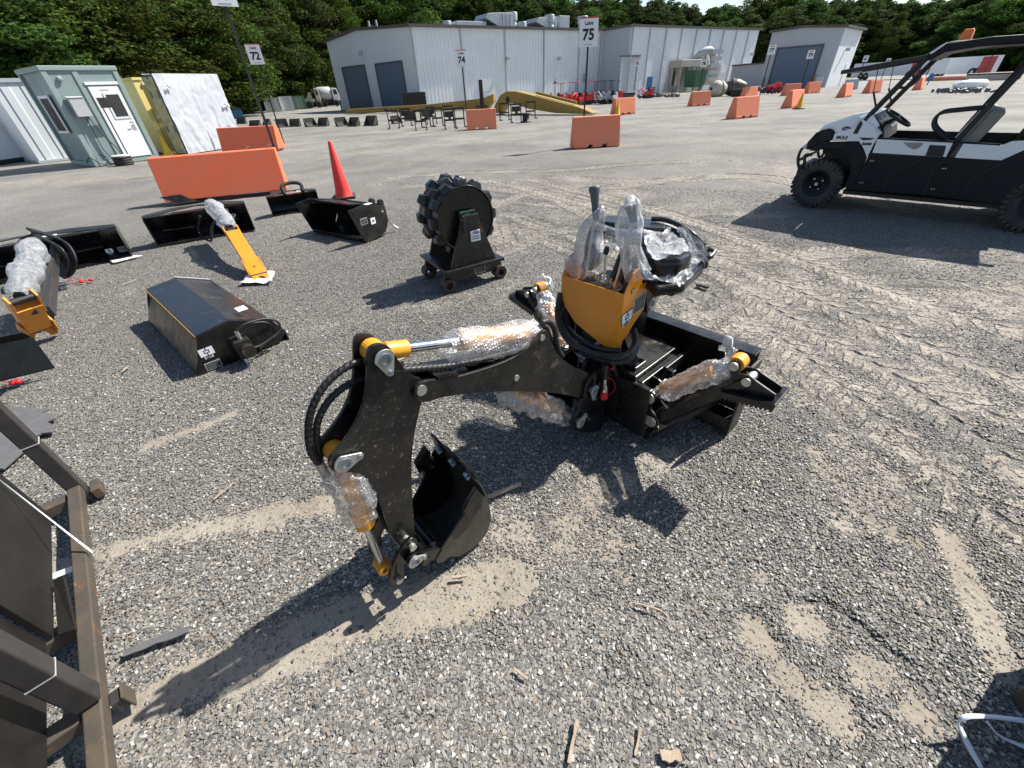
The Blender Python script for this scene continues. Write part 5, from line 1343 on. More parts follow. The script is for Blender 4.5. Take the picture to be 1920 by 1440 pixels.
# raised stop tab and cap strip on the boom
m = MB(); q = z2([(760, 415), (800, 420), (815, 430), (800, 436), (775, 430)], v=.09); m.prism([V(p.x, YB-.001, p.z) for p in q], (0, -.012, 0)); m.build('stop_tab', M['black'], bh, bevel=.002)
m = MB(); q = z2([(720, 378), (822, 362), (822, 372), (720, 386)], v=.088); m.prism([V(p.x, YB-.002, p.z) for p in q], (0, .06, 0)); m.build('boom_cap', M['black'], bh)
def pin(x, z, y0, y1, r=.017, head=.0, flag=None, name='pin', mat='zinc'):
    m = MB(); m.cyl((x, y0, z), (x, y1, z), r, 18); 
    o = m.build(name, M[mat], bh, bevel=.002)
    if flag is not None:
        # teardrop retaining flag
        dx, dz = flag; L = math.hypot(dx, dz); a0 = math.atan2(dz, dx); P = []
        for k in range(13):
            a = a0+math.pi*.55+(2*math.pi-math.pi*1.1)*k/12; P.append(V(x+math.cos(a)*r*1.75, y0+.006, z+math.sin(a)*r*1.75))
        for k in range(5):
            a = a0-math.pi*.5+math.pi*k/4; P.append(V(x+dx+math.cos(a)*r*.7, y0+.006, z+dz+math.sin(a)*r*.7))
        f = MB(); f.prism(P, (0, -.006, 0)); fl = f.build('pin_flag', M['zinc'], o, bevel=.001)
        b = MB(); b.cyl((x+dx, y0+.004, z+dz), (x+dx, y0-.008, z+dz), r*.45, 6); b.build('bolt', M['bolt'], o)
        r2 = MB(); r2.ring((x, y0+.0, z), (x, y0-.004, z), r*1.1, r*.75, 20); r2.build('washer', M['bolt'], o)
    return o
def q2(x, y, v=.07): p = z2([(x, y)], v=v)[0]; return p.x, p.z
x, z = q2(460, 288); PT_ = (x, z); pin(x, z, YN-.012, YF+TH+.012, .018, flag=(.004, -.045))
x, z = q2(642, 441, .088); pin(x, z, YB-.006, YF+.03, .018)
x, z = q2(268, 786); PC_ = (x, z); pin(x, z, YN-.012, YF+TH+.012, .018, flag=(.045, -.002))
x, z = q2(1225, 188, .088); PBc = (x, z); pin(x, z, YB-.004, YF+.02, .013)
x, z = q2(1101, 382, .088); pin(x, z, YB-.004, YF+.02, .013)
# dipper cylinder above the boom (bare rod, yellow barrel inside bubble wrap)
def hose(name, pts, r=.0115, rib=.019, parent=None, mat='hose', amp=.2, n=8):
    P = resample(crom(pts, 12), rib/5)
    m = MB(); m.tube(P, r, n, True, 0, lambda i, k, a: 1-amp*(1 if (i+k*5/n) % 5 < 1.4 else 0))
    return m.build(name, M[mat], parent or bh)
def wrap(name, pts, radii, seed, mat='bubble', parent=None, amp=.16, n=40, wave=9, sq=1.):
    P = crom(pts, 10); m = len(P); rad = []
    kn = np.linspace(0, 1, len(radii)); rad = list(np.interp(np.linspace(0, 1, m), kn, radii))
    mb = MB()
    def rf(i, k, a):
        c = Vector((math.cos(a)*1.6, math.sin(a)*1.6, i/m*wave+seed*7.1))
        return 1+amp*2*mnoise.noise(c)+amp*1.2*mnoise.noise(c*2.7)+amp*.25*mnoise.noise(c*9)
    mb.tube([p for p in P], rad, n, False, 0, rf)
    return mb.build(name, M[mat], parent or bh)
ym = (YN+YF)/2+.005
def on_mid(x, y): p = z2([(x, y)], v=-ym)[0]; return V(p.x, ym, p.z)
rod0 = V(PT_[0], ym, PT_[1]); rodend = on_mid(520, 243)
# direction: from the dipper top pin to the boom lug pin
lug = V(PBc[0], ym, PBc[1]); ax = (lug-rod0).normalized(); LC = (lug-rod0).length
cyl_up = MB(); cyl_up.ring((rod0.x, YN+.018, rod0.z), (rod0.x, YF-.004, rod0.z), .034, .017, 24)
cyl_up.cyl(rod0+ax*.03, rod0+ax*.10, .027, 18); eye = cyl_up.build('cylinder_eye', M['yellow2'], bh, bevel=.004)
m = MB(); m.cyl(rod0+ax*.09, rod0+ax*.33, .0155, 20); m.build('cylinder_rod', M['chrome'], bh)
m = MB(); m.cyl(rod0+ax*.30, rod0+ax*(LC-.03), .034, 24); m.build('cylinder_barrel', M['yellow2'], bh, bevel=.004)
m = MB(); m.ring((lug.x, YN+.03, lug.z), (lug.x, YF-.01, lug.z), .033, .014, 20); m.build('cylinder_eye', M['yellow2'], bh)
dn = V(ax.z, 0, -ax.x)   # below the cylinder
wrap('bubble_wrap', [rod0+ax*.245+dn*.012, rod0+ax*.30+dn*.018, rod0+ax*.42+dn*.022, rod0+ax*.55+dn*.016, rod0+ax*.66+dn*.004, rod0+ax*(LC-.01)], [.035, .062, .064, .064, .056, .016], 1, amp=.10)
m = MB(); m.tube([lug+V(-.03, -.01, .035), lug+V(.01, -.01, .055)], [.018, .006], 8); m.build('wrap_tail', M['bubble'], bh)
# lower bucket cylinder
c0 = V(PC_[0], ym, PC_[1]); pe = on_mid(455, 1285); ax2 = (pe-c0).normalized(); L2c = (pe-c0).length
m = MB(); m.ring((c0.x, YN+.02, c0.z), (c0.x, YF-.004, c0.z), .031, .016, 24); m.build('cylinder_eye', M['yellow2'], bh, bevel=.003)
m = MB(); m.cyl(c0+ax2*.02, c0+ax2*L2c*.52, .030, 24); m.cyl(c0+ax2*(L2c*.52-.05), c0+ax2*L2c*.56, .036, 24); m.build('cylinder_barrel', M['yellow2'], bh, bevel=.003)
m = MB(); m.cyl(c0+ax2*L2c*.55, c0+ax2*(L2c-.02), .015, 18); m.build('cylinder_rod', M['chrome'], bh)
m = MB(); m.ring((pe.x, ym-.03, pe.z), (pe.x, ym+.03, pe.z), .028, .012, 18); m.build('cylinder_eye', M['yellow2'], bh, bevel=.003)
wrap('bubble_wrap', [c0+ax2*.05, c0+ax2*.10+V(-.01, 0, 0), c0+ax2*.17+V(.012, 0, 0), c0+ax2*.25+V(-.005, 0, 0), c0+ax2*(L2c*.5)], [.04, .062, .064, .06, .046], 4, amp=.12, wave=9)
# steel fittings and hoses at the stick
hf = on_mid(170, 825); hf = V(*BL(540+165/2.571, 560+825/2.571, v=-(ym-.03)))
m = MB(); m.cyl(V(*BL(540+150/2.571, 560+790/2.571, v=.0)), V(*BL(540+185/2.571, 560+855/2.571, v=.0)), .014, 12); m.build('hose_fitting', M['zinc'], bh, bevel=.002)
def hp(pts, v): return [V(*BL(540+x/2.571, 560+y/2.571, v=v)) for x, y in pts]
H1 = hp([(152, 800), (112, 740), (98, 640), (112, 540), (160, 440), (230, 365), (310, 315), (370, 300)], .0)
hose('hose', H1)
H2_ = hp([(160, 800), (140, 700), (142, 600), (190, 500), (270, 425), (340, 390), (400, 372)], -.02)
hose('hose', H2_)
hose('hose', hp([(400, 372), (470, 350), (560, 342), (650, 335), (760, 325), (880, 305), (1000, 275), (1100, 250), (1150, 235)], .06))
hose('hose', hp([(370, 300), (450, 300), (560, 330), (700, 328), (820, 318), (960, 285), (1080, 255)], .03), mat='hose')
HL = lambda pts, v: [V(*BL(960+x/5.5375, 560+y/5.5375, v=v)) for x, y in pts]
hose('hose', HL([(310, 250), (360, 235), (410, 260), (445, 330), (455, 420), (475, 520), (520, 600)], .05), r=.013)
hose('hose', HL([(320, 285), (350, 300), (380, 370), (420, 460), (470, 540)], .02), r=.012)
# long loop from the lane of hoses round the hood
FH = 1.21
hx = lambda x, y, u: V(*BL(1020+x/4.115, 330+y/4.115, u=u))
hose('hose', [hx(130, 900, FH-.0), hx(105, 1050, FH-.03), hx(130, 1180, FH-.05), hx(210, 1290, FH-.06), hx(330, 1350, FH-.07), hx(470, 1390, FH-.07), hx(600, 1390, FH-.04), hx(680, 1340, FH+.03), hx(705, 1270, FH+.1), hx(690, 1180, FH+.14)], r=.017, rib=.02, amp=.1)
hose('hose', [hx(140, 930, FH+.03), hx(125, 1100, FH-.0), hx(170, 1230, FH-.03), hx(270, 1330, FH-.05), hx(400, 1400, FH-.06), hx(520, 1430, FH-.05), hx(640, 1415, FH-.0), hx(705, 1340, FH+.08), hx(700, 1240, FH+.15)], r=.017, rib=.02, amp=.1)
hose('hose', [hx(150, 1000, FH+.05), hx(190, 1180, FH+.02), hx(300, 1280, FH+.0), hx(450, 1340, FH-.02), hx(590, 1350, FH+.0)], r=.017, rib=.02, amp=.1)
for pts, v in (([(1050, 640), (1060, 740), (1120, 830), (1200, 860), (1260, 800)], .1), ([(1100, 620), (1140, 700), (1220, 770), (1290, 800)], .09), ([(700, 745), (790, 790), (860, 850)], .06), ([(880, 660), (860, 760), (870, 850)], .03), ([(760, 640), (740, 740), (790, 840), (830, 900)], .02)):
    hose('hose', HL(pts, v), r=.012)
# quick coupler with red cap hanging from the hose loop
cq = HL([(975, 690), (965, 830), (960, 960), (952, 1030)], .13)
m = MB(); m.cyl(cq[0], cq[1], .012, 12); m.build('coupler_hose_end', M['hose'], bh)
m = MB(); m.cyl(cq[1]+V(0, 0, .012), cq[1]-V(0, 0, .03), .011, 6); m.cyl(cq[1]-V(0, 0, .03), cq[2]+V(0, 0, .02), .0135, 6); m.cyl(cq[2]+V(0, 0, .02), cq[2]+V(0, 0, -.002), .016, 20); m.build('quick_coupler', M['chrome'], bh, bevel=.001)
m = MB(); m.cyl(cq[2]+V(0, 0, -.002), cq[3], .019, 20); m.build('dust_cap', M['red'], bh, bevel=.003)
m = MB(); m.tube(crom(HL([(950, 830), (1000, 825), (1050, 850), (1070, 920), (1040, 980), (995, 1000)], .12), 6), .0022, 6); m.build('cap_strap', M['red'], bh)
m = MB(); m.tube(crom(HL([(1025, 670), (1050, 690), (1045, 740), (1020, 720)], .12), 6), .003, 6); m.build('cap_strap', M['red'], bh)

# bucket ---------------------------------------------------------------
ZB = lambda x, y, **k: V(*BL(660+x/4.3636, 780+y/4.3636, **k))
# near side plate
vn = .14
ns = [ZB(x, y, v=vn) for x, y in [(1008, 585), (1060, 640), (1110, 690), (1130, 760), (1140, 850), (1110, 950), (1050, 1030), (970, 1100), (880, 1150), (800, 1152), (750, 1195), (700, 1205), (690, 1180), (740, 1090), (800, 990), (870, 880), (920, 810), (905, 770), (950, 680)]]
m = MB(); m.prism(ns, (0, .008, 0)); m.build('bucket_side', M['bucket'], bh, bevel=.001)
# shell: swept profile of the outer edge from lip to hinge
YL = -vn+.008; WB = .268
prof = [ZB(x, y, v=vn) for x, y in [(1022, 520), (1070, 570), (1108, 650), (1132, 760), (1138, 850), (1108, 950), (1048, 1030), (970, 1098), (880, 1147), (800, 1150), (745, 1190), (700, 1200)]]
prof_s = crom([V(p.x, 0, p.z) for p in prof], 3)
m = MB()
for a, b in zip(prof_s, prof_s[1:]):
    d = (b-a).normalized(); n = V(d.z, 0, -d.x)*.007
    m.prism([V(a.x, YL, a.z), V(b.x, YL, b.z), V(b.x, YL, b.z)+n, V(a.x, YL, a.z)+n], (0, WB, 0))
m.build('bucket_shell', M['bucket'], bh)
# far side plate
m = MB(); fs_ = [V(p.x, YL+WB, p.z) for p in ns]; m.prism([V(p.x, YL+WB, p.z) for p in prof]+[V(ns[15].x, YL+WB, ns[15].z)], (0, .008, 0)); m.build('bucket_side', M['black'], bh)
# lip plate along the mouth and side cutter
lipA = V(prof[0].x, YL, prof[0].z); lip_dir = (prof[0]-prof[2]).normalized()
m = MB(); l0 = V(prof[0].x, 0, prof[0].z); l1 = l0+V(lip_dir.x, 0, lip_dir.z)*.04; nn = V(lip_dir.z, 0, -lip_dir.x)*.012
m.prism([V(l0.x, YL-.002, l0.z), V(l1.x, YL-.002, l1.z), V(l1.x, YL-.002, l1.z)+nn, V(l0.x, YL-.002, l0.z)+nn], (0, WB+.004, 0)); m.build('bucket_lip', M['black_scuffed'], bh, bevel=.002)
for k in range(3):
    y = YL+.035+k*(WB-.07)/2; d = V(lip_dir.x, 0, lip_dir.z); b0 = l0+d*.0; m = MB()
    n2_ = V(d.z, 0, -d.x)
    base = [V(b0.x, y-.028, b0.z)-n2_*.004, V(b0.x, y+.028, b0.z)-n2_*.004]
    tip = l0+d*.095
    m.prism([V(b0.x, y-.034, b0.z)-n2_*.012, V(b0.x, y+.034, b0.z)-n2_*.012, V(tip.x, y+.016, tip.z)-n2_*.004, V(tip.x, y-.016, tip.z)-n2_*.004], n2_*.011)
    tooth = m.build('bucket_tooth', M['black_scuffed'], bh, bevel=.002)
    for q in (-.03, .0):
        c = V(b0.x, y, b0.z)+d*(.02+q)-n2_*.012
        b = MB(); b.cyl(c, c-n2_*.014, .0095, 6); b.build('bolt', M['bolt'], tooth, bevel=.001)
# side cutter plates with bolts (near)
m = MB(); sc_ = [ZB(x, y, v=vn+.008) for x, y in [(1008, 585), (1065, 645), (1050, 740), (985, 820), (940, 830), (905, 770), (950, 680)]]; m.prism(sc_, (0, -.008, 0)); m.build('side_cutter', M['black_scuffed'], bh, bevel=.001)
yf_ = YL+WB+.009
m = MB(); m.prism([ZB(x, y, v=-yf_) for x, y in [(592, 240), (645, 300), (640, 420), (600, 480), (552, 470), (508, 385)]], (0, .008, 0)); o = m.build('side_cutter', M['black_scuffed'], bh, bevel=.001)
for x, y in ((575, 455), (645, 335), (645, 405)):
    m = MB(); c = ZB(x, y, v=-yf_); m.cyl(c, c-V(0, .014, 0), .009, 6); m.build('bolt', M['bolt'], o, bevel=.001)
# pivot tubes, links
def lk(p, q, y0, y1, w, mat='black', name='link'):
    """flat link with rounded ends between two pins"""
    d = (q-p); L = d.length; a0 = math.atan2(d.z, d.x); P = []
    for c, s in ((q, -1), (p, 1)):
        for k in range(9):
            a = a0+(-math.pi/2+math.pi*k/8)+(0 if s < 0 else math.pi); P.append(V(c.x+math.cos(a)*w, y0, c.z+math.sin(a)*w))
    m = MB(); m.prism(P, (0, y1-y0, 0)); return m.build(name, M[mat], bh, bevel=.002)
pA = ZB(470, 1040, v=.10); pB = ZB(490, 1150, v=.12); pC = ZB(372, 1325, v=.11); pD = ZB(590, 1165, v=.12); pE = ZB(700, 1120, v=.12)
pA, pB, pC, pD, pE = [V(p.x, 0, max(p.z, .03)) for p in (pA, pB, pC, pD, pE)]
for y0, y1 in ((-.115, -.1), (.06, .075)):
    # curved link: from the dipper end round to the cylinder pin
    P = smooth_poly([pA+V(.02, 0, .03), pA+V(-.02, 0, .035), (pA+pC)/2+V(-.045, 0, .03), pC+V(-.03, 0, .015), pC+V(-.02, 0, -.02), pC+V(.02, 0, -.015), (pA+pC)/2+V(-.0, 0, .0), pA+V(.02, 0, -.02)], 4)
    m = MB(); m.prism([V(p.x, y0, p.z) for p in P], (0, y1-y0, 0)); m.build('link', M['black'], bh, bevel=.002)
lk(pB, pE+V(0, 0, .01), -.135, -.12, .028); lk(pB, pE+V(0, 0, .01), .08, .095, .028)
pin(pA.x, pA.z, -.13, .09, .014, name='pin'); pin(pC.x, pC.z, -.13, .09, .014, name='pin')
pin(pB.x, pB.z, -.15, .11, .017, flag=(.035, -.01))
m = MB(); m.cyl((pD.x, -.14, pD.z), (pD.x, .11, pD.z), .02, 16); m.build('bucket_pin', M['black'], bh, bevel=.003)
m = MB(); m.cyl((pE.x, YL, pE.z+.01), (pE.x, YL+WB, pE.z+.01), .022, 16); m.cyl((pE.x-.05, YL+.03, pE.z+.045), (pE.x-.05, YL+WB-.03, pE.z+.045), .02, 16); m.build('bucket_pivot_tube', M['black'], bh)
m = MB(); m.tube([pC+V(.0, -.13, .01), pC+V(.02, -.15, .035)], .004, 6); m.build('split_pin', M['zinc'], bh)

# king post and base ------------------------------------------------------
K = lambda x, y, **k: V(*BL(960+x/5.5375, 560+y/5.5375, **k))
k1 = K(830, 945, v=.105); k2 = K(690, 1270, v=.105); kb = K(740, 1420, v=.105)
for y in (-.105, .115):
    P = [V(k1.x-.05, y, k1.z+.07), V(k1.x+.10, y, k1.z+.10), V(k1.x+.16, y, k1.z+.02), V(k1.x+.13, y, .05), V(k2.x+.07, y, max(.01, k2.z-.13)), V(k2.x+.02, y, k2.z-.09), V(k2.x-.05, y, k2.z-.02), V(k2.x-.045, y, k2.z+.04), V(k1.x-.06, y, k1.z-.01)]
    m = MB(); m.prism(P, (0, .016, 0)); m.build('king_post_plate', M['black'], bh, bevel=.003)
pin(k1.x, k1.z, -.125, .15, .018, flag=(-.0, -.045)); pin(k2.x, k2.z, -.125, .15, .018, flag=(.03, .03))
UB0 = k1.x+.11
m = MB(); m.cyl((UB0+.05, .0, .05), (UB0+.05, .0, .50), .055, 20); m.build('swing_post', M['black'], bh)
m = MB(); m.mm((UB0+.02, -.08, .06), (UB0+.12, .09, .12)); m.mm((UB0+.02, -.08, .38), (UB0+.12, .09, .44)); m.build('swing_bracket', M['black'], bh, bevel=.004)
# boom lift cylinder (wrapped) from the king post bottom up under the boom
b0 = V(k2.x, .01, k2.z); b1 = V(*BL(540+1030/2.571, 560+455/2.571, v=-.01))
b1 = V(b1.x, .01, b1.z+.05); d3 = (b1-b0)
m = MB(); m.cyl(b0+d3*.05, b0+d3*.85, .03, 20); m.build('cylinder_barrel', M['yellow2'], bh)
lp = lambda x, y: V(*BL(540+x/2.571, 560+y/2.571, v=.01))
wrap('bubble_wrap', [lp(1365, 590), lp(1330, 570), lp(1270, 535), lp(1200, 500), lp(1130, 480), lp(1060, 455), lp(1020, 440)], [.02, .045, .062, .062, .06, .05, .02], 8, amp=.24, wave=14)
# main frame: box, cross beam, top plate
def pb(a, b, name='frame_plate', mat='black', bev=.004, parent=None): m = MB(); m.mm(a, b); return m.build(name, M[mat], parent or bh, bevel=bev)
T0 = V(*BL(1150+640/5.647, 580+375/5.647, z=.43)); T1 = V(*BL(1150+210/5.647, 580+510/5.647, z=.43)); T2 = V(*BL(1150+400/5.647, 580+590/5.647, z=.43)); T3 = V(*BL(1150+400/5.647, 580+290/5.647, z=.43))
pl = BL(1375, 798, z=0)
PX = 1.82    # the mounting plate
pb((1.30, -.20, .40), (1.72, .12, .425), 'top_plate', 'black_scuffed')
pb((1.34, -.17, .4255), (1.44, .02, .445), 'clamp_plate', 'black_scuffed')
for x, y in ((1.355, -.15), (1.425, -.15), (1.39, 0)):
    m = MB(); m.cyl((x, y, .445), (x, y, .46), .013, 6); m.build('bolt', M['black_scuffed'], bh, bevel=.001)
pb((1.28, -.30, .08), (1.31, .28, .395), 'front_plate', 'black')
pb((1.312, -.235, .10), (1.70, -.20, .398), 'side_plate', 'black'); pb((1.312, .155, .10), (1.70, .19, .398), 'side_plate', 'black')
pb((1.50, -.26, .35), (1.76, -.237, .41), 'rib', 'black_scuffed')
pb((1.50, -.30, .12), (1.535, -.262, .40), 'rib', 'black')
# tall mounting plate across the rear with flanges
pb((PX, -.58, .10), (PX+.012, .62, .50), 'mount_plate', 'black')
pb((PX-.06, -.58, .50), (PX+.03, .62, .512), 'mount_flange', 'black')
pb((PX-.12, -.60, .0), (PX+.02, -.585, .47), 'mount_end', 'black_scuffed'); pb((PX-.12, .625, .0), (PX+.02, .64, .47), 'mount_end', 'black')
m = MB(); m.prism([(PX-.10, -.584, .10), (PX+.0, -.584, .10), (PX+.02, -.584, .02), (PX-.12, -.584, .02)], (0, 1.208, 0)); m.build('mount_foot', M['black'], bh, bevel=.003)
pb((1.31, -.34, .05), (1.78, -.30, .11), 'lower_beam', 'black'); pb((1.31, .30, .05), (1.78, .34, .11), 'lower_beam', 'black')
m = MB(); m.bar((1.36, -.32, .08), (1.80, -.50, .20), .05, .04); m.build('strut', M['black_scuffed'], bh, bevel=.003)

# stabiliser legs ------------------------------------------------------------
def stab(side):
    sg = -1 if side == 'R' else 1
    S5 = lambda x, y, **k: V(*BL(1150+x/5.647, 580+y/5.647, **k))
    if side == 'R':
        pv = V(1.33, -.31, .13); cv = V(1.33, -.27, .30); tp = V(1.47, -.60, .56); mp = V(1.47, -.68, .49); ft = V(1.50, -.80, .44)
        up_ = (1290, 605)
    u = 1.42
    P = dict(pv=S5(430, 1150, u=1.34), cv=S5(415, 905, u=1.34), tp=S5(1280, 600, u=1.42), mp=S5(1415, 765, u=1.42), f1=S5(1720, 910, u=1.42), f0=S5(1240, 800, u=1.42))
    for k in P: P[k].y = P[k].y if side == 'R' else P[k].y
    if side == 'L':
        for k in P: P[k] = V(P[k].x, -P[k].y+.05, P[k].z)
    g = lambda p, dx=0: V(p.x+dx, p.y, p.z)
    # arm from pivot to mid pin
    m = MB(); m.bar(g(P['pv'], .03), g(P['mp'], .03), .07, .05, up=(0, 0, 1)); m.build('stabilizer_arm', M['black_scuffed'], bh, bevel=.004)
    # foot: two triangular cheeks
    for dx in (0, .075):
        t, mpt, f1, f0 = [g(P[k], dx) for k in ('tp', 'mp', 'f1', 'f0')]
        out = (f1-f0).normalized()
        Q = [t+V(0, 0, .028)-out*.0, t+out*.022+V(0, 0, .01), t+out*.03+V(0, 0, -.035), mpt+V(0, 0, .03), mpt+out*.03+V(0, 0, .012), f1+V(0, 0, .0), f1+V(0, 0, -.022), f0+V(0, 0, -.025), f0+V(0, 0, .02), t-out*.03+V(0, 0, .01)]
        m = MB(); m.prism(Q, (.012, 0, 0)); m.build('stabilizer_cheek', M['black'], bh, bevel=.002)
    f1, f0 = P['f1'], P['f0']; out = (f1-f0).normalized()
    m = MB(); m.bar(f0+V(.045, 0, -.03)-out*.02, f1+V(.045, 0, -.03)+out*.02, .17, .012); 
    pad = m.build('stabilizer_pad', M['black'], bh, bevel=.002)
    m = MB(); L = (f1-f0).length+.04; nT = 12
    for dx in (-.04, .13):
        a = f0-out*.02+V(dx, 0, -.034); pts = [a]
        for k in range(nT):
            pts += [a+out*(L*(k+.35)/nT)+V(0, 0, -.03), a+out*(L*(k+.65)/nT)+V(0, 0, -.03), a+out*(L*(k+1)/nT)+V(0, 0, -.018)]
        pts += [a+out*L]
        m = MB(); m.prism(pts, (.008, 0, 0)); m.build('toothed_edge', M['black'], pad)
    m = MB(); m.tube([g(P['tp'], -.012), g(P['tp'], .10)], .02, 16); m.build('pin', M['zinc'], bh, bevel=.002)
    m = MB(); m.tube([g(P['tp'], .014), g(P['tp'], .073)], .036, 20); m.build('cylinder_eye', M['yellow2'], bh, bevel=.003)
    m = MB(); m.tube([g(P['mp'], -.012), g(P['mp'], .10)], .02, 16); m.build('pin', M['zinc'], bh, bevel=.002)
    # lugs at the frame
    sy = -1 if side == 'R' else 1
    for dx in (-.03, .07):
        c, p = g(P['cv'], dx), g(P['pv'], dx); o2 = V(0, sy, 0)
        pts = [c-o2*.10+V(0, 0, .06), c-o2*.02+V(0, 0, .05), c+o2*.025+V(0, 0, .03), c+o2*.035, c+o2*.02+V(0, 0, -.03), (c+p)/2-o2*.0, p+o2*.02+V(0, 0, .04), p+o2*.045, p+o2*.03+V(0, 0, -.04), p-o2*.02+V(0, 0, -.045), p-o2*.12+V(0, 0, .0)]
        m = MB(); m.prism(pts, (.014, 0, 0)); m.build('pivot_lug', M['black'], bh, bevel=.003)
    for k in ('cv', 'pv'):
        m = MB(); m.tube([g(P[k], -.045), g(P[k], .09)], .02, 18); o = m.build('pin', M['zinc'], bh, bevel=.002)
        Q = []
        c = g(P[k], -.036)
        for q in range(11):
            a = -math.pi*.6+math.pi*1.2*q/10; Q.append(c+V(0, sy*math.cos(a)*.033, math.sin(a)*.033))
        Q += [c+V(0, -sy*.06, .018+.006), c+V(0, -sy*.066, .01), c+V(0, -sy*.06, 0)]
        f = MB(); f.prism(Q if sy > 0 else Q, (-.005, 0, 0)); f.build('pin_flag', M['zinc'], o)
    # cylinder in wrap
    a, b = g(P['cv'], .03), g(P['tp'], .045); d = b-a
    m = MB(); m.cyl(a+d*.08, a+d*.72, .027, 20); m.build('cylinder_barrel', M['yellow2'], bh, bevel=.003)
    m = MB(); m.cyl(a+d*.7, a+d*.93, .013, 16); m.build('cylinder_rod', M['chrome'], bh)
    wrap('bubble_wrap', [a+d*.03, a+d*.16+V(0, 0, -.012), a+d*.35+V(0, 0, -.016), a+d*.55, a+d*.75+V(0, 0, -.004), a+d*.92+V(0, 0, -.01)], [.03, .055, .052, .05, .055, .045], 15 if side == 'R' else 21, amp=.17)
    return P
SR = stab('R'); SL_ = stab('L')
# light tail pieces of bubble wrap
m = MB()
for c, s in ((SR['tp']+V(.02, .05, .03), 3), (SL_['tp']+V(.06, -.05, .02), 5)):
    m = MB(); m.grid(lambda a, b: c+V((a-.5)*.07+.02*math.sin(b*7+s), (b-.5)*.06, .03*math.sin(a*6+s)+.05*b), 8, 8); m.build('wrap_tail', M['bubble'], bh)

# orange hood ------------------------------------------------------------------
HZ1, HZ0 = .885, .575
Hh = lambda x, y, **k: V(*BL(1020+x/4.115, 330+y/4.115, **k))
hu = 1.205
tl, tr_ = Hh(135, 765, u=hu), Hh(615, 915, u=hu); bl_, br_ = Hh(150, 1100, u=hu), Hh(575, 1380, u=hu)
yl_, yr_ = tl.y, tr_.y
hood = MB()
# front plate
fp = [V(hu, tl.y, tl.z), V(hu, tr_.y, tr_.z), V(hu, tr_.y, br_.z), V(hu, tr_.y+.10, br_.z+.018), V(hu, tl.y-.10, br_.z+.075), V(hu, tl.y-.03, br_.z+.14), V(hu, tl.y, br_.z+.2)]
hood.prism(fp, (.006, 0, 0))
# side plates with the pointed ear
DHd = .20
def sidep(y):
    z1 = (tl.z+tr_.z)/2; z0 = br_.z
    return [V(hu+.0062, y, z0), V(hu+.0062, y, z1), V(hu+.055, y, z1+.085), V(hu+.105, y, z1+.095), V(hu+.155, y, z1+.0), V(hu+DHd, y, z1+.005), V(hu+DHd, y, z1-.14), V(hu+.13, y, z1-.19), V(hu+.075, y, z1-.245), V(hu+.045, y, z0+.05), V(hu+.04, y, z0)]
hood.prism(sidep(tr_.y+.006), (0, -.006, 0)); hood.prism([V(p.x, p.y, max(p.z, br_.z+.16)) for p in sidep(tl.y-.006)], (0, .006, 0))
hd = hood.build('hood', M['yellow'], bh, bevel=.0025)
ys = tr_.y-.0008
# decals on the right side of the hood: two-piece white logo with black outline, GIYI, and the data plate
def decal_logo(parent, o, xd, yd, w, shear=0.):
    o = Vector(o); xd = Vector(xd).normalized(); yd = Vector(yd).normalized(); n = xd.cross(yd)
    def P(a, b, k=1): return o+xd*(a*w)+yd*(b*w)+n*(.0006*k)
    m = MB(); m.prism([P(-.56, -.36), P(.56, -.36), P(.56, .40), P(-.56, .40)], -n*.0005); base = m.build('logo_back', M['ink'], parent)
    for s in (-1, 1):
        pts = [(-.5, -.3), (-.5, .34), (-.04, .34), (-.04, .17), (-.2, .17), (-.2, -.13), (-.04, -.13), (-.04, -.3)]
        if s > 0: pts = [(-a, b) for a, b in pts]
        m = MB(); m.prism([P(a, b, 2.5) for a, b in pts], -n*.0005); m.build('logo_mark', M['sticker'], base)
    m = MB(); m.prism([P(-.12, -.05, 2.5), P(.12, -.05, 2.5), P(.12, .09, 2.5), P(-.12, .09, 2.5)], -n*.0005); m.build('logo_mark', M['sticker'], base)
    m = MB(); m.prism([P(-.3, -.56), P(.3, -.56), P(.3, -.355), P(-.3, -.355)], -n*.0005); m.build('logo_back', M['sticker'], base)
    text('writing', 'GIYI', w*.25, P(0, -.46, 2), xd, yd, M['ink'], base, bold=w*.006)
def decal_plate(parent, o, xd, yd, w, h, rows=6, title=None):
    o = Vector(o); xd = Vector(xd).normalized(); yd = Vector(yd).normalized(); n = xd.cross(yd)
    def P(a, b, k=1): return o+xd*a+yd*b+n*(.0006*k)
    m = MB(); m.prism([P(-w/2, -h/2), P(w/2, -h/2), P(w/2, h/2), P(-w/2, h/2)], -n*.0005); base = m.build('data_plate', M['sticker'], parent)
    e = w*.03
    m = MB(); m.prism([P(-w/2+e, -h/2+e, 2), P(w/2-e, -h/2+e, 2), P(w/2-e, h/2-e, 2), P(-w/2+e, h/2-e, 2)], -n*.0004); m.build('plate_face', M['silver_label'], base)
    for k in range(rows):
        b = h/2-e*2.2-(h-e*4)*(k+.3)/rows; m = MB()
        m.prism([P(-w/2+e*3, b-h*.012, 3), P(w/2-e*(3+4*((k*7) % 3)), b-h*.012, 3), P(w/2-e*(3+4*((k*7) % 3)), b+h*.012, 3), P(-w/2+e*3, b+h*.012, 3)], -n*.0003); m.build('plate_line', M['grey_paint'], base)
zt_ = (tl.z+tr_.z)/2
decal_logo(hd, (hu+.052, ys, zt_-.128), (1, 0, .12), (-.05, 0, 1), .078)
decal_plate(hd, (hu+.147, ys, zt_-.09), (1, 0, .12), (-.05, 0, 1), .092, .085)
m = MB(); m.cyl((hu+.07, ys, zt_+.0), (hu+.07, ys-.001, zt_+.0), .013, 20); s_ = m.build('round_sticker', M['ink'], hd)
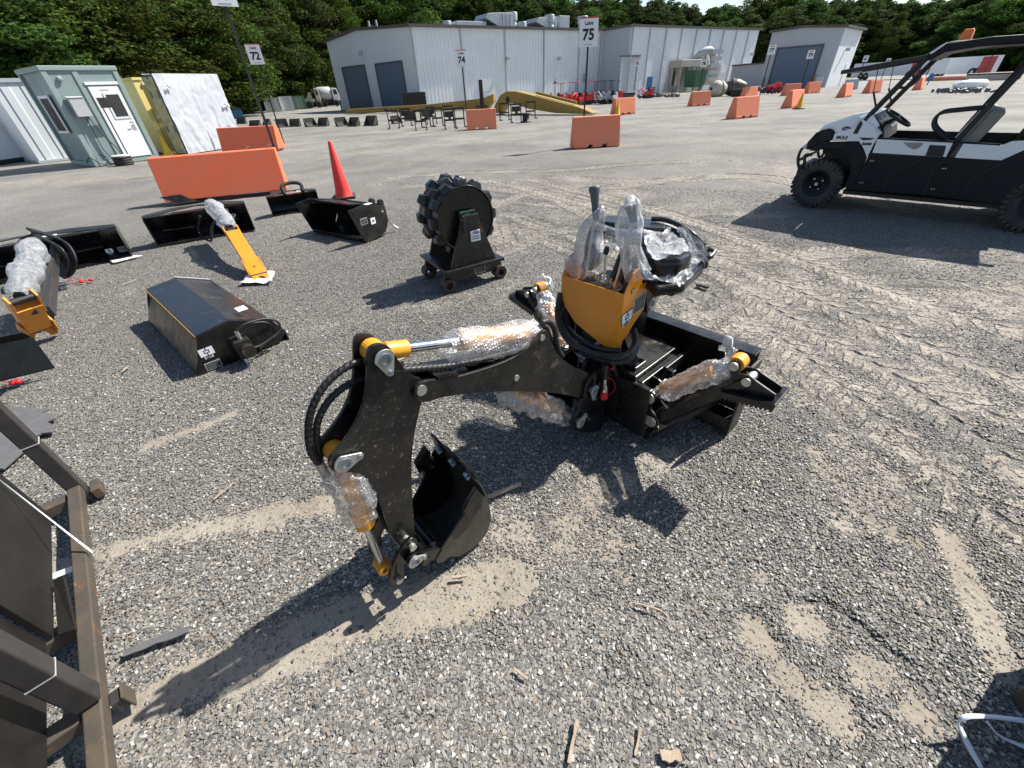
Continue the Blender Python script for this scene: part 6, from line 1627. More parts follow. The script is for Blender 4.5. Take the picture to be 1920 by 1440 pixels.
m = MB(); m.cyl((hu+.07, ys-.001, zt_), (hu+.07, ys-.0018, zt_), .009, 16); m.build('sticker_center', painted('green_dot', (.45, .5, .08), .4), s_)

# column behind the hood, seat, valves, levers ----------------------------------
m = MB(); m.prism([(hu+DHd+.03, tr_.y+.05, .43), (hu+DHd+.13, tr_.y+.05, .43), (hu+.36, tr_.y+.05, .80), (hu+.26, tr_.y+.05, .86), (hu+.15, tr_.y+.05, .86), (hu+.10, tr_.y+.05, .66)], (0, .22, 0)); m.build('seat_column', M['black'], bh, bevel=.004)
cpn = K(1600, 45, v=-(tr_.y+.02)); 
pin(hu+.33, .72, tr_.y+.03, tr_.y+.28, .017, flag=(.02, .03))
m = MB(); m.prism([(hu+.24, tr_.y+.048, .86), (hu+.38, tr_.y+.048, .86), (hu+.37, tr_.y+.048, .69), (hu+.30, tr_.y+.048, .67)], (0, -.014, 0)); m.build('column_bracket', M['black_scuffed'], bh, bevel=.003)
# valve block inside the hood
cy_ = (tl.y+tr_.y)/2
m = MB(); m.mm((hu+.05, cy_-.12, HZ1-.14), (hu+.15, cy_+.12, HZ1-.02)); m.build('valve_block', M['black_scuffed'], bh, bevel=.006)
for k in range(5):
    m = MB(); y = cy_-.09+k*.045; m.cyl((hu+.10, y, HZ1-.02), (hu+.10, y, HZ1+.012), .012, 8); m.build('valve_fitting', M['zinc'], bh, bevel=.002)
hose('hose', [(hu+.1, cy_-.09, HZ1), (hu+.14, cy_-.1, HZ1+.1), (hu+.2, cy_-.1, HZ1+.06), (hu+.19, cy_-.1, HZ1-.2)], r=.015)
hose('hose', [(hu+.1, cy_-.045, HZ1), (hu+.15, cy_-.06, HZ1+.13), (hu+.21, cy_-.05, HZ1+.06), (hu+.2, cy_-.05, HZ1-.2)], r=.015)
hose('hose', [(hu+.08, cy_-.13, HZ1-.02), (hu+.11, cy_-.145, HZ1+.06), (hu+.16, cy_-.15, HZ1+.02), (hu+.16, cy_-.15, HZ1-.2)], r=.015)
# main levers: the grey-topped one at the left, one under film in the middle, a short chromed one
a0 = Hh(400, 700, u=1.30); a1 = Hh(405, 270, u=1.30)
a1 = V(*BL(1020+400/4.115, 330+290/4.115, u=1.32)); top = V(*BL(1020+388/4.115, 330+75/4.115, u=1.33))
def lever(p0, p1, p2, mat='hvac'):
    m = MB(); m.tube([p0, p1], .008, 10); m.build('lever_rod', M['chrome'], bh)
    d = (p2-p1); m = MB(); m.tube([p1-d*.25, p1, p1+d*.35, p1+d*.7, p1+d*.88, p1+d*.97, p2], [.015, .016, .0175, .021, .026, .024, .012], 18); m.build('lever_grip', M['grip'], bh)
M['grip'] = painted('grey_rubber_grip', (.08, .095, .1), .55, (.15, .15, .14), .2, 12)
lever(V(1.29, cy_+.10, HZ1-.02), a1, top)
p1 = Hh(690, 330, u=1.27); p2 = Hh(665, 225, u=1.27)
lever(V(1.27, cy_-.09, HZ1-.02), p1, p2)
sl0 = Hh(465, 790, u=1.245); sl1 = Hh(475, 600, u=1.245); sl2 = Hh(490, 540, u=1.245)
m = MB(); m.tube([sl0, sl1], .006, 10); m.build('lever_rod', M['zinc'], bh); m = MB(); m.tube([sl1, (sl1+sl2)/2, sl2], [.012, .013, .008], 12); m.build('lever_knob', M['post'], bh)
m = MB(); m.ring(sl0+V(0, -.01, -.012), sl0+V(0, .01, -.012), .013, .006, 12); m.build('lever_clevis', M['zinc'], bh)
# plastic over levers
def drape(name, pts, radii, seed, amp=.3, n=36, mat='film', sx=1.):
    P = crom(pts, 9); m = len(P); rad = list(np.interp(np.linspace(0, 1, m), np.linspace(0, 1, len(radii)), radii)); mb = MB()
    def rf(i, k, a):
        c = Vector((math.cos(a)*1.3, math.sin(a)*1.3, i/m*3.2+seed*5.3))
        return 1+amp*1.6*mnoise.noise(c)+amp*.9*mnoise.noise(Vector((c.x*3.2, c.y*3.2, c.z*1.2)))+amp*.5*abs(math.sin(a*5+seed+i*.12))
    mb.tube(P, rad, n, False, 0, rf); return mb.build(name, M[mat], bh)
drape('plastic_cover', [Hh(445, 225, u=1.32), Hh(425, 300, u=1.31), Hh(370, 420, u=1.31), Hh(335, 560, u=1.30), Hh(300, 680, u=1.29), Hh(240, 760, u=1.27)], [.008, .022, .045, .062, .075, .05], 2)
drape('plastic_cover', [Hh(650, 160, u=1.27), Hh(672, 220, u=1.27), Hh(660, 320, u=1.27), Hh(645, 440, u=1.27), Hh(665, 560, u=1.275), Hh(690, 660, u=1.29), Hh(740, 770, u=1.31)], [.012, .036, .046, .048, .04, .044, .05], 6)
# bulky dark bag under the left cover (rear of the control head)
m = MB(); m.tube(crom([Hh(420, 400, u=1.38), Hh(380, 520, u=1.37), Hh(370, 640, u=1.36), Hh(340, 720, u=1.35)], 5), [.04]*16, 16); m.build('control_boot', M['black_scuffed'], bh)
# armrest pads / control head
def pad(P, th, mat='black_plastic', name='armrest_pad'):
    m = MB(); m.prism(P, (0, 0, -th)); return m.build(name, M[mat], bh, bevel=.008, seg=3)
zp = 1.06
A_ = [V(*BL(1020+x/4.115, 330+y/4.115, z=zp)) for x, y in [(412, 325), (500, 312), (640, 318), (700, 352), (750, 365), (880, 372), (940, 378), (942, 392), (930, 400), (760, 385), (600, 360)]]
A_ = [V(*BL(1020+x/4.115, 330+y/4.115, z=zp)) for x, y in [(410, 322), (520, 300), (800, 325), (945, 375), (935, 400), (750, 395), (560, 365), (415, 345)]]
pad(A_, .024, name='armrest_top', mat='black')
m = MB(); c_ = sum(A_, V(0, 0, 0))/len(A_)
m.prism([c_+(p-c_)*.9-V(0, 0, .022) for p in A_], (0, 0, -.055)); m.build('armrest_body', M['seat_vinyl'], bh, bevel=.02, seg=3)
m = MB(); m.tube([c_+(p-c_)*1.03-V(0, 0, .05) for p in A_+A_[:1]], .035, 12, True, 0, lambda i, k, a: 1+.3*math.sin(k*2.1+i*3)); m.build('plastic_cover', M['film'], bh)
# seat pan and backrest
S_ = lambda x, y, **k: V(*BL(1020+x/4.115, 330+y/4.115, **k))
zs = .86
seat = [S_(x, y, z=zs) for x, y in [(770, 790), (900, 640), (1220, 690), (1230, 720), (1090, 850), (1000, 890), (860, 860)]]
m = MB(); m.prism(seat, (0, 0, -.03)); m.build('seat_pan', M['black'], bh, bevel=.012, seg=3)
cs_ = sum(seat, V(0, 0, 0))/len(seat)
m = MB(); m.prism([cs_+(p-cs_)*.88+V(0, 0, .045) for p in seat], (0, 0, -.043)); m.build('seat_cushion', M['black'], bh, bevel=.02, seg=4)
# folded-down backrest: tilted padded board, seen from behind/above, rising to the armrest
bk = [S_(760, 400, z=1.05), S_(930, 360, z=1.06), S_(1060, 390, z=1.04), S_(1180, 480, z=1.0), S_(1290, 600, z=.93), S_(1270, 670, z=.90), S_(1080, 640, z=.91), S_(900, 600, z=.93), S_(770, 540, z=.96)]
cb_ = sum(bk, V(0, 0, 0))/len(bk)
m = MB(); m.prism(bk, V(.0, -.0, -.035)); m.build('backrest', M['black'], bh, bevel=.012, seg=4)
m = MB(); m.prism([S_(x, y, z=1.0) for x, y in ((745, 420), (960, 405), (1080, 480), (1160, 590), (1060, 640), (900, 640), (770, 590))], (0, 0, -.13)); m.build('seat_bulk', M['black'], bh, bevel=.03, seg=4)
m = MB(); m.tube(crom([S_(830, 330, z=1.075), S_(940, 340, z=1.075), S_(1060, 390, z=1.06), S_(1150, 450, z=1.04), S_(1220, 520, z=1.0), S_(1300, 580, z=.96)], 6), .012, 8); m.build('backrest_frame', M['black_scuffed'], bh)
hg = [S_(1190, 490, z=1.0), S_(1220, 480, z=1.0), S_(1260, 530, z=.985), S_(1310, 530, z=.975), S_(1340, 560, z=.965), S_(1310, 610, z=.95), S_(1285, 620, z=.95), S_(1240, 590, z=.96)]
m = MB(); m.prism(hg, (0, 0, -.02)); hb_ = m.build('backrest_hinge', M['black_scuffed'], bh, bevel=.004)
for x, y in ((1205, 520), (1250, 570)):
    m = MB(); c = S_(x, y, z=.985); m.cyl(c, c+V(0, 0, .02), .008, 8); m.build('bolt', M['brass'], hb_)
# crumpled film over seat and backrest
def filmsheet(corners, seed, amp=.02, nu=26, nv=26, parent=None):
    a, b, c, d = corners
    def fn(s, t):
        p = (a*(1-s)+b*s)*(1-t)+(d*(1-s)+c*s)*t
        q = Vector((s*2.4+seed*3, t*2.4, seed)); h = mnoise.noise(q)+.5*abs(mnoise.noise(q*2.2))+.12*abs(mnoise.noise(q*5))
        return p+V(mnoise.noise(q+V(9, 0, 0))*amp, mnoise.noise(q+V(0, 9, 0))*amp, h*amp*1.4)
    m = MB(); m.grid(fn, nu, nv); return m.build('plastic_cover', M['film'], parent or bh)
filmsheet([S_(740, 425, z=1.02), S_(985, 400, z=1.02), S_(995, 475, z=.98), S_(735, 535, z=.96)], 1)
m = MB(); m.prism([S_(x, y, z=.9) for x, y in ((745, 420), (1060, 410), (1190, 520), (1270, 640), (1190, 720), (1090, 830), (870, 860), (780, 790))], (0, 0, -.05)); m.build('seat_shell', M['black'], bh, bevel=.015, seg=3)
filmsheet([S_(1030, 410, z=1.08), S_(1070, 400, z=1.08), S_(1290, 650, z=.95), S_(1090, 520, z=1.0)], 2, .03)
filmsheet([S_(1090, 600, z=.97), S_(1240, 660, z=.94), S_(1060, 860, z=.88), S_(930, 800, z=.92)], 3, .03)
filmsheet([S_(790, 800, z=.91), S_(1080, 880, z=.86), S_(1090, 920, z=.83), S_(860, 850, z=.86)], 4, .015)
filmsheet([S_(780, 700, z=.93), S_(1100, 640, z=.95), S_(1060, 850, z=.9), S_(790, 800, z=.92)], 5, .025)
filmsheet([S_(760, 470, z=1.03), S_(1010, 440, z=1.03), S_(1140, 590, z=1.02), S_(820, 640, z=1.02)], 11, .02)
filmsheet([S_(1040, 400, z=1.06), S_(1180, 540, z=1.03), S_(1270, 690, z=.94), S_(1080, 640, z=.97)], 12, .03)
filmsheet([S_(480, 480, z=1.0), S_(570, 510, z=1.0), S_(600, 600, z=.96), S_(500, 580, z=.96)], 6, .02)
# ------------------------------------------------------------------ padded wheel roller (trench compactor)
FR = Frame(G(840, 508, .23), 31)
ro = FR.thing('compaction_wheel', 'black padded compaction wheel in a rusty triangular frame with pin ears, behind the backhoe', 'compaction wheel')
RL = FR.L
LX, LY = .60, .62
m = MB(); m.mm((-.03, -.03, .20), (LX+.03, LY+.03, .23)); m.build('base_plate', M['black_scuffed'], ro, bevel=.004)
for y in (.02, LY-.07):
    m = MB(); m.prism([(.05, y, .231), (LX-.04, y, .231), (LX*.5+.09, y, .66), (LX*.5-.09, y, .66)], (0, .03, 0)); m.build('side_frame', M['black_rusty'], ro, bevel=.004)
m = MB(); m.mm((LX*.5-.085, .0, .56), (LX*.5+.085, .018, .70)); m.build('axle_clamp', M['black_rusty'], ro, bevel=.006)
m = MB(); m.cyl((LX*.5, -.004, .61), (LX*.5, .03, .61), .03, 20); m.build('axle', M['black_rusty'], ro, bevel=.003)
cx_, cz_ = LX*.5, .64
m = MB(); m.mm((cx_-.085, .055, cz_-.085), (cx_+.085, .075, cz_+.085)); m.cyl((cx_, .035, cz_), (cx_, .055, cz_), .06, 24); hs_ = m.build('bearing_housing', M['green_cast'], ro, bevel=.008)
for a in (-.065, .065):
    for b_ in (-.065, .065):
        m = MB(); m.cyl((cx_+a, .042, cz_+b_), (cx_+a, .055, cz_+b_), .011, 6); m.build('bolt', M['green_cast'], hs_)
y0, y1 = .085, LY-.09; RD = .30
m = MB(); m.lathe([(.03, .02), (RD-.02, .02), (RD-.012, 0), (RD, 0), (RD, y1-y0), (RD-.02, y1-y0-.02), (.03, y1-y0-.02)], (cx_, y0, cz_), (0, 1, 0), 56); m.build('drum', M['black'], ro, bevel=.003)
for row in range(3):
    yc = y0+.075+row*(y1-y0-.15)/2
    for k in range(12):
        a = 2*math.pi*(k+.5*(row % 2))/12
        e = V(math.cos(a), 0, math.sin(a)); t = V(-math.sin(a), 0, math.cos(a)); c = V(cx_, yc, cz_)
        w, l, hh_ = .060, .060, .052
        b0 = [c+e*(RD-.004)+t*(sx*w)+V(0, sy*l, 0) for sx, sy in ((-1, -1), (1, -1), (1, 1), (-1, 1))]
        b1 = [c+e*(RD+hh_)+t*(sx*w*.62)+V(0, sy*l*.62, 0) for sx, sy in ((-1, -1), (1, -1), (1, 1), (-1, 1))]
        m = MB(); m.add(b0+b1, [(0, 3, 2, 1), (4, 5, 6, 7), (0, 1, 5, 4), (1, 2, 6, 5), (2, 3, 7, 6), (3, 0, 4, 7)]); m.build('pad', M['black'], ro, bevel=.008)
for y in (.04, LY-.10):
    P = [(-.02, y, .198), (LX+.02, y, .198), (LX+.04, y, .10), (LX-.02, y, .03), (LX-.10, y, .09), (.12, y, .09), (.06, y, .03), (-.04, y, .10)]
    m = MB(); m.prism(P, (0, .03, 0)); m.build('ear_plate', M['black_rusty'], ro, bevel=.004)
for x in (.0, LX):
    for y in (.0, LY-.14):
        m = MB(); m.ring((x, y, .07), (x, y+.11, .07), .068, .036, 24); m.build('pin_ear', M['rust_brown'] if 'rust_brown' in M else M['black_rusty'], ro, bevel=.003)
m = MB(); m.mm((LX*.48, -.0, .34+.11), (LX*.48+.10, .018, .34+.21)); st_ = m.build('sticker', M['sticker'], ro)
text('writing', '1956', .036, (LX*.48+.05, -.001, .53), (1, 0, 0), (0, 0, 1), M['ink'], st_, bold=.001)
for q in range(2):
    m = MB(); m.mm((LX*.48+.01, -.0012, .47+q*.02), (LX*.48+.09, -.0002, .478+q*.02)); m.build('small_print', M['ink_grey'], st_)
decal_plate(ro, (LX*.62, .0385, .145), (1, 0, 0), (0, 0, 1), .12, .07, 3)

# ------------------------------------------------------------------ black bucket behind it
FK = Frame(G(686.7, 455), 146)
bk2 = FK.thing('digging_bucket', 'black open trapezoid bucket between the red cone and the padded wheel', 'bucket')
# x along width (away left), y = -(v): the back of the bucket is at -y
near = [(-.02, .16, .45), (-.02, -.45, .38), (-.02, -.50, .30), (-.02, -.40, .06), (-.02, -.20, .0), (-.02, -.03, .0), (-.02, .03, .04)]
near = [V(0, .15, .44), V(0, -.10, .46), V(0, -.46, .38), V(0, -.47, .18), V(0, -.38, .04), V(0, -.16, .0), V(0, .0, .0), V(0, .03, .05)]
BW = 1.12
m = MB(); m.prism([p+V(0, 0, .004) for p in near], (.014, 0, 0)); m.build('side_plate', M['black_scuffed'], bk2, bevel=.002)
m = MB(); m.prism([p+V(BW, 0, .004) for p in near], (.014, 0, 0)); m.build('side_plate', M['black'], bk2, bevel=.002)
m = MB(); pr = crom([near[2], near[3], near[4], near[5], near[6], near[7]], 4)
for a, b in zip(pr, pr[1:]):
    m.prism([V(.014, a.y, a.z+.004), V(.014, b.y, b.z+.004), V(.014, b.y, b.z+.016), V(.014, a.y, a.z+.016)], (BW-.014, 0, 0))
m.build('shell', M['black'], bk2)
m = MB(); m.prism([V(.3, -.10, .45), V(.3, -.44, .385), V(.3, -.44, .37), V(.3, -.10, .43)], (.80, 0, 0)); m.build('top_plate', M['black'], bk2, bevel=.002)
m = MB(); m.prism([V(0.014, -.44, .385), V(.014, -.46, .385), V(.014, -.46, .2), V(.014, -.44, .2)], (BW, 0, 0)); m.build('back_plate', M['black'], bk2)
for x in (.12, .30):
    m = MB(); m.tube([(x, -.52, .40), (x+.05, -.52, .40)], .04, 16); m.build('pin_ear', M['black_scuffed'], bk2)
m = MB(); m.mm((.12, -.36, .42), (.2, -.26, .424)); m.build('sticker', M['sticker'], bk2)
m = MB(); m.mm((-.003, -.24, .2), (-.0005, -.16, .28)); st2 = m.build('sticker', M['sticker'], bk2)
m = MB(); m.cyl((-.0035, -.2, .24), (-.0045, -.2, .24), .016, 12); m.build('sticker_mark', M['ink'], st2)
decal_plate(bk2, (-.0012, -.05, .27), (0, -1, 0), (0, 0, 1), .11, .08, 3)
m = MB(); m.cyl((-.002, -.4, .32), (.02, -.4, .32), .018, 14); m.build('pin', M['zinc'], bk2)
m = MB(); m.tube(crom([(-.01, -.47, .17), (.03, -.55, .1), (-.02, -.6, .04)], 5), .012, 8); m.build('hook', M['zinc'], bk2)

# ------------------------------------------------------------------ wing blades with orange hitch arms
def trough_blade(name, label, A, B, hh_=.36, group=None, top=.14, brace=True, depth=.30):
    """long blade seen from behind: folded sheet with ribs, standing on its edge; A-B is its lower edge on the ground"""
    f = Frame(A, to=B); L = (B-A).length; r = f.thing(name, label, 'blade', group)
    # y>0 is away from the camera
    m = MB()
    sec = [V(0, .0, .0), V(0, depth*.55, .05), V(0, depth, .2), V(0, depth*.8, hh_-.01), V(0, depth*.1, hh_)]
    for a, b in zip(sec, sec[1:]):
        d = (b-a).normalized(); n = V(0, -d.z, d.y)*.01
        m.prism([a, b, b+n, a+n], (L, 0, 0))
    m.build('curved_plate', M['black'], r)
    # triangular top wings
    m = MB(); m.prism([(0, -.05, hh_+.012), (L*.5, depth*.9, hh_+.02), (L, -.05, hh_+.012), (L, depth*.4, hh_+.02), (L*.75, depth*1.35, hh_+.012), (L*.25, depth*1.35, hh_+.012), (0, depth*.4, hh_+.012)], (0, 0, .01)); m.build('top_sheet', M['black_scuffed'], r, bevel=.002)
    for x in (0, L-.012):
        m = MB(); m.prism([(x, -.05, hh_), (x, depth*.9, hh_-.02), (x, depth, .18), (x, depth*.6, .04), (x, .0, .0), (x, -.02, .0)], (.012, 0, 0)); m.build('end_plate', M['black'], r, bevel=.002)
    if brace:
        for x0, x1 in ((L*.12, L*.42), (L*.58, L*.88)):
            s_ = 1 if x0 < L*.5 else -1
            a, b = (x0, x1) if s_ > 0 else (x1, x0)
            m = MB(); m.prism([(a, .02, hh_*.48), (b, .06, hh_*.42), (b, .26, hh_*.42), (a, .26, hh_*.48)], (0, 0, .012)); m.build('rib', M['black_scuffed'], r, bevel=.002)
    m = MB(); m.mm((L*.62, .05, hh_+.024), (L*.7, .12, hh_+.027)); m.build('sticker', M['sticker'], r)
    return f, L, r
def hitch_arm(r, f, p0, p1, p2, w=.085, wr=8, wrapside=0):
    """p0 start at the blade, p1 where the wrapped cylinder ends and the orange box starts, p2 the foot on the ground (local coords)"""
    p0, p1, p2 = V(*p0), V(*p1), V(*p2); d = (p2-p1).normalized(); side = V(-d.y, d.x, 0).normalized(); upv = side.cross(d)*-1
    if upv.z < 0: upv = -upv
    m = MB(); m.bar(p0-V(0, 0, .08), p1-V(0, 0, .07)+d*.05, .07, .06); m.build('draw_bar', M['steel_dark'], r, bevel=.004)
    m = MB(); m.cyl(p0+V(0, 0, .03), p1+V(0, 0, .03), .035, 20); m.build('cylinder', M['post'], r)
    P = crom([p0+V(0, 0, .05), p0*.7+p1*.3+V(0, 0, .05), p0*.35+p1*.65+V(0, 0, .04), p1+V(0, 0, .03)], 9); mb = MB(); n_ = len(P)
    mb.tube(P, list(np.interp(np.linspace(0, 1, n_), [0, .15, .4, .6, .85, 1], [.06, .105, .085, .1, .09, .05])), 34, False, 0,
            lambda i, k, a: 1+.32*mnoise.noise(Vector((math.cos(a)*1.5, math.sin(a)*1.5, i/n_*wr)))+.12*math.sin(i*1.15)+.1*mnoise.noise(Vector((math.cos(a)*5, math.sin(a)*5, i*.5))))
    mb.build('bubble_wrap', M['wrap_thick'], r)
    # forked end, box beam, foot
    for s in (-1, 1):
        q = p1+side*(s*w*1.1)
        m = MB(); m.prism([q-d*.05+upv*.03, q-d*.02+upv*.055, q+d*.03+upv*.05, q+d*.15+upv*.02, q+d*.15-upv*.05, q-d*.03-upv*.03], side*(.016*-s)); m.build('fork_cheek', M['yellow'], r, bevel=.003)
    m = MB(); m.cyl(p1-side*w*.95, p1+side*w*.95, .028, 16); m.build('pin', M['post'], r)
    Lb_ = (p2-p1).length; e = p1+d*(Lb_*.74)
    m = MB(); m.bar(p1+d*.07, e, w*2.0, .09, up=upv); m.build('arm_box', M['yellow'], r, bevel=.004)
    # foot plate drops to the ground with a half round cut
    dn_ = (p2-e).normalized(); P = []
    w2 = w*1.05; hl = (p2-e).length*1.02
    pts = [(-w2, 0), (w2, 0), (w2, hl)]+[(w2*.62*math.cos(a), hl*.98-w2*.62*math.sin(a)) for a in [k*math.pi/8 for k in range(9)]]+[(-w2, hl)]
    n3 = side.cross(dn_).normalized()
    if n3.dot(d) < 0: n3 = -n3
    e2 = e+upv*.045
    d4 = (V(p2.x, p2.y, 0.01)-e2); hl2 = d4.length; d4.normalize(); n4 = side.cross(d4).normalized()
    m = MB(); m.prism([e2+side*a+d4*(b_*hl2/hl) for a, b_ in pts], n4*.012); m.build('foot_plate', M['yellow'], r, bevel=.002)
    for s in (-1, 1):
        q = e+side*(s*(w2+.001)); m = MB(); m.prism([q+upv*.05, q-d*.10+upv*.03, q-d*.08-upv*.05, q-upv*.08, q+d4*hl2+upv*.03, ], side*(.012*s)); m.build('foot_cheek', M['yellow'], r, bevel=.002)
    m = MB(); c = e2+d4*.075+n4*.0125 if n4.dot(d) > 0 else e2+d4*.075; s1 = 1 if n4.dot(V(0, 0, 1)) < 0 else -1
    m.cyl(c+n4*.014, c-n4*.004, .014, 14); m.build('round_sticker', M['cont_green'], r)
    m = MB(); m.cyl(p1+d*(Lb_-.08)-side*w*1.2-V(0, 0, .0), p1+d*(Lb_-.08)+side*w*1.2, .012, 10); m.build('hitch_pin', M['steel_dark'], r)
def wrapmat():
    t = NT('thick_wrap'); co = t.coord(); v = t.vor(co, 60, rnd=.4); h = t.ramp(v.outputs['Distance'], [(.1, 1), (.5, 0)]); wr = t.noise(co, 18, 5, .7, 1.)
    nb = t.bump(h, .5, .004, t.bump(wr, 1, .03))
    d = t.bsdf((.62, .64, .66), .3, 0, nb, .6); tr = t.n('ShaderNodeBsdfTransparent'); tl = t.n('ShaderNodeBsdfTranslucent'); tl.inputs[0].default_value = (.8, .82, .85, 1)
    a = t.n('ShaderNodeMixShader'); a.inputs[0].default_value = .4; t.l(d, a.inputs[1]); t.l(tl.outputs[0], a.inputs[2])
    f = t.ramp(wr, [(.3, .35), (.65, .95)]); c = t.n('ShaderNodeMixShader'); t.l(f, c.inputs[0]); t.l(tr.outputs[0], c.inputs[1]); t.l(a.outputs[0], c.inputs[2]); return t.fin(c.outputs[0])
M['wrap_thick'] = wrapmat()
fb, Lbl, blade1 = trough_blade('snow_blade', 'black folded blade with an orange hitch arm, just in front of the biggest orange barrier', G(296, 462), G(479, 431), .38, 'folded blades with orange arms')
hitch_arm(blade1, fb, fb.L(400, 392, z=.42), fb.L(434, 432, z=.36), fb.L(490, 522, z=.02), .075)
for q in ((410, 400, .45), (425, 410, .42)):
    P = crom([fb.L(375, 405, z=.42), fb.L(372, 435, z=.15), fb.L(395, 452, z=.1), fb.L(400, 420, z=.4), fb.L(q[0]+15, q[1]-8, z=q[2]), fb.L(425, 425, z=.42)], 6)
    m = MB(); m.tube(P, .013, 8); m.build('hose', M['hose'], blade1)
f0, L0b, blade0 = trough_blade('snow_blade', 'black folded blade with hose coil and orange arm, cut by the left photo edge', G(-140, 560), G(250, 482), .38, 'folded blades with orange arms')
hitch_arm(blade0, f0, f0.L(75, 470, z=.52), f0.L(42, 562, z=.42), f0.L(78, 630, z=.03), .085)
m = MB(); m.prism([f0.L(95, 455, z=.42), f0.L(103, 455, z=.42), f0.L(92, 575, z=.12), f0.L(75, 575, z=.12)], (0, .0, -.1)); m.build('side_rail', M['steel_dark'], blade0, bevel=.003)
for k in range(5):
    o = k*3
    P = crom([f0.L(x+o*.8, y+o*.5, z=z) for x, y, z in ((50, 428, .55), (80, 436, .5), (115, 450, .44), (132, 478, .3), (128, 505, .15), (110, 515, .12), (118, 490, .25), (105, 460, .42), (60, 437, .52))], 6)
    hose('hose', P[::3], .0125, .02, blade0)
m = MB(); P = crom([f0.L(x, y, z=z) for x, y, z in ((60, 440, .5), (38, 450, .45), (32, 480, .35), (45, 490, .3))], 6); m.tube(P, .0125, 8); m.build('hose', M['hose'], blade0)
decal_logo(blade0, V(*f0.L(206, 471, z=.09))+V(0, -.025, .01), (1, 0, 0), (0, .25, 1), .075)
decal_plate(blade0, V(*f0.L(228, 468, z=.09))+V(.02, -.025, .01), (1, 0, 0), (0, .25, 1), .1, .06, 4)
def red_caps(pts, label):
    r = thing('red_dust_caps', label, 'caps', (pts[0].x, pts[0].y, 0))
    o = pts[0]
    for p in pts:
        m = MB(); m.sphere(p-o+V(0, 0, .022), .024, 12, 0, (1, 1, .8)); m.build('cap', M['red'], r)
    m = MB(); P = crom([pts[0]-o+V(0, 0, .01), V(-.1, .02, .01), V(-.28, .03, .06), V(-.2, -.05, .01), pts[-1]-o+V(0, 0, .01)], 6); m.tube(P, .004, 6); m.build('cord', M['red'], r)
    m = MB(); P = crom([V(-.22, .0, .04), V(-.35, -.1, .02), V(-.6, -.2, .015)], 6); m.tube(P, .011, 8); m.build('steel_end', M['zinc'], r)
red_caps([G(173, 528), G(155, 531)], 'two red dust caps on a thin cord lying right of the hose coil')
red_caps([G(38, 720), G(30, 722)], 'red dust caps half hidden under the black plate at the left edge')
fsm, Lsm, blade2 = trough_blade('grader_blade', 'smaller plain black blade at the right end of the biggest orange barrier', G(512, 406), G(603, 392), .3, brace=False, depth=.22)
m = MB(); m.tube(crom([(.3, .1, .3), (.3, .15, .42), (.45, .2, .45), (.6, .15, .42), (.6, .1, .3)], 6), .03, 8); m.build('hose', M['rubber'], blade2)
q0 = G(330, 385); r = thing('black_plate', 'black folded plate at the foot of the big barrier, behind the center blade', 'plate', (q0.x, q0.y, 0), R(25))
m = MB(); m.prism([(-.2, 0, .17), (.75, .15, .19), (.5, .0, .02), (.1, -.05, .02)], (0, .02, 0)); m.build('sheet', M['black'], r, bevel=.002)
m = MB(); m.prism([(.6, .1, .17), (1.2, .1, .21), (1.3, .1, .17), (.8, .1, .1)], (0, .3, 0)); m.build('flange', M['black'], r, bevel=.002)
# papers
def sheet(name, label, cat, pts, mat, zz=.012, curl=.03, writing=None):
    a, b, c, d = [G(x, y, zz) for x, y in pts]; o = (a+b+c+d)/4; o.z = 0
    m = MB(); m.grid(lambda s, t: (a*(1-s)+b*s)*(1-t)+(d*(1-s)+c*s)*t-o+V(0, 0, curl*(s-.5)**2+curl*.6*mnoise.noise(Vector((s*3, t*3, curl*90)))), 10, 8)
    ob = m.build(name, M[mat], None, solid=.002); ob.location = o; tag(ob, label, cat); return ob
sheet('paper_sheet', 'white curled paper sheet under the orange arm foot of the center blade', 'paper', [(450, 533), (512, 530), (515, 508), (468, 516)], 'paper', .015, .05)
sh_ = sheet('manual', 'folded leaflet with an orange logo at the right end of the left blade', 'leaflet', [(211, 493), (268, 479), (240, 480), (196, 479)], 'paper', .012, .01)
# ------------------------------------------------------------------ flail mower
a_ = G(367, 630, .33); FMo = Frame(G(372, 704), 137)
mo = FMo.thing('flail_mower', 'low black flail mower housing with sloped lid, yellow bolt strip and hose loop', 'mower')
# local x = away along its length, y = left of the heading (towards camera side is +y?)
ML = 1.42
def ML_(x, y, **k): return V(*FMo.L(x, y, **k))
# cross-section on the end plane x=0 found from the picture
endp = [ML_(x, y, u=0) for x, y in [(367, 630), (430, 600), (507, 600), (535, 620), (534, 664), (500, 690), (430, 703), (372, 706)]]
endp = [V(0, p.y, max(p.z, .0)) for p in endp]
m = MB(); m.prism(endp, (-.014, 0, 0)); mend = m.build('end_plate', M['black'], mo, bevel=.003)
m = MB(); m.prism([p+V(ML, 0, 0) for p in endp], (.012, 0, 0)); m.build('end_plate', M['black'], mo, bevel=.003)
m = MB(); cc = sum(endp, V(0, 0, 0))/len(endp)
top_ = [endp[0]+V(0, 0, 0), endp[1], endp[2], endp[3], endp[3]+V(0, 0, -.12)]
for a, b in zip(top_, top_[1:]):
    d = (b-a).normalized(); n = d.cross(V(1, 0, 0)).normalized()*.008
    if n.dot(cc-a) < 0: n = -n
    m.prism([a-n*.3, b-n*.3, b+n, a+n], (ML, 0, 0))
m.build('lid', M['lid'], mo)
fr = endp[0]; out = (endp[0]-cc); out.z = 0; out.normalize()
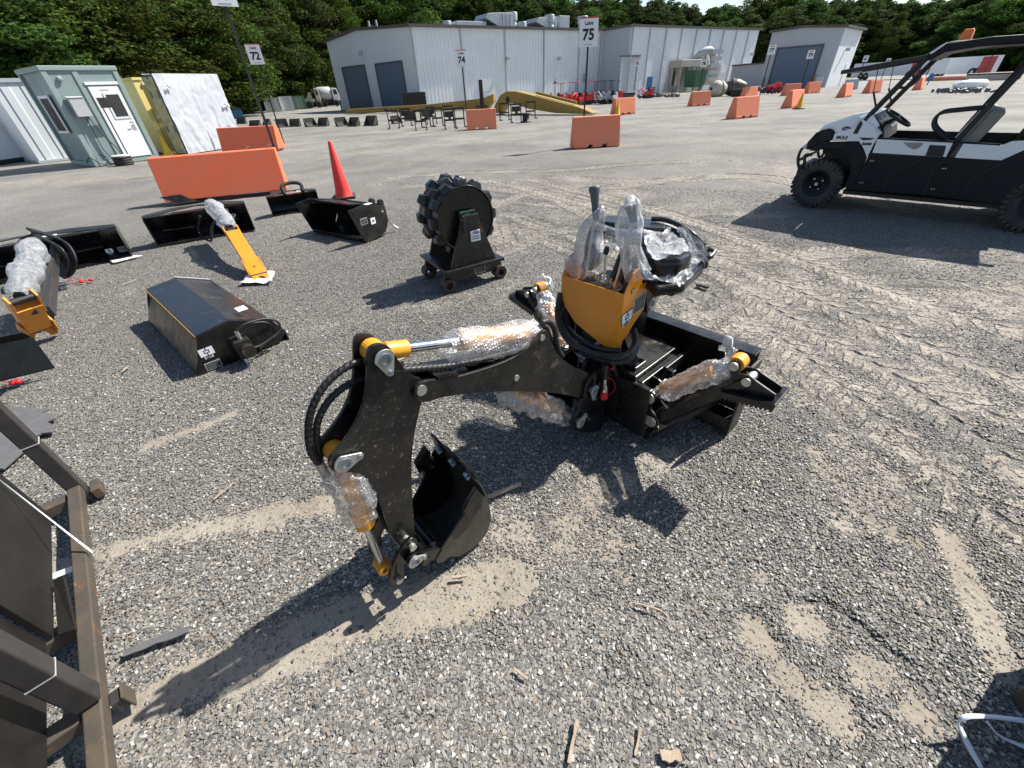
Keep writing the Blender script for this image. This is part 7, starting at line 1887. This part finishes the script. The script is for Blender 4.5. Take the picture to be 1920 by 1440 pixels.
m = MB(); m.prism([fr+out*.004, fr+out*.012, fr+out*.012-V(0, 0, .05), fr+out*.004-V(0, 0, .05)], (ML, 0, 0)); bs = m.build('bolt_strip', M['yellow_worn'] if 'yellow_worn' in M else painted('bolt_strip_yellow', (.35, .2, .04), .5, (.1, .08, .05), .6, 12, wear=(.05, .04, .03), wear_amt=.2), mo, bevel=.002)
for k in range(14):
    c = fr+out*.012+V(.06+k*(ML-.12)/13, 0, -.025); m = MB(); m.cyl(c, c+out*.008, .011, 6); m.build('bolt', M['brass'], bs)
m = MB(); m.prism([fr+V(0, 0, -.045), V(0, endp[7].y-.004, .03), V(0, endp[7].y-.018, .03), fr+V(0, -.014, -.045)], (ML, 0, 0)); m.build('front_flap', M['black'], mo)
for s_, x0 in ((0, -.014-.0015),):
    yd = V(0, 0, 1); xd = V(0, -1, 0)
    pL = ML_(389, 663, u=-.0155); pP = ML_(404, 690, u=-.0155)
    xd = V(0, -1, 0) if ML_(500, 640, u=0).y < pL.y else V(0, 1, 0)
    pL.z += .015; pP.z += .03; decal_logo(mend, pL, xd, yd, .095); decal_plate(mend, pP, xd, yd, .105, .06, 4)
mt = ML_(470, 680, u=-.05)
m = MB(); m.mm((mt.x-.1, mt.y-.05, .04), (-.016, mt.y+.06, .2)); m.cyl((mt.x-.1, mt.y, .12), (mt.x-.16, mt.y, .12), .05, 14); m.build('hydraulic_motor', M['black_rusty'], mo, bevel=.01)
m = MB(); m.cyl((mt.x-.06, mt.y, .2), (mt.x-.06, mt.y, .26), .015, 10); m.build('hose_fitting', M['zinc'], mo, bevel=.002)
m = MB(); m.cyl((mt.x-.1, mt.y+.03, .05), (mt.x-.12, mt.y+.03, .02), .02, 10); m.build('hose_fitting', M['zinc'], mo, bevel=.002)
sgn = -1 if ML_(535, 664, u=0).y < mt.y else 1
hose('hose', [(mt.x-.06, mt.y, .26), (mt.x-.06, mt.y+sgn*.08, .29), (mt.x-.05, mt.y+sgn*.22, .27), (mt.x-.04, mt.y+sgn*.30, .2), (mt.x-.05, mt.y+sgn*.27, .13), (mt.x-.06, mt.y+sgn*.12, .09), (mt.x-.07, mt.y+sgn*.02, .1)], .010, .016, mo)
hose('hose', [(mt.x-.03, mt.y, .24), (mt.x-.03, mt.y+sgn*.1, .27), (mt.x-.02, mt.y+sgn*.23, .22), (mt.x-.02, mt.y+sgn*.24, .12), (mt.x-.03, mt.y+sgn*.1, .05)], .009, .016, mo)
m = MB(); g0 = ML_(506, 682, u=-.018); m.cyl(g0, g0-V(.004, 0, 0), .016, 14); m.build('round_sticker', M['cont_green'], mend)
m = MB(); s0 = ML_(455, 597, z=endp[1].z+.006); m.box((.12, (endp[1].y+endp[2].y)/2, endp[1].z+.008), (.1, .07, .003)); m.build('sticker', M['sticker'], mo)
m = MB()
P = [V(ML-.01, endp[1].y, endp[1].z+.012), V(ML-.01, endp[2].y, endp[2].z+.012)]
m.tube(resample(P, .01), .006, 6, True, 0, lambda i, k, a: 1+.5*mnoise.noise(Vector((i*.7, k, 3)))); m.build('weld_seam', M['grey_paint'], mo)
# ------------------------------------------------------------------ black plate at the left edge
f3 = Frame(G(102, 692), to=G(102, 692)+V(-1, -.55, 0))
r3 = f3.thing('grader_blade', 'black bent steel plate cut by the left edge, below the left orange arm', 'blade')
P3 = [V(*f3.L(x, y, z=z)) for x, y, z in ((102, 688, .06), (62, 632, .3), (40, 622, .33))]
a, b = P3[0], P3[1]; ext = V(1.3, 0, 0)
m = MB(); m.prism([a, a+ext, b+ext, b], (0, -.0, -.012)); m.build('lower_plate', M['black'], r3, bevel=.002)
c = V(*f3.L(42, 622, z=.42)); m = MB(); m.prism([b+V(0, 0, .004), b+ext+V(0, 0, .004), c+ext, c], (0, .012, 0)); m.build('upper_plate', M['black'], r3, bevel=.002)
m = MB(); hh0 = V(*f3.L(60, 682, z=.1)); m.cyl(hh0+V(0, 0, -.02), hh0+V(0, 0, .03), .016, 12); m.build('bolt', M['zinc'], r3)
# toothed dark plate on the gravel
pts = [(-20, 760), (52, 764), (92, 766), (76, 774), (100, 775), (102, 784), (87, 790), (102, 797), (96, 810), (78, 812), (64, 818), (48, 840), (30, 856), (5, 878), (-30, 880)]
P = [G(x, y, .02) for x, y in pts]; o = V(P[2].x, P[2].y, 0)
m = MB(); m.prism([p-o for p in P], (0, 0, -.014)); ob = m.build('toothed_plate', M['wood_grey'], None, bevel=.002); ob.location = o; tag(ob, 'flat dark toothed steel cutting plate lying on the gravel at the left edge', 'plate')
# ------------------------------------------------------------------ steel rack in the lower left
FRk = Frame(G(165, 940, .0), to=G(225, 1440, .0))
rk = FRk.thing('steel_rack', 'rusty steel tube rack with upright posts in the lower left corner of the photo', 'rack')
KL = lambda x, y, **k: V(*FRk.L(x, y, **k))
def tubebar(p, q, w=.06, mat='steel_rust', name='tube', t=None): m = MB(); m.bar(p, q, w, t or w); return m.build(name, M[mat], rk, bevel=.006, seg=3)
yb = 0
tubebar(V(.0, yb, .09), V(1.75, yb, .09), .05, 'steel_rust', 'base_tube')
# uprights
tubebar(V(-.03, yb+.0, .0), V(-.03, yb, 1.35), .062, 'steel_dark', 'upright_tube')
u2 = KL(195, 1325, v=0).x
tubebar(V(u2, yb+.0, .125), V(u2, yb, 1.35), .064, 'steel_dark', 'upright_tube')
for u in (-.03, u2):
    z = .40 if u < 0 else .33; m = MB(); m.mm((u-.033, yb-.033, z), (u+.033, yb+.033, z+.004)); m.build('strap_ring', M['grey_paint'], rk)
tubebar(V(.02, -.04, .06), V(.02, -.9, .06), .06, 'steel_rust', 'cross_tube')
uc = KL(130, 1180, z=.07).x
tubebar(V(uc, -.033, .06), V(uc, -.9, .06), .06, 'steel_rust', 'cross_tube')
tubebar(V(u2, -.039, .06), V(u2, -.9, .06), .06, 'steel_rust', 'cross_tube')
# fork pocket stub on the outer side
m = MB(); m.mm((u2-.01, .028, .02), (u2+.04, .06, .08)); m.build('fork_pocket', M['steel_dark'], rk, bevel=.004)
m = MB(); m.mm((u2-.015, .061, .01), (u2+.045, .067, .09)); m.build('pocket_flange', M['steel_rust'], rk, bevel=.001)
m = MB(); m.mm((-.08, .038, .0), (.02, .075, .06)); m.build('fork_pocket', M['steel_rust'], rk, bevel=.003)
# dark panels standing in the rack
pz = .12; pe1 = KL(93, 960, z=pz); pe2 = KL(96, 1440, z=pz); yp = (pe1.y+pe2.y)/2
pnl = FRk.thing('panel_stack', 'stack of dark steel panels standing in the rusty rack', 'panels')
us = KL(95, 1190, z=pz).x; x0_ = pe1.x
for (a, b, dy) in ((x0_, us, 0), (us-.0, us+.55, -.022), (us+.56, us+1.3, -.01)):
    m = MB(); m.mm((a+.003, yp+dy-.02, pz-.02), (b-.003, yp+dy, 1.5)); m.build('panel', M['panel_dark'], pnl, bevel=.003)
m = MB(); m.prism([(us-.25, yp+.02, .12), (us+.02, yp+.02, .10), (us+.05, yp+.07, .11), (us-.22, yp+.06, .14)], (0, 0, .02)); m.build('bent_edge', M['panel_dark'], pnl)
st0 = KL(172, 1035, z=.118); st1 = KL(0, 905, v=-yp)
m = MB(); m.prism([V(st0.x-.008, st0.y, st0.z), V(st0.x+.008, st0.y, st0.z-.004), V(st1.x+.006, yp+.004, st1.z-.008), V(st1.x-.006, yp+.004, st1.z+.012)], (0, .001, .001))
o = m.build('strap', M['strap'], None, solid=.002); o.location = rk.location; o.rotation_euler = rk.rotation_euler; tag(o, 'white plastic strap running over the rusty rack in front of the dark panels', 'strap')
m = MB(); s0, s1 = KL(150, 1062, z=.05), KL(90, 1085, z=.05); m.prism([s0+V(-.02, 0, 0), s0+V(.015, 0, 0), s1+V(.015, 0, 0), s1+V(-.02, 0, 0)], (0, 0, .002))
o = m.build('strap', M['strap'], None); o.location = rk.location; o.rotation_euler = rk.rotation_euler; tag(o, 'short white plastic strap low between the rack beam and the panels', 'strap')
# ------------------------------------------------------------------ rack corner and straps in the lower right
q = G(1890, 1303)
bx = thing('shadow_crate', 'rusty corner post cut by the lower right edge, with an unseen crate body shaped to cast the corner shadow', 'crate', (q.x, q.y, 0), R(3))
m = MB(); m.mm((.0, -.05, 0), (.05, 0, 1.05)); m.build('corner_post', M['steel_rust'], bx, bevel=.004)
m = MB(); m.mm((.13, -1.3, .1), (1.4, .11, 1.03)); m.build('body', M['panel_dark'], bx, bevel=.01)  # body out of view, placed and sized so its shadow fills the corner
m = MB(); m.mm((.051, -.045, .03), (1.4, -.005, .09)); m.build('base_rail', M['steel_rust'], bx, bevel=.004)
def band(name, label, pts, w, mat='strap'):
    P = crom([V(*p) for p in pts], 8); o = V(P[0].x, P[0].y, 0); m = MB(); vs = []
    for i, p in enumerate(P):
        t = (P[min(i+1, len(P)-1)]-P[max(i-1, 0)]).normalized(); s = t.cross(V(0, 0, 1)).normalized()*w/2; s.z = .3*w*math.sin(i*.25)
        vs += [p-s-o, p+s-o]
    m.add(vs, [(2*i, 2*i+1, 2*i+3, 2*i+2) for i in range(len(P)-1)], 0, True)
    ob = m.build(name, M[mat], None, solid=.0015); ob.location = o; tag(ob, label, 'strap'); return ob
gz = lambda x, y, z: tuple(G(x, y, z))
band('strap', 'curled white plastic strap arching at the lower right corner', [gz(1840, 1440, .03), gz(1812, 1390, .05), gz(1800, 1358, .07), gz(1812, 1344, .09), gz(1860, 1344, .09), gz(1925, 1352, .08)], .013)
band('strap', 'thin pale strap curving under the wide one at the lower right', [gz(1850, 1352, .03), gz(1875, 1380, .02), gz(1925, 1402, .015)], .01)
band('strap', 'pale twig-like strip curved on the gravel between backhoe and lower edge', [gz(1188, 1130, .012), gz(1215, 1136, .016), gz(1240, 1146, .014), gz(1254, 1160, .01)], .007, 'wood')
# sticks and chips
def stick(label, a, b, w=.016, h=.01, mat='wood', name='wood_stick', cat='stick'):
    A = G(*a); B = G(*b); f = Frame(A, to=B); L = (B-A).length; m = MB(); n_ = 6; g = random.Random(int(a[0]))
    P = [(L*i/n_, -w/2*g.uniform(.6, 1.1), 0) for i in range(n_+1)]+[(L*i/n_, w/2*g.uniform(.6, 1.1), 0) for i in range(n_, -1, -1)]
    m.prism([V(x, y, .004) for x, y, _ in P], (0, 0, h)); o = m.build(name, M[mat], None, bevel=.001); o.location = f.o; o.rotation_euler = (0, R(-1.5), f.ang); tag(o, label, cat)
stick('weathered wood stick just right of the digging bucket', (914, 935), (977, 911), .02, .014)
stick('small wood chip right below the digging bucket', (848, 1085), (876, 1082), .012, .01, name='wood_chip')
stick('long splintered wood stick standing out at the bottom edge', (1066, 1432), (1082, 1352), .012, .01)
stick('thin wood splinter right of the long stick at the bottom edge', (1190, 1418), (1200, 1365), .008, .006)
stick('flat dark steel strip lying by the shadow tip at the lower left', (236, 1226), (358, 1182), .034, .008, 'wood_grey', 'steel_strip', 'strip')
stick('thin pale twig on the gravel left of the dipper', (402, 938), (436, 911), .008, .006, name='twig')
stick('pale wood chip on the gravel right of the mower hose', (716, 690), (766, 672), .018, .012, name='wood_chip')
stick('yellowish leaf-like wood chip left of the mower', (230, 698), (242, 688), .014, .006, name='wood_chip')
stick('thin stick on the gravel behind the mower', (230, 535), (256, 526), .012, .008)
stick('white pebble-like wood chip at the bottom edge', (1238, 1420), (1275, 1418), .03, .012, name='wood_chip')
stick('light splinter in the gravel below the steel strip shadow', (965, 1255), (990, 1275), .01, .006, name='wood_chip')
stick('dark metal piece on the gravel behind the seat', (1306, 536), (1328, 542), .05, .02, 'post', 'metal_piece', 'piece')
# ------------------------------------------------------------------ utility vehicle
FU = Frame(G(1520, 390), -45.36)
uv = FU.thing('utility_vehicle', 'white and black four-seat utility vehicle with roll cage and raised windshield at the right', 'utility vehicle')
UW = 1.42
def Z4(x, y, v=0., **k): return V(*FU.L(1360+x/3.273, 40+y/3.273, **(dict(v=v) if not k else k)))
def uprism(pts, y0, y1, name, mat, bevel=.004, parent=None, v=0.):
    P = [Z4(x, y, v) for x, y in pts]; m = MB(); m.prism([V(p.x, y0, p.z) for p in P], (0, y1-y0, 0)); return m.build(name, M[mat], parent or uv, bevel=bevel)
def wheel(x, y, z, r, w, out=-1):
    wr = thing('w', 'x', 'x'); C.objects.unlink(wr); bpy.data.objects.remove(wr)
    m = MB(); h = w/2
    m.lathe([(r*.56, -h*.8), (r*.62, -h*.95), (r*.86, -h), (r*.97, -h*.8), (r, -h*.4), (r, h*.4), (r*.97, h*.8), (r*.86, h), (r*.62, h*.95), (r*.56, h*.8)], (x, y, z), (0, 1, 0), 40)
    n = 30
    for k in range(n):
        for s in (-1, 1):
            a = 2*math.pi*(k+(.25 if s > 0 else 0))/n; e = V(math.cos(a), 0, math.sin(a)); t = V(-math.sin(a), 0, math.cos(a)); c = V(x, y+s*h*.5, z)
            P = [c+e*(r-.004)+t*(sx*.022)+V(0, sy*h*.48, 0) for sx, sy in ((-1, -1), (1, -1), (1, 1), (-1, 1))]
            Q = [p+e*.011 for p in P]; m.add(P+Q, [(0, 3, 2, 1), (4, 5, 6, 7), (0, 1, 5, 4), (1, 2, 6, 5), (2, 3, 7, 6), (3, 0, 4, 7)])
            P = [c+e*(r*.86)+t*(sx*.02)+V(0, s*h*.47, 0)+e*q for sx, q in ((-1, 0), (1, 0), (1, r*.13), (-1, r*.13))]
            m.prism(P, V(0, s*.012, 0))
    ty = m.build('tyre', M['tyre'], uv)
    ty.name = 'wheel'
    m = MB(); s = out
    m.lathe([(0, .03*s), (r*.13, .03*s), (r*.14, .0), (r*.34, -.01*s), (r*.40, .03*s), (r*.5, .035*s), (r*.56, .045*s), (r*.585, .05*s), (r*.585, .0)], (x, y+s*(h-.07), z), (0, 1, 0), 36); rim = m.build('rim', M['black_plastic'], ty)
    for k in range(4):
        a = 2*math.pi*(k+.4)/4; m = MB(); c = V(x+math.cos(a)*r*.26, y+s*(h-.065), z+math.sin(a)*r*.26); m.cyl(c, c+V(0, s*.02, 0), .011, 8); m.build('lug_nut', M['zinc'], rim)
    m = MB(); m.cyl((x, y+s*(h-.07), z), (x, y+s*(h-.025), z), .022, 14); m.build('hub_cap', M['zinc'], rim)
RW = .315
cw = FU.L(1525, 347, v=0); wx = cw[0]+.0
wheel(-.05, .12, RW, RW-.012, .23); wheel(-.05, UW-.12, RW, RW-.012, .23, 1)
wheel(2.17, .12, RW, RW-.012, .25); wheel(2.17, UW-.12, RW, RW-.012, .25, 1)
# hood and front
uprism([(560, 680), (600, 640), (690, 608), (820, 583), (835, 600), (832, 735), (655, 732), (668, 690), (645, 660)], .04, UW-.04, 'hood', 'white_paint', .03)
uprism([(655, 735), (828, 737), (870, 835), (945, 700), (905, 640), (838, 600), (832, 640), (670, 690)], -.004, .038, 'fender_panel', 'white_paint', .008)
uprism([(838, 640), (835, 590), (870, 572), (905, 573), (945, 640), (925, 655), (962, 690), (935, 705), (870, 700)], .0385, UW-.04, 'cowl', 'white_paint', .015)
uprism([(905, 574), (925, 590), (965, 650), (945, 638)], .05, UW-.06, 'dash_top', 'black_plastic', .006)
uprism([(498, 745), (556, 682), (645, 662), (672, 690), (650, 735), (560, 762), (515, 790), (490, 790)], .02, UW-.02, 'grille', 'black_plastic', .02)
for k in range(4):
    uprism([(575+k*2, 688+k*15), (650, 676+k*15), (652, 683+k*15), (577, 695+k*15)], .008, .0195, 'grille_slat', 'post', .001)
for y0 in (-.002, UW-.03):
    uprism([(512, 795), (545, 760), (600, 740), (820, 738), (868, 838), (800, 975), (742, 1040), (735, 1000), (768, 930), (765, 860), (735, 810), (690, 788), (600, 785), (560, 795)], y0, y0+.045, 'fender', 'black_plastic', .01)
uprism([(560, 795), (720, 790), (765, 860), (768, 930), (735, 1000), (590, 860)], .3, UW-.3, 'wheel_well', 'post', 0)
# bumper tubes
for y0 in (.12, UW-.14):
    P = [Z4(x, y) for x, y in ((500, 770), (455, 790), (432, 850), (440, 905), (470, 880), (475, 830), (520, 825))]
    m = MB(); m.tube([V(p.x, y0, p.z) for p in crom(P, 6)], .02, 10); m.build('bumper_tube', M['post'], uv)
p_ = Z4(433, 860); m = MB(); m.tube([V(p_.x, .12, p_.z), V(p_.x, UW-.14, p_.z)], .022, 10); m.build('bumper_bar', M['post'], uv)
uprism([(468, 770), (500, 748), (500, 775), (475, 790)], .03, .14, 'headlight', 'hvac', .01); uprism([(468, 770), (500, 748), (500, 775), (475, 790)], UW-.14, UW-.03, 'headlight', 'hvac', .01)
# body tub
m = MB(); m.mm((.36, .03, .27), (1.88, UW-.03, .56)); m.build('tub', M['black_plastic'], uv, bevel=.03)
m = MB(); m.mm((.30, .04, .22), (2.8, UW-.04, .268)); m.build('skid_plate', M['post'], uv)
m = MB(); m.mm((-.4, .3, .26), (.4, UW-.3, .5)); m.build('front_frame', M['post'], uv)
for x in (-.05, 2.17):
    m = MB(); m.cyl((x, .1, RW), (x, UW-.1, RW), .035, 10); m.build('axle', M['post'], uv)
uprism([(805, 965), (872, 838), (930, 705), (900, 815), (1230, 828), (1220, 905), (1265, 905), (1250, 1060), (1215, 1065), (745, 1035)], -.004, .028, 'front_door', 'black_plastic', .006)
uprism([(1222, 828), (1700, 855), (1900, 870), (1900, 1050), (1780, 1090), (1690, 1130), (1216, 1066)], -.002, .03, 'rear_door', 'black_plastic', .006)
fd = uprism([(935, 722), (1398, 745), (1380, 780), (1355, 832), (903, 806)], -.012, -.0045, 'door_band', 'white_paint', .002)
uprism([(1255, 757), (1355, 762), (1350, 790), (1335, 830), (1228, 825)], -.017, -.0125, 'band_cutout', 'post', .002, fd)
uprism([(1462, 750), (1690, 762), (1760, 735), (1900, 728), (1900, 760), (1692, 852), (1408, 836)], -.012, -.0035, 'door_band', 'white_paint', .002)
uprism([(935, 712), (1400, 735), (1690, 752), (1690, 762), (1400, 745), (935, 722)], -.015, .03, 'door_rail', 'black_plastic', .002)
uprism([(1090, 742), (1215, 745), (1205, 765), (1175, 783), (1150, 785), (1120, 768)], -.0128, -.0122, 'scuff_patch', 'scuff', 0)
# door crease lines and hinges
def crease(pts, w=9):
    for (a, b) in zip(pts, pts[1:]):
        A = Z4(*a); B = Z4(*b); m = MB(); m.bar(V(A.x, -.008, A.z), V(B.x, -.008, B.z), .012, .01); m.build('door_crease', M['post'], uv)
crease([(1200, 850), (1010, 940), (970, 1045)]); crease([(1355, 835), (1280, 905), (1215, 1065)]); crease([(1690, 870), (1510, 970), (1445, 1085)])
for x, y in ((900, 855), (835, 990), (1342, 902), (1272, 1028)):
    A = Z4(x-28, y-18); B = Z4(x+28, y+18); m = MB(); m.mm((min(A.x, B.x), -.014, min(A.z, B.z)), (max(A.x, B.x), -.0062, max(A.z, B.z))); hg_ = m.build('hinge', M['black_plastic'], uv, bevel=.002)
    for d in (-7, 9):
        c = Z4(x+d, y); m = MB(); m.cyl((c.x, -.0145, c.z), (c.x, -.019, c.z), .007, 8); m.build('hinge_bolt', M['zinc'], hg_)
# far side body panels and interior
m = MB(); m.mm((.36, UW-.03, .56), (1.9, UW-.005, .88)); m.build('far_door', M['black_plastic'], uv, bevel=.005)
m = MB(); m.mm((.40, .2, .56), (.44, UW-.2, 1.02)); m.build('firewall', M['black_plastic'], uv)
m = MB(); m.prism([(.30, .1, 1.02), (.46, .1, .98), (.50, .1, .86), (.42, .1, .80)], (0, UW-.2, 0)); m.build('dashboard', M['black_plastic'], uv, bevel=.01)
# seats
for x0 in (1.12, 1.85):
    m = MB(); m.mm((x0-.30, .10, .56), (x0+.1, UW-.1, .68)); m.build('seat_base', M['black_plastic'], uv, bevel=.02)
    for y0 in (.08, .75):
        x0 = x0+(.06 if y0 < .5 else -.06)
        m = MB(); m.prism([(x0-.02, y0, .66), (x0+.13, y0, .64), (x0+.30, y0, 1.19), (x0+.17, y0, 1.22)], (0, .56, 0)); m.build('seat_back', M['seat_tan'], uv, bevel=.03, seg=3)
        m = MB(); m.prism([(x0-.38, y0, .68), (x0+.02, y0, .68), (x0+.02, y0, .74), (x0-.38, y0, .76)], (0, .56, 0)); m.build('seat_cushion', M['seat_tan'], uv, bevel=.025, seg=3)
# steering wheel
c = Z4(1060, 590, v=-.32); s_ax = V(.5, 0, .87).normalized()
m = MB()
yv = V(0, 1, 0); zv = s_ax.cross(yv)
P = [c+yv*(math.cos(a)*.17)+zv*(math.sin(a)*.17) for a in [k*2*math.pi/28 for k in range(29)]]
m.tube(P, .017, 10, False); m.build('steering_wheel', M['post'], uv)
m = MB(); m.cyl(c, c-s_ax*.03, .07, 14); m.bar(c-yv*.16, c+yv*.16, .03, .02); m.build('steering_hub', M['post'], uv)
m = MB(); m.tube([c, c-V(.28, 0, .17)], .022, 10); m.build('steering_column', M['post'], uv)
# roll cage
def cage(pts, r=.03, y=None, name='cage_tube', mat='post'):
    for yy in ((.06, UW-.06) if y is None else y):
        P = crom([V(p[0], yy, p[1]) for p in pts], 6); m = MB(); m.tube(P, r, 12); m.build(name, M[mat], uv)
A1 = Z4(812, 655); A2 = Z4(870, 590); A3 = Z4(1210, 245)
cage([(A1.x, A1.z), (A2.x, A2.z), (A3.x, A3.z), (A3.x+.09, A3.z+.07)], .032)
uprism([(783, 690), (812, 690), (845, 625), (828, 612), (810, 640)], -.012, .03, 'pillar_boot', 'post', .006)
cage([(A3.x+.05, A3.z+.05), (A3.x+.14, 1.80), (A3.x+.4, 1.815), (2.4, 1.80)], .035)
cage([(1.14, .56), (1.2, .9), (1.36, 1.4), (1.5, 1.79)], .03)
cage([(1.72, .56), (1.78, .9), (1.92, 1.4), (2.02, 1.79)], .03)
for x, z in ((A3.x+.1, A3.z+.08), (1.5, 1.79), (2.02, 1.79)):
    m = MB(); m.tube([(x, .06, z), (x, UW-.06, z)], .025, 10); m.build('cage_crossbar', M['post'], uv)
m = MB(); m.prism([(A3.x+.03, 0, A3.z+.05), (A3.x+.14, 0, 1.83), (A3.x+.5, 0, 1.86), (2.3, 0, 1.85), (2.3, 0, 1.79), (A3.x+.5, 0, 1.79), (A3.x+.16, 0, 1.75), (A3.x+.06, 0, A3.z+.0)], (0, UW, 0)); m.build('roof', M['black_plastic'], uv, bevel=.012)
m = MB(); m.prism([(A3.x+.03, -.004, A3.z+.07), (A3.x+.135, -.004, 1.838), (A3.x+.16, -.004, 1.842), (A3.x+.05, -.004, A3.z+.06)], (0, UW+.008, 0)); m.build('roof_edge', M['white_paint'], uv, bevel=.004)
# hip restraint loops
for yy in (.1, .42):
    P = crom([V(1.30, yy, 1.22), V(1.10, yy, 1.20), V(.93, yy, 1.17), (Vector((.90, yy, 1.08))), V(.98, yy, .98), V(1.2, yy, .86)], 6); m = MB(); m.tube(P, .018, 10); m.build('side_restraint', M['post'], uv)
# grab handle on the front pillar
P = crom([Z4(1190, 300), Z4(1192, 340), Z4(1150, 385), Z4(1110, 405), Z4(1060, 408)], 6); m = MB(); m.tube([V(p.x, .06, p.z) for p in P], .014, 8); m.build('grab_handle', M['post'], uv)
# raised windshield
wa = V(A3.x+.02, 0, A3.z+.04); wb = Z4(712, 312); wbv = V(wb.x, 0, wb.z)
for (a, b, w) in ((wa+V(0, .03, 0), wbv+V(0, .03, 0), .03), (wa+V(0, UW-.03, 0), wbv+V(0, UW-.03, 0), .03), (wbv+V(0, .046, 0), wbv+V(0, UW-.046, 0), .03), (wa+V(0, .046, 0), wa+V(0, UW-.046, 0), .03)):
    m = MB(); m.bar(a, b, w, .042); m.build('windshield_frame', M['post'], uv, bevel=.004)
m = MB(); d = (wbv-wa); m.prism([wa+d*.04+V(0, .046, .004), wa+d*.97+V(0, .046, .004), wa+d*.97+V(0, UW-.046, .004), wa+d*.04+V(0, UW-.046, .004)], (0, 0, .005)); m.build('windshield', M['glass'], uv)
for yy in (.09, UW-.09):
    q = wa+d*.55; m = MB(); m.tube([V(q.x, yy, q.z), V((q.x+A2.x)/2-.0, yy, (q.z+A2.z)/2)], .005, 6); m.tube([V((q.x+A2.x)/2, yy, (q.z+A2.z)/2), V(A2.x+.04, yy, A2.z+.1)], .011, 8); m.build('gas_strut', M['post'], uv)
# amber light on the roof
m = MB(); am_ = V(A3.x+.26, .35, 1.85); m.prism([am_+V(-.05, -.13, 0), am_+V(.06, -.13, 0), am_+V(.05, -.13, .10), am_+V(-.03, -.13, .10)], (0, .26, 0)); m.build('amber_beacon', M['amber'], uv, bevel=.01)
# cargo bed behind
m = MB(); m.mm((1.95, .02, .62), (2.95, UW-.02, .70)); m.mm((1.95, .02, .702), (2.95, .05, .95)); m.mm((1.95, UW-.05, .702), (2.95, UW-.02, .95)); m.build('cargo_bed', M['black_plastic'], uv, bevel=.01)
uprism([(1700, 855), (1833, 790), (1990, 720), (2150, 720), (2100, 1000), (1990, 1000), (1900, 1040), (1700, 1120)], .0, .04, 'rear_fender', 'black_plastic', .006)
# marks on the fender and hood
tx = (Z4(760, 720)-Z4(670, 722)); tx.y = 0
cU = Z4(716, 714); text('writing', 'MULE', .052, (cU.x, -.0065, cU.z), (1, 0, 0), (.15, 0, 1), M['ink'], uv, bold=.002)
cU = Z4(738, 660); m = MB(); m.cyl((cU.x, .0375, cU.z), (cU.x, .034, cU.z), .05, 24)
m.v = [(a, b_, cU.z+(c_-cU.z)*.5) for a, b_, c_ in m.v]; m.build('oval_badge', M['ink'], uv)
text('writing', 'Cate', .036, (cU.x, .0328, cU.z), (1, 0, 0), (0, 0, 1), M['sticker'], uv)
cU = Z4(868, 752); m = MB(); m.mm((cU.x-.05, -.0062, cU.z-.014), (cU.x+.05, -.0045, cU.z+.014)); pl_ = m.build('badge', M['ink'], uv); text('writing', 'PRO FX', .018, (cU.x, -.0067, cU.z), (1, 0, 0), (0, 0, 1), M['hvac'], pl_)
uprism([(820, 712), (918, 716), (895, 727), (845, 730)], -.007, -.0045, 'side_mark', 'ink', .001)
